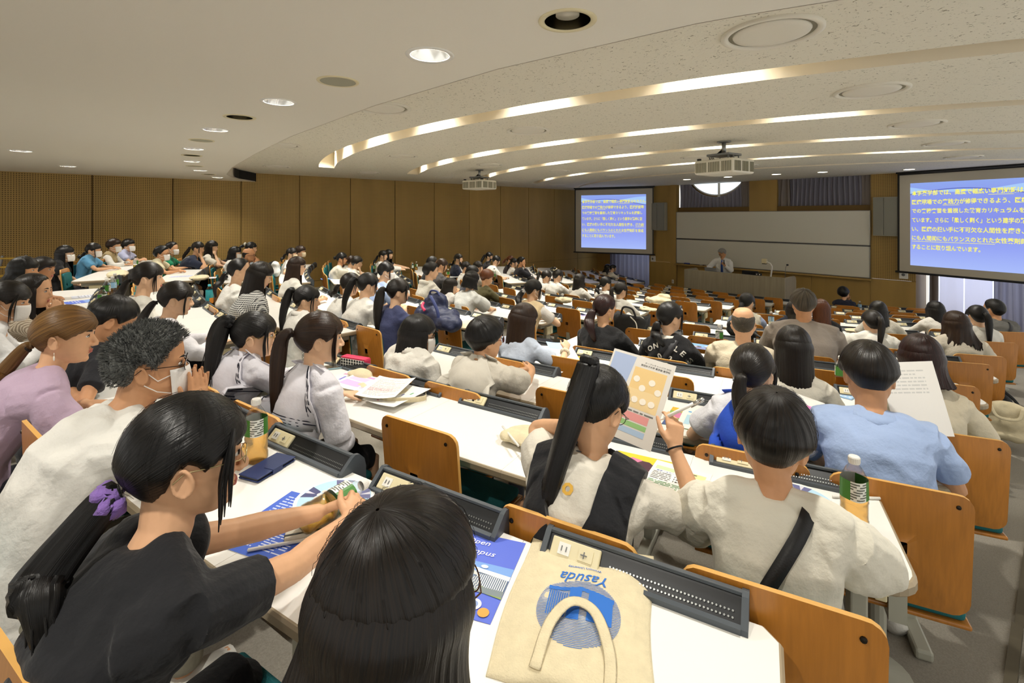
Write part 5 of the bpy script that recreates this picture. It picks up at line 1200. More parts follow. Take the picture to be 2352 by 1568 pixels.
person_at(-5.142,3.764,1.989,6,6.35,label='girl with black bob in loose pale grey top over green collar',hair=('bob','black',dict(len=.09,bangs=True)),top=('boxy','d3d4cf'),arms='write',lean=14,skin='c',look=(.2,1,-.3),width=1.1)
person_at(-5.957,4.655,1.873,7,7.55,label='person with short copper brown hair in olive shirt',hair=('bob_s','chestnut',dict(th=.018)),top=('long','4a4526'),arms='desk',lean=18,skin='a',look=(.5,1,-.3))
person_at(-6.347,4.664,1.910,7,7.85,label='girl with long loose black hair beside the person in the olive shirt',hair=('long','black',dict(len=.34)),top=('short','2b2d3c'),lean=10,skin='c',look=(.4,1,-.1))
person_at(-8.379,5.985,1.749,8,10.2,label='girl with hair in a small bun and white blouse near the wall-side block',hair=('bun','soft',dict()),top=('shirt',WH),lean=10,skin='c',look=(.4,1,-.1))
person_at(-7.848,5.909,1.800,8,9.8,label='girl with dark fringe resting chin on her hand beside the bun-haired girl',hair=('lowpony','soft',dict(len=.1)),top=('shirt','dad6cc'),arms='chinR',lean=14,skin='c',look=(.7,1,-.1))
person_at(-9.309,6.439,1.838,8,11.2,label='girl in navy sailor-collared blouse with low ponytail near the oak wall',hair=('lowpony','soft',dict(el=-30,len=.12,w=.03)),top=('longshirt','20263b'),extra=(('sailor','1c2236',False),),lean=4,skin='c',look=(.7,1,.1))
person_at(-10.172,8.038,1.752,9,13,label='girl with long black ponytail beside the oak wall, behind the girl with shoulder strap',hair=('pony','black',dict(el=4,len=.32,w=.04)),top=('short','1d1b20'),lean=6,skin='c',look=(.6,1,.05))
person_at(-9.273,7.547,1.740,9,12,label='girl in white T-shirt with black shoulder strap, writing',hair=('lowpony','black',dict(el=-20,len=.12,w=.03)),top=('short',WH),extra=(('strap',-1,'1a1a1c',.012),),arms='write',lean=26,skin='c',look=(.3,1,-.4))
person_at(-10.031,8.657,1.635,10,13.2,label='woman with curly brown ponytail beside the oak wall',hair=('pony','chestnut',dict(el=-4,len=.14,w=.04)),top=('short','2a2020'),lean=6,skin='a',look=(.6,1,0))
person_at(-9.735,8.540,1.589,10,13,label='girl in white collared shirt just behind the man in the black jacket',hair=('lowpony','black',dict(el=-20,len=.1,w=.03)),top=('shirt',WH),lean=10,skin='c',look=(.7,1,0))
person_at(-9.308,8.421,1.646,10,12.6,label='man with short black hair in black jacket beside the oak wall',hair=('short','black',dict(th=.02)),top=('long','1d1e24'),arms='chinR',male=True,lean=8,skin='b',look=(.6,1,.05))
person_at(-6.690,6.708,1.653,9,9.45,label='girl with ponytail and orange tie in white shirt',hair=('pony','soft',dict(el=10,len=.26,w=.03,tie=('band','b5632a'))),top=('shirt',WH),lean=16,skin='c',look=(.5,1,-.3))
person_at(-6.337,6.657,1.703,9,9.15,label='girl with hair bun and pale hair ring in white shirt',hair=('bun','soft',dict(el=50,tie=('band','d9c9a3'))),top=('longshirt',WH),arms='write',lean=18,skin='c',look=(.3,1,-.2),width=1.1)
person_at(-5.835,6.702,1.663,9,8.8,label='girl with long straight dark hair in white shirt near the middle of the room',hair=('long','soft',dict(len=.32)),top=('longshirt','dcd9cf'),lean=10,skin='c',look=(.2,1,-.1))
person_at(-5.240,6.700,1.671,9,8.35,label='girl with side ponytail in white sailor-style shirt',hair=('lowpony','black',dict(el=-26,len=.14,w=.04,out=.06)),top=('shirt',WH),lean=10,skin='c',look=(.5,1,-.05))
person_at(-4.313,5.861,1.743,8,7.1,label='girl with straight low ponytail in white shirt beside the canvas bag',hair=('pony','soft',dict(el=6,len=.34,w=.032)),top=('longshirt','dfdcd2'),lean=8,skin='c',look=(.4,1,-.05))
person_at(-9.355,12.331,1.207,14,15.2,label='woman with low ponytail and white hair clip in white blouse near the front curtain',hair=('lowpony','black',dict(el=-26,len=.16,w=.04)),top=('short',WH),lean=14,skin='c',look=(.6,1,0))
person_at(-9.712,12.530,1.168,14,15.6,label='woman leaning sideways in white blouse, half hidden, near the front curtain',hair=('lob','black',dict(len=.12)),top=('longshirt',WH),lean=14,roll=-8,skin='c',look=(.6,1,0))
# ---- right block towards the front
person_at(-2.680,6.291,1.734,8,6.15,label='woman with dark ponytail in pale vest over light blue shirt ahead of the balding man',hair=('lowpony','black',dict(el=-24,len=.16,w=.035,out=.05)),top=('shirt','aab8d6'),extra=(('vest','dcd6c4'),),lean=12,skin='c',look=(.4,1,-.2))
person_at(-2.210,6.527,1.664,8,5.95,label='dark-haired person in navy top mostly hidden by the broad man in taupe',hair=('lob','soft',dict(len=.1)),top=('short','1f2536'),lean=12,glasses='222222',skin='c')
person_at(-1.941,6.608,1.711,8,5.8,label='woman with long chestnut hair holding a memo sheet and yellow pen',hair=('long','chestnut',dict(len=.24,bangs=False)),top=('long','17171b'),arms={-1:dict(T=(-.06,.22,.90),hint=(-.8,-.3,-.6),f=(.2,.5,.8),curl=.8),1:'desk'},lean=10,skin='c',look='D')
person_at(-3.100,11.981,1.220,14,10.2,label='person with short black hair in navy sweater tilting the head at the front desk',hair=('bob_s','black',dict(th=.02)),top=('long','161b2e'),arms='chinR',lean=12,roll=-16,skin='a',look=(.2,1,.1),width=1.15,hs=1.1)
person_at(-1.492,7.125,1.690,8,5.8,label='girl with shoulder-length black hair in white blouse ahead of the ponytailed girl',hair=('lob','black',dict(len=.16,bangs=False)),top=('short',OFF),lean=12,skin='c',look=(.1,1,-.1))
person_at(-1.274,5.851,1.775,7,4.8,label='girl with straight dark ponytail in white frilled blouse',hair=('pony','soft',dict(el=14,len=.34,w=.03,bangs=False)),top=('boxy','e3e0d6'),lean=12,skin='c',look=(-.2,1,-.1))
person_at(-1.123,8.235,1.611,9,6.25,label='girl with long glossy black hair in white blouse before the pale drapes',hair=('long','black',dict(len=.34,bangs=False)),top=('longshirt',WH),lean=6,skin='c',look=(-.1,1,0))
person_at(-0.706,6.275,1.788,7,4.65,label='woman with tousled dark layered hair and glasses in beige blouse',hair=('lob','brown',dict(len=.17,bangs=False,rag=.16,flare=2.2,th=.02)),top=('boxy','cdc4b2'),lean=10,skin='a',glasses='cccccc',look=(-.3,1,-.05),width=1.15)
person_at(-0.654,7.402,1.639,8,5.35,label='girl with long low ponytail in white shirt beside the tousled-haired woman',hair=('pony','black',dict(el=10,len=.40,w=.032)),top=('shirt',WH),lean=8,skin='c',look='F')
person_at(-0.614,8.668,1.656,9,6.15,label='man with cropped black hair in grey striped T-shirt with black cross-body strap',hair=('short','black',dict(th=.008)),top=('short',STRIPED),extra=(('strap',1,'1a1a1d',.018),),male=True,lean=8,skin='b',width=1.22,big=.1,look=(-.3,1,.1),hs=1.05)
# ---- wall-side block
person_at(-9.259,-0.287,2.299,1,6.8,label='woman with long black hair, glasses and white mask in black T-shirt',hair=('long','black',dict(len=.30)),top=('short','151517'),arms='lap',mask='w',glasses='8a8a8a',lean=4,skin='c',look=(.3,1,.05))
person_at(-10.056,0.016,2.292,1,7.6,label='woman in sky blue T-shirt with ponytail and white mask, arms on the desk',hair=('lowpony','soft',dict(el=-24,len=.08,w=.03)),top=('short','5f9cc4'),mask='w',arms='desk',lean=12,skin='a',look=(.3,1,.05))
person_at(-10.687,0.281,2.323,1,8.25,label='person with short brown hair, white mask and beige vest over white shirt',hair=('bob_s','brown',dict(th=.018)),top=('longshirt','dedbd2'),extra=(('vest','a29068'),),mask='w',lean=10,skin='a',look=(.3,1,.05))
person_at(-11.292,0.500,2.295,1,8.85,label='person with short dark hair and white mask in pale lavender blouse',hair=('bob_s','soft',dict(th=.012)),top=('short','b9bddb'),mask='w',arms='clasp',lean=8,skin='a',look=(.3,1,.05))
person_at(-9.781,0.866,2.215,2,7.95,label='man with thick black hair, glasses and white mask in beige T-shirt',hair=('short','black',dict(th=.02)),top=('short','cfc6a6'),mask='w',glasses='2a2a2a',male=True,lean=10,skin='b',look=(.3,1,.05))
person_at(-10.403,1.065,2.132,2,8.55,label='person with white mask in emerald green T-shirt',hair=('short','soft',dict(th=.012)),top=('short','0f7a55'),mask='w',lean=6,skin='a',look=(.3,1,.05))
person_at(-10.336,1.447,2.252,3,8.75,label='woman with long ponytail in navy polo shirt leaning on the desk',hair=('pony','soft',dict(el=-8,len=.30,w=.032)),top=('short','1a2238'),extra=(('strap',1,'c9c5ba',.010),),arms='chinR',lean=22,skin='a',look=(.3,1,-.05))
person_at(-10.519,1.694,2.253,3,9.05,label='girl with long dark wavy hair resting her chin on her hand by the oak wall',hair=('long','soft',dict(len=.36,rag=.06)),top=('short',OFF),arms='chinR',lean=10,skin='c',look=(.3,1,0))
person_at(-10.009,1.976,2.159,3,8.85,label='girl with shoulder-length hair and white mask in white blouse',hair=('bob','black',dict(len=.10)),top=('shirt',WH),mask='w',lean=10,skin='c',look=(.3,1,-.05))
person_at(-9.174,2.021,2.167,3,8.25,label='balding man in dark green jacket with hands clasped before his face',hair=('bald','soft',dict(cut=22)),top=('long','12252c'),arms='pray',male=True,glasses='333333',lean=12,skin='d',look=(.3,1,0))
person_at(-10.370,2.323,2.213,3,9.35,label='girl with white scrunchie in pale blue shirt behind the balding man',hair=('pony','black',dict(el=28,len=.12,w=.03,tie=('scrunchie','e6e0cf'))),top=('shirt','c4cfe0'),lean=8,skin='c',look=(.3,1,0))
person_at(-6.097,-0.459,2.349,1,4.3,label='person with dark bobbed hair, face turned to the front, behind the praying-hands woman',hair=('lob','black',dict(len=.08)),top=('short','3a3a42'),lean=12,skin='b',look=(.4,1,0))
person_at(-6.753,-0.376,2.295,1,4.85,label='grey-haired woman resting her chin on her hand in the back row',hair=('bob_s','soft',dict(th=.016)),top=('sleeveless','c9b9a0'),arms='chinR',lean=14,skin='d',look=(.5,1,0))
person_at(-4.640,-0.308,2.314,1,3.3,label='woman with swept dark hair in checked blouse, hands pressed together at her mouth',hair=('long','soft',dict(len=.16,bangs=False)),top=('short',CHECKB),arms='pray',lean=20,skin='a',look=(.4,1,.0))
person_at(-4.175,-0.383,2.318,1,2.9,label='woman with white mask and white shirt cut off by the picture edge',hair=('lowpony','soft',dict(el=-20,len=.1)),top=('longshirt','e4e4e4'),mask='w',arms='desk',lean=20,skin='a',look=(.4,1,-.15))
person_at(-3.208,0.074,2.209,1,2.47,label='black-haired person bent low behind the man with spiky grey hair',hair=('short','black',dict(th=.014)),top=('short','1c1d22'),lean=26,skin='b',look='D')
person_at(-4.685,0.327,2.352,2,3.75,label='girl with low ponytail in white shirt upright on a teal chair',hair=('lowpony','soft',dict(el=-22,len=.28,w=.032,out=.06)),top=('longshirt','e0ddd3'),lean=6,skin='c',arms='lap',look=(.35,1,0))
person_at(-4.056,0.440,2.257,2,3.35,label='girl with long low ponytail in white shirt leaning over the desk by the plush toy',hair=('lowpony','soft',dict(el=-26,len=.30,w=.03,out=.08)),top=('longshirt','dedce0'),arms={-1:'desk',1:dict(T=(.2,.5,.77),hint=(.9,-.3,-.4))},lean=30,skin='c',look=(.35,1,-.1))
person_at(-5.456,1.116,2.286,3,4.85,label='woman with black ponytail and closed eyes in white T-shirt',hair=('lowpony','black',dict(el=-24,len=.22,w=.03,out=.06,bangs=False)),top=('short','e2dfd8'),arms='lap',lean=6,skin='c',look=(.4,1,.02))
person_at(-4.825,1.156,2.293,3,4.4,label='girl with long hair in black and white checked shirt looking down',hair=('long','soft',dict(len=.34)),top=('short',CHECK),arms='lap',lean=14,skin='c',look=(.4,1,-.35))
person_at(-6.334,1.935,2.203,4,6.05,label='girl with long brown hair and glasses in white T-shirt holding a drink pouch',hair=('long','brown',dict(len=.34)),top=('short','dfdcd2'),arms='clasp',glasses='555555',lean=6,skin='c',look=(.4,1,-.03))
person_at(-10.066,2.977,2.090,4,9.55,label='girl with ponytail and cream mask by the oak wall',hair=('lowpony','soft',dict(el=-18,len=.14,w=.03)),top=('shirt',WH),mask='b',lean=8,skin='c',look=(.4,1,0))
person_at(-10.370,3.237,2.100,4,9.95,label='person with short brown hair and cream mask in black shirt, arm on the desk',hair=('bob_s','brown',dict(th=.018)),top=('long','161618'),mask='b',arms='desk',lean=12,skin='a',look=(.4,1,0))
person_at(-9.318,3.685,2.003,6,9.45,label='person with small knotted bun and glasses in cream shirt',hair=('bun','black',dict(el=-6)),top=('long','d6d0bf'),glasses='2a2a2a',lean=10,skin='b',look=(.4,1,-.03))
person_at(-8.833,3.786,1.951,6,9.15,label='girl with brown fringe resting chin on her hand beside a tea bottle',hair=('bob_s','soft',dict(th=.016)),top=('short','dad5c6'),arms='chinR',lean=16,skin='c',look=(.4,1,-.1))
person_at(-9.481,3.955,1.919,6,9.75,label='brown-haired girl half hidden behind the girl resting her chin',hair=('lowpony','brown',dict(el=-20,len=.14,w=.03)),top=('shirt',WH),lean=10,skin='c')
person_at(-10.460,5.114,1.919,7,11.2,label='girl with dark ponytail in white blouse beside two tea bottles at the oak wall',hair=('lowpony','black',dict(el=-18,len=.26,w=.03)),top=('longshirt',WH),arms='desk',lean=10,skin='c',look=(.4,1,0))
person_at(-10.835,5.446,1.905,7,11.8,label='black-haired girl nearest the oak wall beyond the ponytailed girl with bottles',hair=('long','black',dict(len=.26)),top=('short','2a2a2e'),lean=8,skin='c',look=(.4,1,0))
# ---- lecturer
LEC=person_at(-6.55,13.75,1.775,14,14.0,label='grey-haired lecturer in white shirt and blue tie speaking into a microphone behind the lectern',hair=('short','silver',dict(th=.016,wave=.002)),top=('longshirt','e9e8e4'),extra=('tie',),arms={-1:dict(T=(-.10,.24,1.30),hint=(-.5,-.2,-1),f=(.6,.2,.7),nrm=(-.6,.7,.1),curl=1.2),1:dict(T=(.24,.36,1.13),hint=(.9,-.3,-.4),f=(-.1,.9,-.3),curl=.3)},male=True,skin='b',lean=6,slouch=6,floor=0.0,yaw=180+14,look=(.0,-1,-.55),legs='15161b',glasses='444444')
finish_remesh(); finish_cuts(); finish_late()

# ---------------------------------------------------------------- things on desks, in hands and on the floor
def wpos(P,p): return P['O']+P['Rz']@V(p)
PC={}
def pm(c,r=.55):
    return mat('print_'+c,c,r)
def card(name,label,cat,x,y,z,rot,w,h,layers=(),base='f4f2ec',thick=.0009,rot3=None,group=None,bend=0,poly=None):
    """a sheet with its printing; x to the right of the reader, y away; origin at its centre"""
    t=thing(name,label,cat,(x,y,z),rot3 if rot3 is not None else (0,0,rot),group)
    bz=lambda xx:bend*((xx/(w/2))**2)
    a=MB()
    if poly: a.prism([(px*w/2,py*h/2) for px,py in poly],0,thick)
    else:
        n=10; up=[(-w/2+w*i/n,s*h/2,thick+bz(-w/2+w*i/n)) for i in range(n+1) for s in(-1,1)]; lo=[(p[0],p[1],p[2]-thick) for p in up]
        a.grid(up,n+1,2); a.grid(lo,n+1,2,flip=True)
        m=len(up); a.f+=[(2*i,2*i+2,m+2*i+2,m+2*i) for i in range(n)]+[(2*i+1,m+2*i+1,m+2*i+3,2*i+3) for i in range(n)]+[(0,m,m+1,1),(2*n,2*n+1,m+2*n+1,m+2*n)]; a.m+=[0]*(2*n+2)
    a.obj('sheet',pm(base),t)
    if layers:
        b=MB(); mats=[]; 
        def mi(c):
            m=pm(c)
            if m not in mats: mats.append(m)
            return mats.index(m)
        X=lambda u:(u-.5)*w; Y=lambda v:(v-.5)*h
        for i,l in enumerate(layers):
            zz=thick+.0002+.00006*i; k=l[0]
            def strip(x0,y0,x1,y1,c):
                n=6 if bend else 1
                for j in range(n):
                    a0,a1=x0+(x1-x0)*j/n,x0+(x1-x0)*(j+1)/n; b.add([(X(a0),Y(y0),zz+bz(X(a0))),(X(a1),Y(y0),zz+bz(X(a1))),(X(a1),Y(y1),zz+bz(X(a1))),(X(a0),Y(y1),zz+bz(X(a0)))],[(0,1,2,3)],mi(c))
            if k=='r': strip(*l[1:5],l[5])
            elif k=='p': b.add([(X(u),Y(v_),zz+bz(X(u))) for u,v_ in l[1]],[tuple(range(len(l[1])))],mi(l[2]))
            elif k=='o': b.add([(X(l[1])+l[3]*w*math.cos(q),Y(l[2])+l[4]*w*math.sin(q),zz) for q in [2*math.pi*j/28 for j in range(28)]],[tuple(range(28))],mi(l[5]))
            elif k=='l':
                _,x0,y0,x1,y1,n,c=l; r_=random.Random(n*7+int(x0*99))
                for j in range(n):
                    yy=y1+(y0-y1)*(j+.5)/n; hh=(y1-y0)/n*.2
                    xx=x0
                    while xx<x1-.01:
                        ln=r_.uniform(.03,.16); strip(xx,yy-hh,min(x1,xx+ln),yy+hh,c); xx+=ln+.02
                        if r_.random()<.08: break
            elif k=='t': put_text(b,l[1],mi(l[5]),X(l[2]),Y(l[3]),width=l[4]*w,z=zz,fit_h=(l[6]*h if len(l)>6 else None))
        b.obj('print',mats,t)
    return t
PET=mat('clear_pet','f4f7f6',.04,trans=1,ior=1.12,alpha=.35); TEA=mat('tea_amber','eaa83c',.05,trans=.95,ior=1.15,alpha=.75); TEAY=mat('tea_yellow','d8b52a',.05,trans=.75,ior=1.2,alpha=.9); TEAD=mat('tea_dark','d47a2c',.05,trans=.95,ior=1.15,alpha=.8)
LBG=mat('label_green','3f7d2c',.4); LBW=mat('label_white','e9ebe2',.4); LBT=mat('label_text','55594f',.5); WATER=mat('still_water','eef4f8',.03,trans=1,ior=1.15,alpha=.3); LBB=mat('label_blue','9cc9e8',.4); LBTEAL=mat('label_teal','3aa6b0',.4); LBY=mat('label_amber','d98a2b',.4)
def sq(r,z,n=28,p=3.2):
    out=[]
    for i in range(n):
        q=2*math.pi*i/n; c,s=math.cos(q),math.sin(q); k=r/((abs(c)**p+abs(s)**p)**(1/p)); out.append((c*k,s*k,z))
    return out
def bottle(label,x,y,z,kind='tea',level=.085,rz=0,M=None,near=False,h=1.0,group='drink bottles'):
    t=thing('drink_bottle',label,'bottle',(x,y,z),(0,0,rz) if M is None else M,group)
    def sweep(prof,mats,name,inset=0,mi=None):
        a=MB(); n=28; vs=[]
        for r,zz,p in prof: vs+= sq(max(.001,r-inset),zz*h,n,p)
        m=len(prof); fs=[(i*n+k,i*n+(k+1)%n,(i+1)*n+(k+1)%n,(i+1)*n+k) for i in range(m-1) for k in range(n)]+[tuple(range(n-1,-1,-1)),tuple((m-1)*n+k for k in range(n))]
        a.add(vs,fs); return a.obj(name,mats,t,True)
    prof=[(.024,0,2.6),(.0305,.004,3.4),(.0325,.012,4),(.0325,.03,4),(.031,.034,4),(.031,.078,4),(.0325,.084,4),(.0325,.094,3.4),(.0322,.152,2.8),(.030,.162,2.4),(.022,.180,2.2),(.0145,.192,2),(.0135,.198,2)]
    sweep(prof,PET,'plastic_body')
    lv=[(r,zz,p) for r,zz,p in prof if zz<level]; rr=np.interp(level,[q[1] for q in prof],[q[0] for q in prof]); lv.append((float(rr),level,3))
    if kind!='water': sweep(lv,{'tea':TEA,'yellow':TEAY,'dark':TEAD,'teal':TEAD}[kind],'tea',.0016)
    else: sweep(lv,WATER,'water',.0016)
    a=MB(); n=28; 
    z0,z1=.096,.153
    if kind=='teal': z0,z1=.02,.16
    m=[LBG,LBW,LBT,LBB,LBTEAL,LBY]
    for k in range(n):
        q0,q1=k,(k+1)%n; P0,P1=sq(.0331,z0*h,n,3.2),sq(.0329,z1*h,n,2.8)
        if kind=='water': mi=3 if k%7 else 1
        elif kind=='teal': mi=4
        else: mi=1 if (k in range(2,9) or k in range(15,21)) else 0
        a.add([P0[q0],P0[q1],P1[q1],P1[q0]],[(0,1,2,3)],mi)
        if near and mi==1:
            for j in range(7):
                f0,f1=.08+.13*j,.14+.13*j; L=lambda A_,B_,f:tuple(A_[i]*(1-f)+B_[i]*f for i in range(3)); e=1.012
                v=[L(P0[q0],P1[q0],f0),L(P0[q1],P1[q1],f0),L(P0[q1],P1[q1],f1),L(P0[q0],P1[q0],f1)]
                if (k*5+j*3)%4: a.add([(p[0]*e,p[1]*e,p[2]) for p in v],[(0,1,2,3)],2)
        if kind=='teal' and k in range(3,10): 
            v=[(p[0]*1.01,p[1]*1.01,p[2]) for p in (P0[q0],P0[q1],tuple(np.array(P0[q1])*.6+np.array(P1[q1])*.4),tuple(np.array(P0[q0])*.6+np.array(P1[q0])*.4))]; a.add(v,[(0,1,2,3)],5)
    a.obj('label_sleeve',m,t)
    a=MB(); a.lathe([(.0142,.196*h),(.0152,.198*h),(.0152,.214*h),(.0135,.217*h),(.0005,.2175*h)],20,cap=False)
    for k in range(24): q=2*math.pi*k/24; a.box((.0153*math.cos(q),.0153*math.sin(q),.207*h),(.001,.001,.014))
    a.obj('cap',mat('cap_teal','5fc3cf',.4) if kind=='teal' else (M_BLACK if kind=='yellow' else M_WHITEP),t)
    return t
def T3(x,y,z,rx,ry,rz): return Euler((R_(rx),R_(ry),R_(rz)))
def thr(k,x): return ang(k,x)
Z1,Z2,Z3,Z4,Z5=[zdesk(k)+.0005 for k in (1,2,3,4,5)]
# --- nearest desk
bottle('upright tea bottle on the nearest desk behind the navy phone case',-1.85,.43,Z1,near=True,level=.09,rz=R_(120))
t=thing('phone_case','closed navy wallet phone case beside the upright tea bottle','phone case',(-1.76,.445,Z1),(0,0,R_(28))); a=MB(); a.bbox((0,0,.0045),(.085,.155,.004),.002); a.bbox((0,0,.0145),(.085,.155,.004),.002); a.obj('cover',mat('navy_leather','25335f',.5),t); a=MB(); a.bbox((-.002,0,.0095),(.078,.15,.008),.002); a.obj('phone',M_BLACK,t); a=MB(); a.bbox((.043,0,.0095),(.004,.04,.016),.001); a.bbox((.025,0,.0172),(.04,.04,.002),.0006); a.obj('clasp',mat('navy_leather','25335f',.5),t)
SUIT='4b4f7a'
def fan(label,x,y,z,rot,prints,hx=None,group='paper fans'):
    P=[(math.cos(2*math.pi*i/44),math.sin(2*math.pi*i/44)) for i in range(44)]
    return card('paper_fan',label,'fan',x,y,z,rot,.235,.225,prints,poly=P,thick=.0014,group=group)
def fan110():
    L=[('o',.5,.5,.455,.435,'b9dcf2')]
    for q in range(5):
        a=R_(90+72*q+18); c,s=math.cos(a),math.sin(a); n=(-s,c)
        L.append(('p',[(.5+c*.44+n[0]*.13,.5+(s*.44+n[1]*.13)),(.5+c*.44-n[0]*.13,.5+(s*.44-n[1]*.13)),(.5+c*.27-n[0]*.07,.5+s*.27-n[1]*.07),(.5+c*.25,.5+s*.25),(.5+c*.27+n[0]*.07,.5+s*.27+n[1]*.07)],SUIT if q%2 else '6d6f98'))
        L.append(('p',[(.5+c*.44+n[0]*.03,.5+s*.44+n[1]*.03),(.5+c*.44-n[0]*.03,.5+s*.44-n[1]*.03),(.5+c*.3,.5+s*.3)],'d9d7e4'))
    for q in range(18):
        a=2*math.pi*q/18; L.append(('o',.5+.235*math.cos(a),.5+.235*math.sin(a),.035,.033,'f3e4e0' if q%2 else 'f7d9cf'))
    L+=[('o',.5,.5,.2,.19,'c4e3f6'),('t','n110',.36,.44,.28,'5f8fc4',.17)]
    return L
card('brochure','blue leaflet with white text under the round 110 fan','leaflet',-1.42,.40,Z1,R_(28),.21,.26,[('r',0,0,1,1,'4669cf'),('l',.08,.1,.46,.42,9,'dfe6fa'),('l',.54,.1,.93,.36,8,'dfe6fa'),('r',.08,.47,.3,.51,'d8455a'),('r',.54,.42,.72,.46,'d8455a'),('l',.08,.55,.9,.92,8,'c9d6f8')],'e9ecf4')
fan('round 110th anniversary paper fan with suits and blossoms on the blue leaflet',-1.44,.548,Z1+.004,R_(30),fan110())
t=thing('fan_stick','white fan handle stick lying across the blue leaflet','stick',(-1.325,.375,Z1+.006),(R_(90),0,R_(-24))); a=MB(); a.tube([(0,0,-.085),(0,0,.085)],.0045,10); a.obj('rod',M_WHITEP,t,True)
t=thing('notebook','cream notebook with dark elastic under the lying tea bottle','notebook',(-1.335,.49,Z1),(0,0,R_(-22))); a=MB(); a.bbox((0,0,.009),(.10,.21,.017),.003); a.obj('cover',mat('cream_cover','e0d9c6',.6),t); a=MB(); a.box((.04,0,.009),(.006,.212,.019)); a.obj('elastic_band',M_BLACK,t)
bottle('tea bottle lying on its side across the cream notebook',-1.315,.415,Z1+.05,near=True,level=.088,M=Euler((R_(-90),R_(20),R_(18))))
# round fan with balloons
BAL=[('o',.5,.5,.475,.455,'f6dfe4')]
r_=random.Random(4)
for (u,v,s,c) in ((.30,.30,.11,'e2762f'),(.18,.45,.08,'e0a92f'),(.72,.28,.10,'dd9a2a'),(.50,.2,.09,'e2762f'),(.25,.70,.1,'d8473f'),(.80,.50,.08,'e8c23a'),(.60,.85,.07,'ef8ab3'),(.68,.74,.13,'2c8fd0'),(.55,.62,.14,'2f8ad6'),(.45,.5,.12,'2a7fca'),(.84,.72,.07,'66b548'),(.70,.58,.09,'5cae45'),(.38,.42,.09,'8e2130'),(.62,.42,.06,'f3f3f0')):
    BAL.append(('o',u,v,s,s*1.05,c))
for q in range(26): u,v=.5+.42*math.cos(q*2.4)*math.sqrt(r_.random()),.5+.40*math.sin(q*2.4)*math.sqrt(r_.random()); BAL.append(('r',u,v,u+.03,v+.018,['e0b23a','d84d7a','4aa3d8','6cb84c'][q%4]))
fan('round colourful balloon-pattern paper fan under the clasped hands',-1.135,.60,Z1,R_(35),BAL)
card('brochure','blue brochure with Open Campus lettering and a curved building beside the tote bag','brochure',-.935,.69,Z1,R_(31),.185,.262,
 [('r',0,0,1,1,'5a6fd6'),('r',0,.34,1,.62,'79a3e2'),('p',[(0,.62),(.18,.60),(.42,.52),(.42,.40),(0,.40)],'cfd6d4'),('p',[(0,.58),(.2,.56),(.40,.49),(.40,.47),(0,.52)],'8b9698'),('p',[(0,.50),(.4,.455),(.4,.44),(0,.47)],'8b9698'),
  ('p',[(.5,.55),(1,.52),(1,.47),(.53,.50)],'e7e9e6'),('p',[(.5,.55),(.56,.55),(.56,.34),(.5,.34)],'dfe3e2'),('p',[(.58,.50),(1,.465),(1,.30),(.58,.36)],'5d6f88')]
 +[('r',.59+.027*i,.33,.603+.027*i,.48,'e9ebea') for i in range(15)]
 +[('p',[(0,.40),(.5,.38),(1,.29),(1,.25),(0,.34)],'8aa05e'),('r',0,.27,1,.335,'7d8a8f'),('o',.12,.72,.06,.04,'eef3fb'),('o',.2,.70,.07,.045,'eef3fb'),('o',.1,.62,.05,.035,'dfe9f8'),('o',.62,.57,.05,.03,'dfe9f8'),
  ('t','open_',.20,.82,.34,'ffffff',.085),('t','campus',.16,.69,.52,'ffffff',.085),('t','date',.14,.37,.34,'ffffff',.05),('t','ywu',.07,.275,.6,'ffffff',.022),('o',.72,.14,.09,.085,'e6e3ee'),('o',.72,.14,.05,.05,'8fa5d6'),('o',.87,.08,.07,.066,'e8a24a'),('l',.08,.05,.5,.2,5,'d7def6')],'5a6fd6')
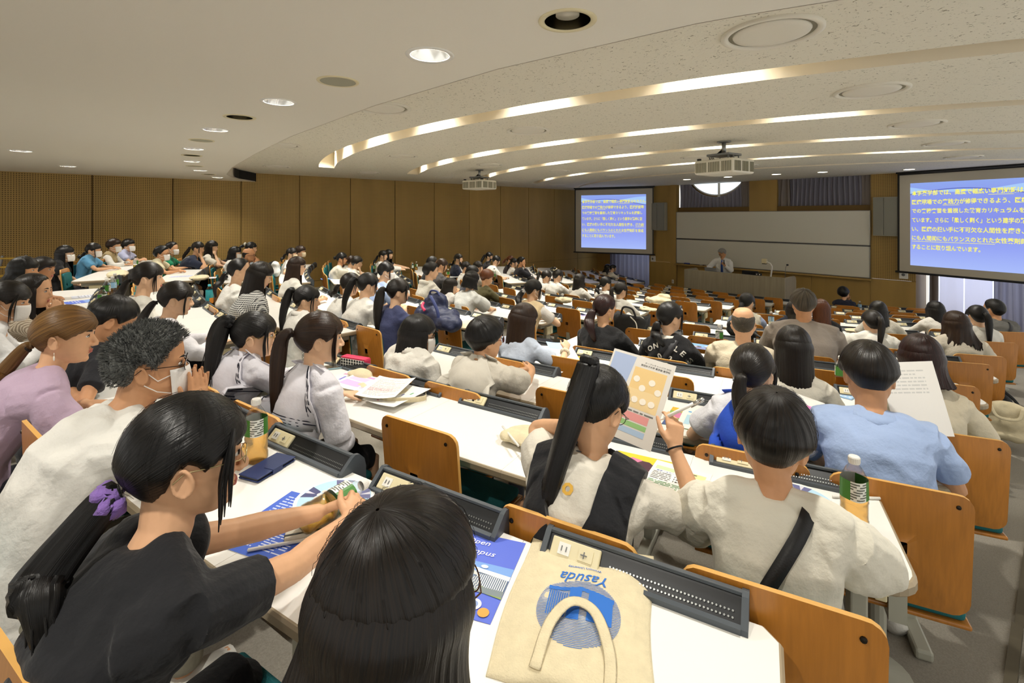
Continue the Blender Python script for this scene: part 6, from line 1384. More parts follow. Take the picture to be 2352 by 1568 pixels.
# tote bag lying flat, print upside down for the camera
M_CANVAS=mat('cotton_canvas','ddd0ae',.95,bump=(260,.5,.004),var=.07,vscale=40); M_BLUEINK=mat('blue_ink','2f6fc6',.8); M_PURPLEINK=mat('purple_ink','7d62b8',.8)
def flat_tote(label,cx,cy,z,rot,w,h,ink,detail=True,thick=.018,seed=1):
    t=thing('tote_bag',label,'bag',(cx,cy,z),(0,0,rot),group='cream cotton tote bags')
    hgt=lambda x,y:thick*(1-abs(x/(w/2))**6)*(1-abs(y/(h/2))**8)*(.8+.25*mnoise.noise(V((x*9,y*7,seed)))+.22*mnoise.noise(V((x*22+y*9,y*5,seed+3)))) 
    nx,ny=44,44; a=MB(); up=[]; 
    for i in range(nx):
        for j in range(ny):
            x,y=-w/2+w*i/(nx-1),-h/2+h*j/(ny-1); wob=.006*math.sin(y*14+seed)*(1 if abs(x)>w*.4 else 0); up.append((x+wob,y+.006*math.sin(x*11+seed),.002+max(0,hgt(x,y))))
    a.grid(up,nx,ny); a.grid([(p[0],p[1],.0) for p in up],nx,ny,flip=True)
    rim=[i*ny for i in range(nx)]; m=nx*ny
    for L_ in ([i*ny for i in range(nx)],[i*ny+ny-1 for i in range(nx)],list(range(ny)),[(nx-1)*ny+j for j in range(ny)]): a.f+=[(L_[i],L_[i+1],m+L_[i+1],m+L_[i]) for i in range(len(L_)-1)]; a.m+=[0]*(len(L_)-1)
    a.obj('cloth',M_CANVAS,t,True)
    b=MB()
    def patch(P,mi=0,nz=0):
        b.add([(x,y,.0026+max(0,hgt(x,y))+.0006) for x,y in P],[tuple(range(len(P)))],mi)
    def rect(x0,y0,x1,y1,n=6):
        for i in range(n):
            for j in range(n):
                xa,xb=x0+(x1-x0)*i/n,x0+(x1-x0)*(i+1)/n; ya,yb_=y0+(y1-y0)*j/n,y0+(y1-y0)*(j+1)/n; patch([(xa,ya),(xb,ya),(xb,yb_),(xa,yb_)])
    if detail:
        cx0,cy0,r=0.0,.035,.088
        for i in range(46):                                   # hatched disc
            yy=cy0-r+2*r*(i+.5)/46; hw=math.sqrt(max(0,r*r-(yy-cy0)**2)); 
            for sx in (0,1,2,3,4,5):
                x0=-hw+2*hw*sx/6; x1=-hw+2*hw*(sx+1)/6; patch([(cx0+x0,yy-.0007),(cx0+x1,yy-.0007),(cx0+x1,yy+.0007),(cx0+x0,yy+.0007)])
        def bl(P,n=5):     # quad split for draping
            A,B,C_,D=[V((*p,0)) for p in P]
            for i in range(n):
                for j in range(n):
                    g=lambda u,v:(A.lerp(B,u)).lerp(D.lerp(C_,u),v); patch([g(i/n,j/n)[:2],g((i+1)/n,j/n)[:2],g((i+1)/n,(j+1)/n)[:2],g(i/n,(j+1)/n)[:2]])
        y0_,y1_=-.03,.055
        bl([(-.07,y0_+.02),(-.03,y0_+.006),(-.03,y1_),(-.07,y1_)]); bl([(-.03,y0_+.006),(-.018,y0_+.004),(-.018,y1_),(-.03,y1_)])
        bl([(-.072,-.012),(.0,-.036),(.0,-.026),(-.072,-.002)]); bl([(0,-.036),(.07,-.02),(.07,-.010),(0,-.026)])
        bl([(-.002,y0_+.004),(.024,y0_+.008),(.024,y1_),(-.002,y1_)])
        for i in range(9): bl([(.028+.0046*i,-.012),(.0302+.0046*i,-.0115),(.0302+.0046*i,y1_),(.028+.0046*i,y1_)],3)
        bl([(-.052,-.004),(-.050,-.004),(-.050,.05),(-.052,.05)],2)
        Mx=Matrix.Identity(4)
        for key,wd,yy,fh in (('yasuda',.105,-.075,.030),('women',.078,-.098,.0085)):
            v,f=TXT[key]; lo=v.min(0); hi=v.max(0); s=wd/(hi[0]-lo[0]); sy=fh/(hi[1]-lo[1]); PP=[]
            for p in v: x,y=(p[0]-lo[0])*s-wd/2,(p[1]-lo[1])*sy+yy; PP.append((x,y,.0034+max(0,hgt(x,y))))
            b.add(PP,f)
    else:
        rect(-w*.25,-h*.12,w*.02,h*.05,4); rect(w*.06,-h*.1,w*.26,h*.03,4); rect(-w*.12,.12*h,w*.2,.15*h,3)
    b.obj('printed_motif',ink,t)
    a=MB(); path=bez([(-.075,h*.5,.012),(-.07,h*.30,.022),(-.035,h*.10,.030),(.015,h*.07,.032),(.05,h*.22,.028),(.062,h*.45,.016)],7); a.tube(path,[(.0115,.0022)]*len(path),8,side=(.4,.4,1) if 0 else None); a.obj('handle',M_CANVAS,t,True)
    return t
flat_tote("cream tote bag with blue building print and script lettering on the nearest desk",-.695,.80,Z1,R_(34+180),.305,.40,M_BLUEINK,thick=.02)
# --- second desk from the camera
fan('round 110th anniversary paper fan beside the standing tea bottle at the desk corner',-.585,1.76,Z2,R_(-150),fan110())
t=thing('fan_stick','white fan handle stick behind the tea bottle at the desk corner','stick',(-.46,1.915,Z2+.005),(R_(90),0,R_(-45))); a=MB(); a.tube([(0,0,-.075),(0,0,.075)],.0045,10); a.obj('rod',M_WHITEP,t,True)
bottle('standing tea bottle with white cap at the corner of the second desk',-.421,1.73,Z2,near=True,level=.094,rz=R_(75))
card('handout','printed handout with green tables headed in Japanese in front of the pinafore woman','handout',-.90,1.53,Z2+.002,R_(16),.20,.285,[('t','yaku',.38,.90,.2,'3a3a3a',.03),('r',.06,.78,.4,.87,'cfe3b4'),('r',.5,.78,.93,.89,'e9e2a4'),('t','suis',.62,.84,.16,'333333',.03),('t','head1',.1,.73,.8,'3d67c4',.03)]+[('t',k_,.45,.66-.055*i,.13,'2a2a2a',.03) for i,k_ in enumerate(('p164','p164','p164'))]+[('t',k_,.70,.66-.055*i,.2,'d8485c',.03) for i,k_ in enumerate(('p0','p80','p80'))]+[('l',.06,.52,.4,.72,5,'8a8a8a'),('l',.06,.34,.93,.5,5,'6fa06a'),('r',.06,.24,.3,.29,'f0d67a'),('r',.4,.08,.93,.28,'dff0d6'),('l',.43,.1,.9,.26,4,'7fb27a'),('r',.06,.12,.32,.16,'a8d69a')])
card('paper_sheet','plain white sheet under the green-table handout','paper',-.80,1.545,Z2,R_(2),.2,.28,[('l',.55,.75,.9,.85,2,'c9c9c9')])
card('magazine','yellow-green magazine with a drawn face in glasses under the raised leaflet','magazine',-1.03,1.50,Z2,R_(22),.21,.28,[('r',0,0,1,1,'a7c257'),('r',0,.72,1,1,'e6cf3d'),('p',[(.08,.66),(.3,.86),(.62,.85),(.92,.62),(.97,.35),(.8,.45),(.55,.62),(.3,.5),(.2,.3)],'4a2b3c'),('p',[(.05,.7),(.3,.9),(.5,.86),(.25,.62)],'e27fa6'),('p',[(.25,.6),(.5,.68),(.78,.55),(.8,.3),(.62,.12),(.42,.16),(.28,.36)],'f2d3bf'),('o',.43,.42,.09,.07,'7fa39e'),('o',.43,.42,.075,.056,'f2d9c8'),('o',.68,.40,.085,.07,'7fa39e'),('o',.68,.40,.07,.056,'f2d9c8'),('o',.44,.42,.025,.03,'4a4a55'),('o',.67,.40,.025,.03,'4a4a55'),('r',.5,.24,.6,.255,'c97f78')],'a7c257')
t=thing('tote_bag','crumpled cream cotton bag on the desk left of the pinafore woman','bag',(-1.46,1.36,Z2),(0,0,R_(20)),'cream cotton tote bags'); a=MB(); a.ell((0,0,.03),(.12,.09,.035),20,10); a.ell((.05,.03,.045),(.07,.06,.03),14,8); a.ell((-.06,-.01,.03),(.06,.07,.03),14,8); o=a.obj('cloth',M_CANVAS,t); remesh(o,.006,3,.02)
t=thing('fan_stick','white fan handle stick jutting over the desk edge left of the pinafore woman','stick',(-1.49,1.285,Z2+.045),(R_(88),0,R_(68))); a=MB(); a.tube([(0,0,-.10),(0,0,.10)],.0045,10); a.obj('rod',M_WHITEP,t,True)
fan('round anniversary paper fan half hidden behind the raised elbow',-1.36,1.52,Z2+.02,R_(200),fan110())
# leaflet and pen of the pinafore woman
q=wpos(P7,(.02,.56,1.0))
card('leaflet','large orange and white leaflet with coloured bars held up to read','leaflet',q.x,q.y,q.z+.01,0,.25,.30,[('r',0,0,1,1,'e6e2da'),('p',[(.03,.97),(.4,.97),(.36,.62),(.03,.66)],'aebfe0'),('r',.42,.55,.92,.86,'f0cf90'),('r',.18,.38,.92,.6,'f3d8a2'),('r',.05,.24,.85,.33,'eea3a0'),('r',.05,.17,.85,.225,'9ccb85'),('r',.05,.09,.85,.155,'b6cfea'),('t','oc',.55,.92,.4,'555555',.022),('t','oc2',.5,.885,.45,'444444',.025)]+[('o',.5+.12*i,.72-.09*(i%2),.05,.045,'fbf3e2') for i in range(4)]+[('o',.3+.13*i,.48,.05,.045,'fbf3e2') for i in range(5)]+[('l',.08,.335,.9,.365,1,'777777')],'e6e2da',rot3=Matrix.Rotation(P7['th']-.1,4,'Z').to_3x3().to_4x4().to_euler() if 0 else (R_(58),R_(4),P7['th']-R_(14)))
E_,T_,f_,*_=P7['A'][1]; hp_=T_+f_*.085
w=wpos(P7,hp_); 
t=thing('pen','silver white pen held between the fingers of the pinafore woman','pen',w+P7['Rz']@V((.01,.015,.03)),Euler((0,R_(62),P7['th']+R_(25)))); a=MB(); a.tube([(0,0,-.07),(0,0,-.055)],[.0015,.005],10); a.tube([(0,0,-.055),(0,0,.05)],.0056,12); a.obj('barrel',M_WHITEP,t,True); a=MB(); a.tube([(0,0,.05),(0,0,.085)],.006,12); a.box((.008,0,.06),(.002,.005,.045)); a.obj('clip_end',M_CHROME,t,True)
# sailor girls' desk
t=thing('pencil_case','red zipped pencil case with black and white pattern','pencil case',(-2.90,1.235,Z2),(0,0,R_(24))); a=MB(); a.bbox((0,0,.035),(.2,.06,.07),.014); a.obj('case',mat('red_case','d6345c',.6),t); a=MB(); a.box((0,-.031,.032),(.185,.002,.052),1)
for i in range(9):
    for j in range(3): a.ell((-.082+.0205*i,-.0325,.015+.0175*j),(.0082,.001,.0075),8,5,0)
a.obj('patterned_panel',[M_BLACK,mat('panel_white','efeee6',.7)],t); a=MB(); a.box((0,-.028,.064),(.19,.004,.004)); a.obj('zipper',mat('red_zip','c02548',.5),t)
card('handout','purple and white printed handout on the sailor-uniform desk','handout',-2.50,1.12,Z2+.03,R_(24),.29,.21,[('r',0,.82,1,.93,'cf9fd6'),('r',.05,.55,.45,.78,'e2c6ea'),('r',.05,.2,.5,.5,'dcb9e6'),('r',.55,.5,.9,.75,'ead6ef'),('l',.55,.15,.95,.45,5,'b79cc4')],bend=.01)
card('handout','closely typed white handout on top of the pile on the sailor-uniform desk','handout',-2.33,1.16,Z2+.043,R_(40),.21,.29,[('l',.1,.1,.9,.9,22,'b9b4b8'),('l',.1,.3,.7,.45,4,'d6a0a8')],bend=.012)
card('handout','white handout with small green and blue marks beneath the typed sheet','handout',-2.25,1.18,Z2+.024,R_(20),.21,.28,[('r',.75,.6,.8,.7,'58a86c'),('r',.6,.5,.64,.58,'6a6fc0'),('o',.85,.72,.035,.03,'8a6fb0'),('r',.45,.2,.6,.25,'b7c95a'),('r',.3,.12,.36,.15,'cf4a4a')],bend=.006)
card('leaflet','small pink and blue chart leaflet beside the red pencil case','leaflet',-2.72,1.12,Z2+.012,R_(30),.15,.2,[('r',.08,.62,.4,.72,'e79cc0'),('r',.5,.7,.62,.95,'d889c0'),('r',.3,.2,.4,.5,'7d78d0'),('r',.55,.2,.65,.5,'7d78d0'),('r',.75,.2,.85,.45,'7d78d0'),('r',0,.9,1,1,'8fc3ea')])
t=thing('tote_bag','cream cotton tote with loose handle under the papers of the sailor-uniform desk','bag',(-2.45,1.15,Z2),(0,0,R_(20)),'cream cotton tote bags'); a=MB(); a.ell((0,0,.012),(.24,.13,.016),24,8); a.ell((-.2,.08,.03),(.09,.05,.03),14,8); o=a.obj('cloth',M_CANVAS,t); remesh(o,.007,3,.012)
a=MB(); path=bez([(.1,-.10,.012),(.2,-.13,.03),(.3,-.08,.03),(.34,.0,.02),(.3,.06,.012)],7); a.tube(path,[(.013,.002)]*len(path),8,side=(0,0,1)); a.obj('handle',M_CANVAS,t,True)
bottle('tea bottle between the two sailor-uniform girls',-2.93,.96,Z2,near=True,rz=1)
t=thing('smartphone','smartphone in pale blue clear case beside the red pencil case','phone',(-2.98,1.13,Z2),(0,0,R_(-20))); a=MB(); a.bbox((0,0,.005),(.075,.15,.009),.003); a.obj('case',mat('clear_blue','b9dbe6',.2,trans=.4),t); a=MB(); a.box((0,0,.0102),(.066,.14,.0006)); a.obj('screen',mat('phone_screen','1a1c22',.08),t)
# row with the blue-collar girl and the blue shirt man
card('brochure','colourful yellow-edged brochure beside the girl with the blue collar','brochure',-1.27,2.27,Z3,R_(18),.18,.25,[('r',0,0,1,1,'8fb15a'),('r',0,.8,1,1,'e4b93b'),('r',.1,.45,.4,.75,'d57fa6'),('r',0,0,.3,.35,'4c5f8f')],'8fb15a')
card('leaflet','white leaflet with coloured squares on the yellow-edged brochure','leaflet',-1.21,2.29,Z3+.004,R_(20),.18,.25,[('r',.15,.84,.24,.9,'5aa7dd'),('r',.3,.84,.39,.9,'3f7d4f'),('r',.45,.84,.54,.9,'c9485a'),('r',.15,.2,.3,.7,'b9dcec')])
card('leaflet','pink leaflet standing half up left of the blue shirt man','leaflet',-.90,2.72,Z3+.05,0,.2,.16,[('r',0,0,1,.7,'ea8fd2'),('l',.05,.15,.9,.6,4,'f5c9e8')],rot3=(R_(35),R_(10),R_(10)))
bottle('tea bottle with green label ahead of the blue shirt man',-.955,3.63,Z4,near=True,rz=2,level=.08)
t=thing('smartphone','smartphone in sky blue cloud-pattern case beside the tea bottle','phone',(-.89,3.55,Z4),(0,0,R_(-5))); a=MB(); a.bbox((0,0,.005),(.078,.155,.009),.003); a.obj('case',mat('sky_case','9fc6ee',.3),t); a=MB()
for i in range(9): a.lathe([(.0005,.0101),(.008,.0101)],10,c=(-.025+.025*(i%3),-.06+.045*(i//3),0),cap=False)
a.bbox((-.02,.055,.0105),(.03,.035,.003),.001); a.obj('cloud_pattern',mat('cloud_white','e9f2fb',.4),t)
t=thing('hair_clip','teal hair clip lying beside the cloud-pattern phone','clip',(-.96,3.53,Z4),(0,0,R_(20))); a=MB(); a.tube([(0,-.04,.008),(0,.04,.008)],.008,8); a.obj('grip',mat('teal_plastic','2f7f8a',.3),t,True)
q=wpos(P9,(.20,.42,.98))
card('paper_sheet','white sheet held upright in front of the auburn-haired woman','paper',q.x,q.y,q.z-.02,0,.20,.30,[('l',.1,.55,.8,.9,7,'d6d6d2')],rot3=(R_(72),R_(-8),P9['th']+R_(6)),bend=.012)
# row of the long-haired girl in pale blue
t=thing('handheld_fan','white electric handheld fan lying on the desk','electric fan',(-2.80,2.90,Z4),(0,0,R_(20))); a=MB(); a.lathe([(.045,0),(.05,.01),(.05,.035),(.04,.042)],28,c=(.05,.0,.0)); a.obj('fan_head',M_WHITEP,t,True); a=MB(); a.tube([(.0,0,.02),(-.12,-.03,.018)],[.016,.014],12); a.obj('grip',M_WHITEP,t,True); a=MB()
for i in range(12): c,s=math.cos(i*.5236),math.sin(i*.5236); a.box((.05+.022*c,.022*s,.043),(.03,.0025,.002),0,Matrix.Rotation(i*.5236,4,'Z'))
a.obj('grille',M_GREYP,t)
card('leaflet','blue and white picture leaflet in the hand of the pale blue blouse girl','leaflet',-2.62,2.80,Z4+.05,0,.2,.27,[('r',0,.6,1,1,'a9c9ea'),('l',.1,.1,.9,.5,6,'b9c6d6'),('o',.5,.45,.18,.1,'6e7f93')],rot3=(R_(14),R_(4),R_(60)),bend=.01)
card('brochure','yellow and green booklet beneath the picture leaflet','brochure',-2.5,2.86,Z4,R_(30),.18,.25,[('r',0,0,1,.5,'8fb15a'),('r',0,.5,1,1,'e3b23b'),('r',.2,.3,.8,.6,'efe3b0')],'e3b23b')
card('handout','printed handout with green tables on the desk of the pale blue blouse girl','handout',-2.33,2.94,Z4+.002,R_(20),.21,.29,[('r',.1,.8,.45,.9,'cfe3b4'),('r',.52,.8,.92,.9,'e9e2a4'),('l',.1,.4,.9,.75,7,'9aa89a'),('r',.1,.1,.9,.35,'dff0d6'),('l',.15,.12,.85,.33,4,'8fb58a')])
card('handout','white sheet under the arms of the woman with the square collar','handout',-2.25,2.18,Z3,R_(14),.21,.29,[('l',.1,.6,.9,.9,5,'d0d0d0')])
# row of the varsity jacket and the balding man
card('brochure','leaflet with a picture of two seals against blue sky','leaflet',-2.20,4.24,Z5+.002,R_(16),.25,.18,[('r',0,0,1,1,'8fc0ee'),('r',0,0,1,.35,'8e97c6'),('o',.3,.4,.17,.12,'6a5f6b'),('o',.22,.42,.1,.08,'cfc7cf'),('o',.68,.5,.16,.1,'8c96b8'),('o',.62,.6,.09,.07,'dfe3ee'),('o',.8,.35,.12,.06,'e9ecf2')],'8fc0ee')
bottle('tea bottle with green label left of the balding man',-2.08,4.31,Z5,near=True,level=.085,rz=.5,kind='dark')
card('leaflet','blue leaflet with white eraser on the desk of the black-shirted woman','leaflet',-2.62,4.02,Z5+.01,R_(40),.19,.26,[('r',0,0,1,.6,'7f96e2'),('l',.1,.65,.9,.95,4,'b0bfe8')])
t=thing('eraser','white block eraser standing on the blue leaflet','eraser',(-2.60,4.10,Z5+.012),(0,0,.5)); a=MB(); a.bbox((0,0,.012),(.05,.022,.024),.004); a.obj('rubber',M_WHITEP,t); a=MB(); a.bbox((-.008,0,.012),(.03,.024,.0255),.001); a.obj('sleeve',mat('eraser_sleeve','d9b7a5',.6),t)
t=thing('pen','yellow pen in the hand of the black-shirted woman','pen',(-2.42,3.90,Z5+.02),(R_(80),0,R_(40))); a=MB(); a.tube([(0,0,-.07),(0,0,.07)],.005,8); a.obj('barrel',mat('pen_yellow','e0bd2a',.4),t,True); a=MB(); a.tube([(0,0,-.085),(0,0,-.07)],[.001,.005],8); a.obj('tip',M_BLACK,t)
def soft_bag(label,x,y,z,rz,blobs,m,extra=(),name='bag',cat='bag',wr=.03,vox=.011,part='cloth'):
    t=thing(name,label,cat,(x,y,z),(0,0,rz)); a=MB()
    for c,r in blobs: a.ell(c,r,20,12)
    o=a.obj(part,m,t); remesh(o,vox,3,wr)
    for nm,path,rad,mm in extra: b=MB(); pp=bez(path,6); b.tube(pp,[rad]*len(pp),8); b.obj(nm,mm,t,True)
    return t
NAVY=mat('navy_nylon','1c2442',.55,bump=(60,.3)); NAVYS=mat('navy_webbing','2b3768',.7); BLKN=mat('black_nylon','121214',.6,bump=(60,.3)); LEATH=mat('brown_leather','3a2a22',.38,bump=(120,.2))
soft_bag('large navy rucksack with pink charm lying on the middle block desk',-4.22,2.66,zdesk(4),.3,[((0,0,.10),(.25,.16,.11)),((-.08,.06,.20),(.15,.11,.12)),((.18,-.08,.06),(.16,.13,.08)),((-.18,.0,.10),(.10,.14,.12))],NAVY,[('strap',[(-.05,-.05,.30),(.06,-.11,.24),(.13,-.14,.14),(.12,-.16,.03)],(.016,.004),NAVYS),('top_handle',[(-.16,.05,.28),(-.12,.04,.34),(-.04,.04,.34),(.0,.03,.30)],.010,NAVYS),('key_charm',[(-.10,-.10,.24),(-.08,-.14,.21),(-.03,-.16,.18)],.014,mat('pink_charm','d8375f',.5))],'rucksack','bag')
soft_bag('cream cotton bag squeezed under the navy rucksack',-4.22,3.02,zdesk(5),.2,[((0,0,.035),(.19,.12,.04)),((.1,.05,.05),(.1,.08,.04))],M_CANVAS)
card('brochure','blue open campus brochure on the middle block desk behind the black pouch','brochure',-4.78,1.98,Z4,R_(5),.2,.27,[('r',0,0,1,1,'4f6fd8'),('r',0,.3,1,.6,'8fb6e2'),('r',.2,.3,.7,.45,'7f9a76'),('l',.1,.7,.8,.9,3,'e2e8fa')],'4f6fd8')
card('handout','white typed sheet beside the blue brochure and the pen','handout',-4.58,1.92,Z4+.001,R_(8),.21,.29,[('l',.1,.2,.9,.9,9,'c6c6c8')])
card('handout','sheet with pale pink and blue printing at the corner of the middle block desk','handout',-4.36,1.98,Z4,R_(8),.22,.2,[('l',.1,.15,.9,.5,5,'e2b9b0'),('l',.3,.6,.9,.9,4,'b9c6ea')])
t=thing('pen','dark ballpoint pen lying on the typed sheet','pen',(-4.50,1.89,Z4+.008),(R_(90),0,R_(-60))); a=MB(); a.tube([(0,0,-.065),(0,0,.07)],.005,8); a.obj('barrel',M_BLACK,t,True); a=MB(); a.tube([(0,0,-.08),(0,0,-.065)],[.001,.0045],8); a.obj('tip',M_STEEL,t)
t=thing('pouch','small black pouch with chain charm at the end of the middle block desk','pouch',(-4.30,2.17,Z4),(0,0,R_(14))); a=MB(); a.bbox((0,0,.055),(.15,.06,.11),.02); a.obj('case',BLKN,t,True); a=MB(); a.tube([(.03,-.035,.09),(.035,-.04,.05),(.03,-.045,.02)],.004,6); a.obj('chain',M_CHROME,t,True); a=MB(); a.ell((.028,-.05,.012),(.014,.01,.014)); a.obj('charm',mat('charm_white','e9edf2',.3),t,True)
# black tote beside the black-shirted woman
t=thing('tote_bag','open black tote bag with white cord standing beside the black-shirted woman',"bag",(-3.30,4.70,zdesk(7)-.12),(0,0,R_(15))); a=MB()
pr_=[(-.19,-.08),(.19,-.08),(.2,.08),(-.2,.08)]; n=24; vs=[]
for zz,k in ((0,.85),(.12,.95),(.26,1.0),(.36,1.04)):
    for i in range(n): q=2*math.pi*i/n; vs.append((.2*k*math.copysign(abs(math.cos(q))**.4,math.cos(q)),.09*k*math.copysign(abs(math.sin(q))**.4,math.sin(q)),zz+(.02*math.sin(3*q) if zz>.3 else 0)))
a.add(vs,[(r*n+i,r*n+(i+1)%n,(r+1)*n+(i+1)%n,(r+1)*n+i) for r in range(3) for i in range(n)]+[tuple(range(n-1,-1,-1))]); o=a.obj('cloth',BLKN,t,True); so=o.modifiers.new('t','SOLIDIFY'); so.thickness=.004
a=MB(); a.tube(bez([(-.1,-.08,.36),(-.06,-.10,.46),(.04,-.10,.45),(.08,-.09,.36)],6),.012,8); a.obj('handle',BLKN,t,True); a=MB(); a.tube(bez([(.02,-.1,.36),(.09,-.115,.3),(.10,-.11,.2),(.07,-.105,.1)],6),.006,8); a.obj('cord',mat('cord_white','e9e4d8',.8),t,True)
a=MB(); a.ell((.0,0,.33),(.15,.06,.03)); a.obj('contents',mat('cream_cloth','d9d2c2',.9),t,True); a=MB(); a.box((.14,0,.38),(.18,.015,.012),0,Matrix.Rotation(R_(-35),4,'Y')); a.obj('folding_fan',M_WHITEP,t)
t=thing('smartphone','lilac smartphone lying face up on the middle block desk','phone',(-4.46,5.18,zdesk(7)),(0,0,R_(70))); a=MB(); a.bbox((0,0,.005),(.078,.155,.009),.003); a.obj('case',mat('lilac_case','b7a2d6',.3),t); a=MB(); a.box((0,0,.0102),(.066,.14,.0006)); a.obj('screen',mat('phone_screen','1a1c22',.08),t)
t=thing('snack_packet','shiny purple packet beside the lilac smartphone','packet',(-4.33,5.38,zdesk(7)),(0,0,R_(30))); a=MB(); a.ell((0,0,.014),(.08,.06,.016),16,8); o=a.obj('foil',mat('purple_foil','8a78a8',.25,metal=.7),t); remesh(o,.006,2,.02)
card('brochure','blue booklet under the hand of the cream vest girl','booklet',-4.57,5.06,zdesk(7),R_(10),.18,.24,[('r',0,0,1,1,'7088dc'),('r',.1,.1,.9,.4,'4a5aa8')],'7088dc')
# floor bags in the right aisle
soft_bag('brown leather handbag with straps standing in the right aisle',-.50,4.86,zfl(4),R_(30),[((0,0,.12),(.16,.075,.13)),((0,0,.05),(.19,.10,.06)),((0,0,.19),(.13,.05,.08))],LEATH,[('strap',[(-.1,-.02,.24),(-.2,-.08,.27),(-.27,-.1,.18),(-.3,-.1,.05)],(.012,.004),LEATH),('handle',[(-.08,0,.25),(-.05,-.02,.34),(.05,-.02,.34),(.08,0,.25)],.009,LEATH),('buckle',[(.05,-.06,.25),(.08,-.07,.24),(.11,-.06,.22)],.008,M_CHROME)],'handbag','bag',.012)
soft_bag('cream canvas tote bag standing open in the right aisle',-.36,5.95,zfl(5),R_(15),[((0,0,.13),(.20,.09,.14)),((0,0,.22),(.19,.07,.10)),((0,0,.05),(.2,.11,.06))],M_CANVAS,[('handle',[(-.1,-.07,.30),(-.06,-.12,.22),(.06,-.12,.22),(.1,-.07,.30)],(.012,.003),M_CANVAS)],'tote_bag','bag',.02)
soft_bag('black rucksack on the floor of the right aisle behind the cream tote',-.50,6.95,zfl(6),R_(10),[((0,0,.13),(.15,.10,.14)),((0,0,.22),(.11,.08,.09))],BLKN,[('strap',[(.05,-.08,.28),(.14,-.14,.2),(.2,-.16,.08)],(.014,.004),BLKN)],'rucksack','bag',.012)
soft_bag('black bag with colourful patterned cloth on the floor beside the cream-top woman',-.30,1.42,zfl(2),R_(20),[((0,0,.16),(.14,.10,.17)),((0,.02,.28),(.10,.07,.10))],BLKN,[('scarf',[(-.02,-.04,.40),(-.01,-.10,.34),(.04,-.13,.24),(.06,-.13,.10)],(.05,.014),pattern_fab('scarf_print','d8cfae','3a3a2a',26,'mel')),('strap',[(.0,0,.36),(.08,-.04,.42),(.12,-.06,.3),(.12,-.06,.1)],(.014,.004),BLKN)],'handbag','bag',.012)
# towards the front of the right and middle blocks
soft_bag('black rucksack beside the tea bottle on the right block desk',-2.28,5.22,zdesk(6),.2,[((0,0,.07),(.17,.09,.08)),((-.05,0,.12),(.10,.07,.06))],BLKN,[('strap',[(.1,-.05,.1),(.2,-.09,.05),(.26,-.08,.01)],(.012,.004),BLKN)],'rucksack','bag')
flat_tote('white tote bag with purple building print leaning on a desk trough',-1.72,7.40,zdesk(8)+.02,R_(200),.36,.30,M_PURPLEINK,False)
soft_bag('cream cotton bag opened on the desk beside the straight-ponytailed girl',-4.55,7.25,zdesk(8),.2,[((0,0,.05),(.22,.13,.06)),((.08,.05,.1),(.12,.08,.05))],M_CANVAS)
soft_bag('folded cream cotton bag at the end of the middle block desk',-4.25,6.50,zdesk(8),.2,[((0,0,.03),(.14,.10,.035))],M_CANVAS)
soft_bag('pink patterned pouch beside the long-haired girl in the white shirt',-5.55,7.2,zdesk(9),.2,[((0,0,.03),(.13,.09,.035))],mat('pink_cloth','e7b7a8',.9),(),'pouch','pouch')
bottle('clear water bottle at the front right desk beside the navy sweater',-2.86,12.15,zdesk(14),'water',.1)
bottle('clear bottle behind the broad man in taupe',-2.55,6.72,zdesk(8),'water',.1)
for q_,(x,y,k,kd,lb) in enumerate([(-9.0,5.95,7,'tea','tea bottle at the end of the desk before the copper-haired person'),(-8.62,6.95,8,'tea','tea bottle on the wall-side desk ahead of the copper-haired person'),(-9.05,7.3,8,'yellow','dark-capped bottle beside a handbag on the wall-side desk'),(-9.45,3.62,5,'tea','amber tea bottle on the blue leaflet at the wall-side desk end'),(-10.45,4.9,6,'tea','tea bottle in front of the girl with brown fringe resting her chin'),(-10.75,6.05,7,'tea','nearer of two tea bottles standing by the oak wall'),(-11.0,6.3,7,'tea','farther of two tea bottles standing by the oak wall'),
  (-6.38,.11,1,'tea','tea bottle in front of the praying-hands woman, nearest of the row'),(-6.62,.16,1,'water','clear water bottle between two tea bottles on the back middle desk'),(-6.95,.19,1,'tea','tea bottle behind the clear water bottle on the back middle desk'),(-5.68,.07,1,'yellow','half hidden bottle above the light brown hair on the back desk'),(-5.1,.17,1,'dark','dark amber bottle right of the light brown hair, beside the teal chair'),(-9.70,.52,1,'yellow','yellow bottle in front of the person in beige vest'),(-5.98,.94,2,'teal','teal printed bottle with teal cap beside the black pencil case')]):
    bottle(lb,x,y,zdesk(k),kd,.08,rz=q_*.9,near=(k<3))
t=thing('pencil_case','black zipped pencil case in front of the leaning ponytailed girl','pencil case',(-6.0,.80,zdesk(2)),(0,0,R_(10))); a=MB(); a.bbox((0,0,.035),(.24,.08,.07),.03); a.obj('case',BLKN,t,True); a=MB(); a.box((.07,-.041,.03),(.06,.002,.03)); a.obj('patch',mat('patch_white','e6e2d6',.7),t)
t=thing('plush_toy','cream plush animal lying on the desk by the patterned pouch','plush toy',(-5.62,1.06,zdesk(3)),(0,0,R_(20))); a=MB(); a.tube([(-.22,-.04,.03),(-.1,0,.06),(.06,.02,.065)],[.03,.05,.055],14); a.ell((.13,.03,.08),(.06,.055,.055)); a.ell((.16,.0,.04),(.04,.03,.03)); a.ell((.0,-.06,.03),(.06,.03,.028)); a.ell((-.12,-.07,.025),(.05,.03,.025)); o=a.obj('body',mat('plush_cream','d9c19a',.98,bump=(220,1.,.02)),t); remesh(o,.008,2,.012)
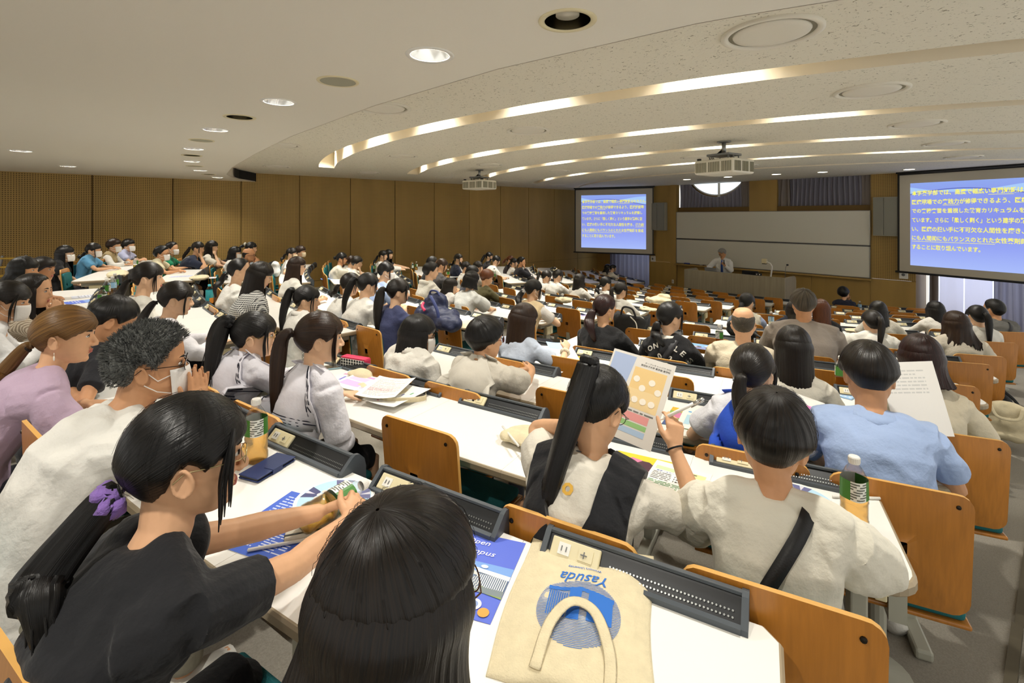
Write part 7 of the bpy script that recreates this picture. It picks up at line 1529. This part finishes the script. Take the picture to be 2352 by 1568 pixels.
t=thing('pouch','newsprint-patterned pouch in front of the plush animal','pouch',(-5.35,.93,zdesk(3)),(0,0,R_(15))); a=MB(); a.bbox((0,0,.03),(.32,.11,.06),.02); a.obj('case',mat('newsprint','e7e1cf',.8),t,True); a=MB()
for i in range(6): a.box((-.12+.05*i,-.056,.03),(.03,.002,.012))
a.obj('letter_pattern',mat('news_ink','5c5a52',.8),t)
for i,(x,y,k,rt,c,lb) in enumerate([(-6.85,-.02,1,5,'dfe4f4','stack of white papers with pen in front of the woman in black'),(-6.45,-.06,1,10,'5f78d8','blue brochure beside the white papers on the back middle desk'),(-6.05,-.02,1,14,'efece2','white notebook in front of the checked blouse woman'),(-5.55,.02,1,12,'e6e4dd','lined white sheets on the back middle desk under the bottles'),
   (-8.62,1.3,2,-14,'e9e6ee','white papers on the wall-side desk beside the navy polo woman'),(-9.1,1.05,2,-16,'c9cfe8','blue printed leaflet on the wall-side desk beside the black pouch'),(-7.0,1.92,4,-6,'d7dbf2','open notebook with blue print beyond the checked shirt girl'),(-9.35,3.45,5,-12,'6f92dc','blue brochure under the amber tea bottle at the wall-side desk end'),(-5.0,4.55,6,0,'eceae4','white sheet beside the writing girl in pale grey'),(-5.55,5.35,7,2,'eae8e2','paper under the hands of the person in the olive shirt'),
   (-9.2,6.2,7,-16,'e8e6e0','white folder with printed cover before the chin-resting girl'),(-4.95,7.0,8,0,'dfe3c2','pale yellow printed leaflet before the straight-ponytailed girl'),(-8.85,4.75,6,-14,'e9e7e2','papers on the wall-side desk in front of the dark grey T-shirt'),(-6.5,3.25,5,-4,'b9cdf0','light blue sheet on the desk before the blue blouse girl')]):
    card('handout',lb,'paper',x,y,zdesk(k)+.001,R_(rt),.21,.29,[('l',.1,.15,.9,.85,8,'b4b7c0')] if c!='5f78d8' and c!='6f92dc' else [('r',.1,.5,.9,.9,'8fb0ea'),('l',.1,.1,.9,.4,4,'dfe6fa')],c)
soft_bag('cream cotton tote lying on the wall-side desk before the sky blue T-shirt',-8.75,.28,zdesk(1),-.2,[((0,0,.04),(.22,.12,.045))],M_CANVAS,(),'tote_bag','bag')
soft_bag('cream cotton bag under white papers beside the navy polo woman',-8.55,1.22,zdesk(2)-.0,-.2,[((0,0,.02),(.2,.13,.022))],M_CANVAS,(),'tote_bag','bag')
soft_bag('white plastic bag standing on the wall-side desk behind the checked shirt girl',-9.6,2.55,zdesk(4),-.2,[((0,0,.12),(.12,.08,.13)),((.03,0,.2),(.08,.06,.08))],mat('white_film','e9ebea',.3),(),'plastic_bag','bag')
soft_bag('black glossy headphone case on the wall-side desk beside the papers',-8.95,1.62,zdesk(3),-.2,[((0,0,.04),(.07,.05,.045)),((.05,.0,.05),(.03,.04,.045))],mat('gloss_black','0e0e10',.15),(),'headphones','headphones',.0)
soft_bag('black handbag on the wall-side desk in front of the man in the black jacket',-8.75,8.25,zdesk(10),-.2,[((0,0,.07),(.16,.08,.08))],BLKN,[('handle',[(-.08,0,.13),(-.04,0,.2),(.04,0,.2),(.08,0,.13)],.008,BLKN)],'handbag','bag',.012)
soft_bag('cream drawstring bag before the person in the olive shirt',-5.35,5.75,zdesk(7),.1,[((0,0,.03),(.15,.09,.035))],M_CANVAS,(),'tote_bag','bag')
t=thing('stepladder','grey folding stepladder leaning in the back corner by the oak wall','ladder',(-12.35,-1.05,zfl(0)),(0,0,R_(70)))
for s in(-1,1): a=MB(); a.tube([(s*.22,-.25,0),(s*.16,.0,.78)],.022,8); a.obj('rail',M_STEEL,t)
a=MB()
for i in range(5): a.box((0,-.22+.05*i,.14+.15*i),(.42-.022*i,.09,.025))
a.obj('step',mat('yellow_step','c9a23a',.5),t)
# hand-held things further away
E_,T_,f_,*_=LEC['A'][-1]; w=wpos(LEC,T_+V((.02,.03,.10)))
t=thing('microphone','black handheld microphone in the hand of the lecturer','microphone',w,Euler((R_(-22),0,LEC['th']))); a=MB(); a.tube([(0,0,-.13),(0,0,.03)],[.011,.015],12); a.obj('handle',M_BLACK,t,True); a=MB(); a.ell((0,0,.055),(.024,.024,.028)); a.obj('grille',M_GREYP,t,True)
card('memo_sheet','small white memo sheet in the hand of the chestnut-haired woman','paper',-1.98,6.72,zdesk(8)+.20,0,.12,.16,[],rot3=(R_(60),R_(10),R_(40)))
t=thing('pen','yellow marker pen in the hand of the chestnut-haired woman','pen',(-1.90,6.70,zdesk(8)+.20),(R_(20),R_(-50),0)); a=MB(); a.tube([(0,0,-.07),(0,0,.07)],.008,8); a.obj('barrel',mat('pen_amber','e2a92c',.4),t,True); a=MB(); a.tube([(0,0,.07),(0,0,.085)],[.008,.002],8); a.obj('tip',M_BLACK,t)
# letters on garments: flat appliques that follow the cloth
def applique(P,chars,center,radius,a0,a1,size,m,name,cx=0):
    up=(P['Nb']-P['Ch']).normalized(); fw=V((0,1,0)); fw=(fw-up*fw.dot(up)).normalized(); mb=MB(); on=drape(P['top'])
    for i,ch in enumerate(chars):
        if ch==' ': continue
        a=R_(a0+(a1-a0)*i/(len(chars)-1)); x=cx+radius*math.sin(a); y=radius*math.cos(a)
        ex=(V((1,0,0))*math.cos(a)-up*math.sin(a)); ey=(up*math.cos(a)+V((1,0,0))*math.sin(a)); c=P['Nb']+V((x,0,0))+up*(center+y)
        v,f=TXT['ch_'+ch]; lo=v.min(0); hi=v.max(0); s=size/(hi[1]-lo[1])
        mb.add([on(c+ex*((p[0]-(lo[0]+hi[0])/2)*s)+ey*((p[1]-lo[1])*s),fw,.0035,-fw*.14) for p in v],f)
    return mb.obj(name,m,P['root'])
applique(P15,'JON  LES',-.27,.19,-48,52,.042,mat('applique_white','e8e4da',.8),'back_lettering')
applique(P15,'00',-.20,.04,-30,40,.045,MATS['applique_white'],'back_number')
applique(P7,'blo',-.36,.25,-12,4,.032,mat('applique_yellow','e3b24a',.8),'back_lettering',-.03)
finish_remesh()

fill_chairs()
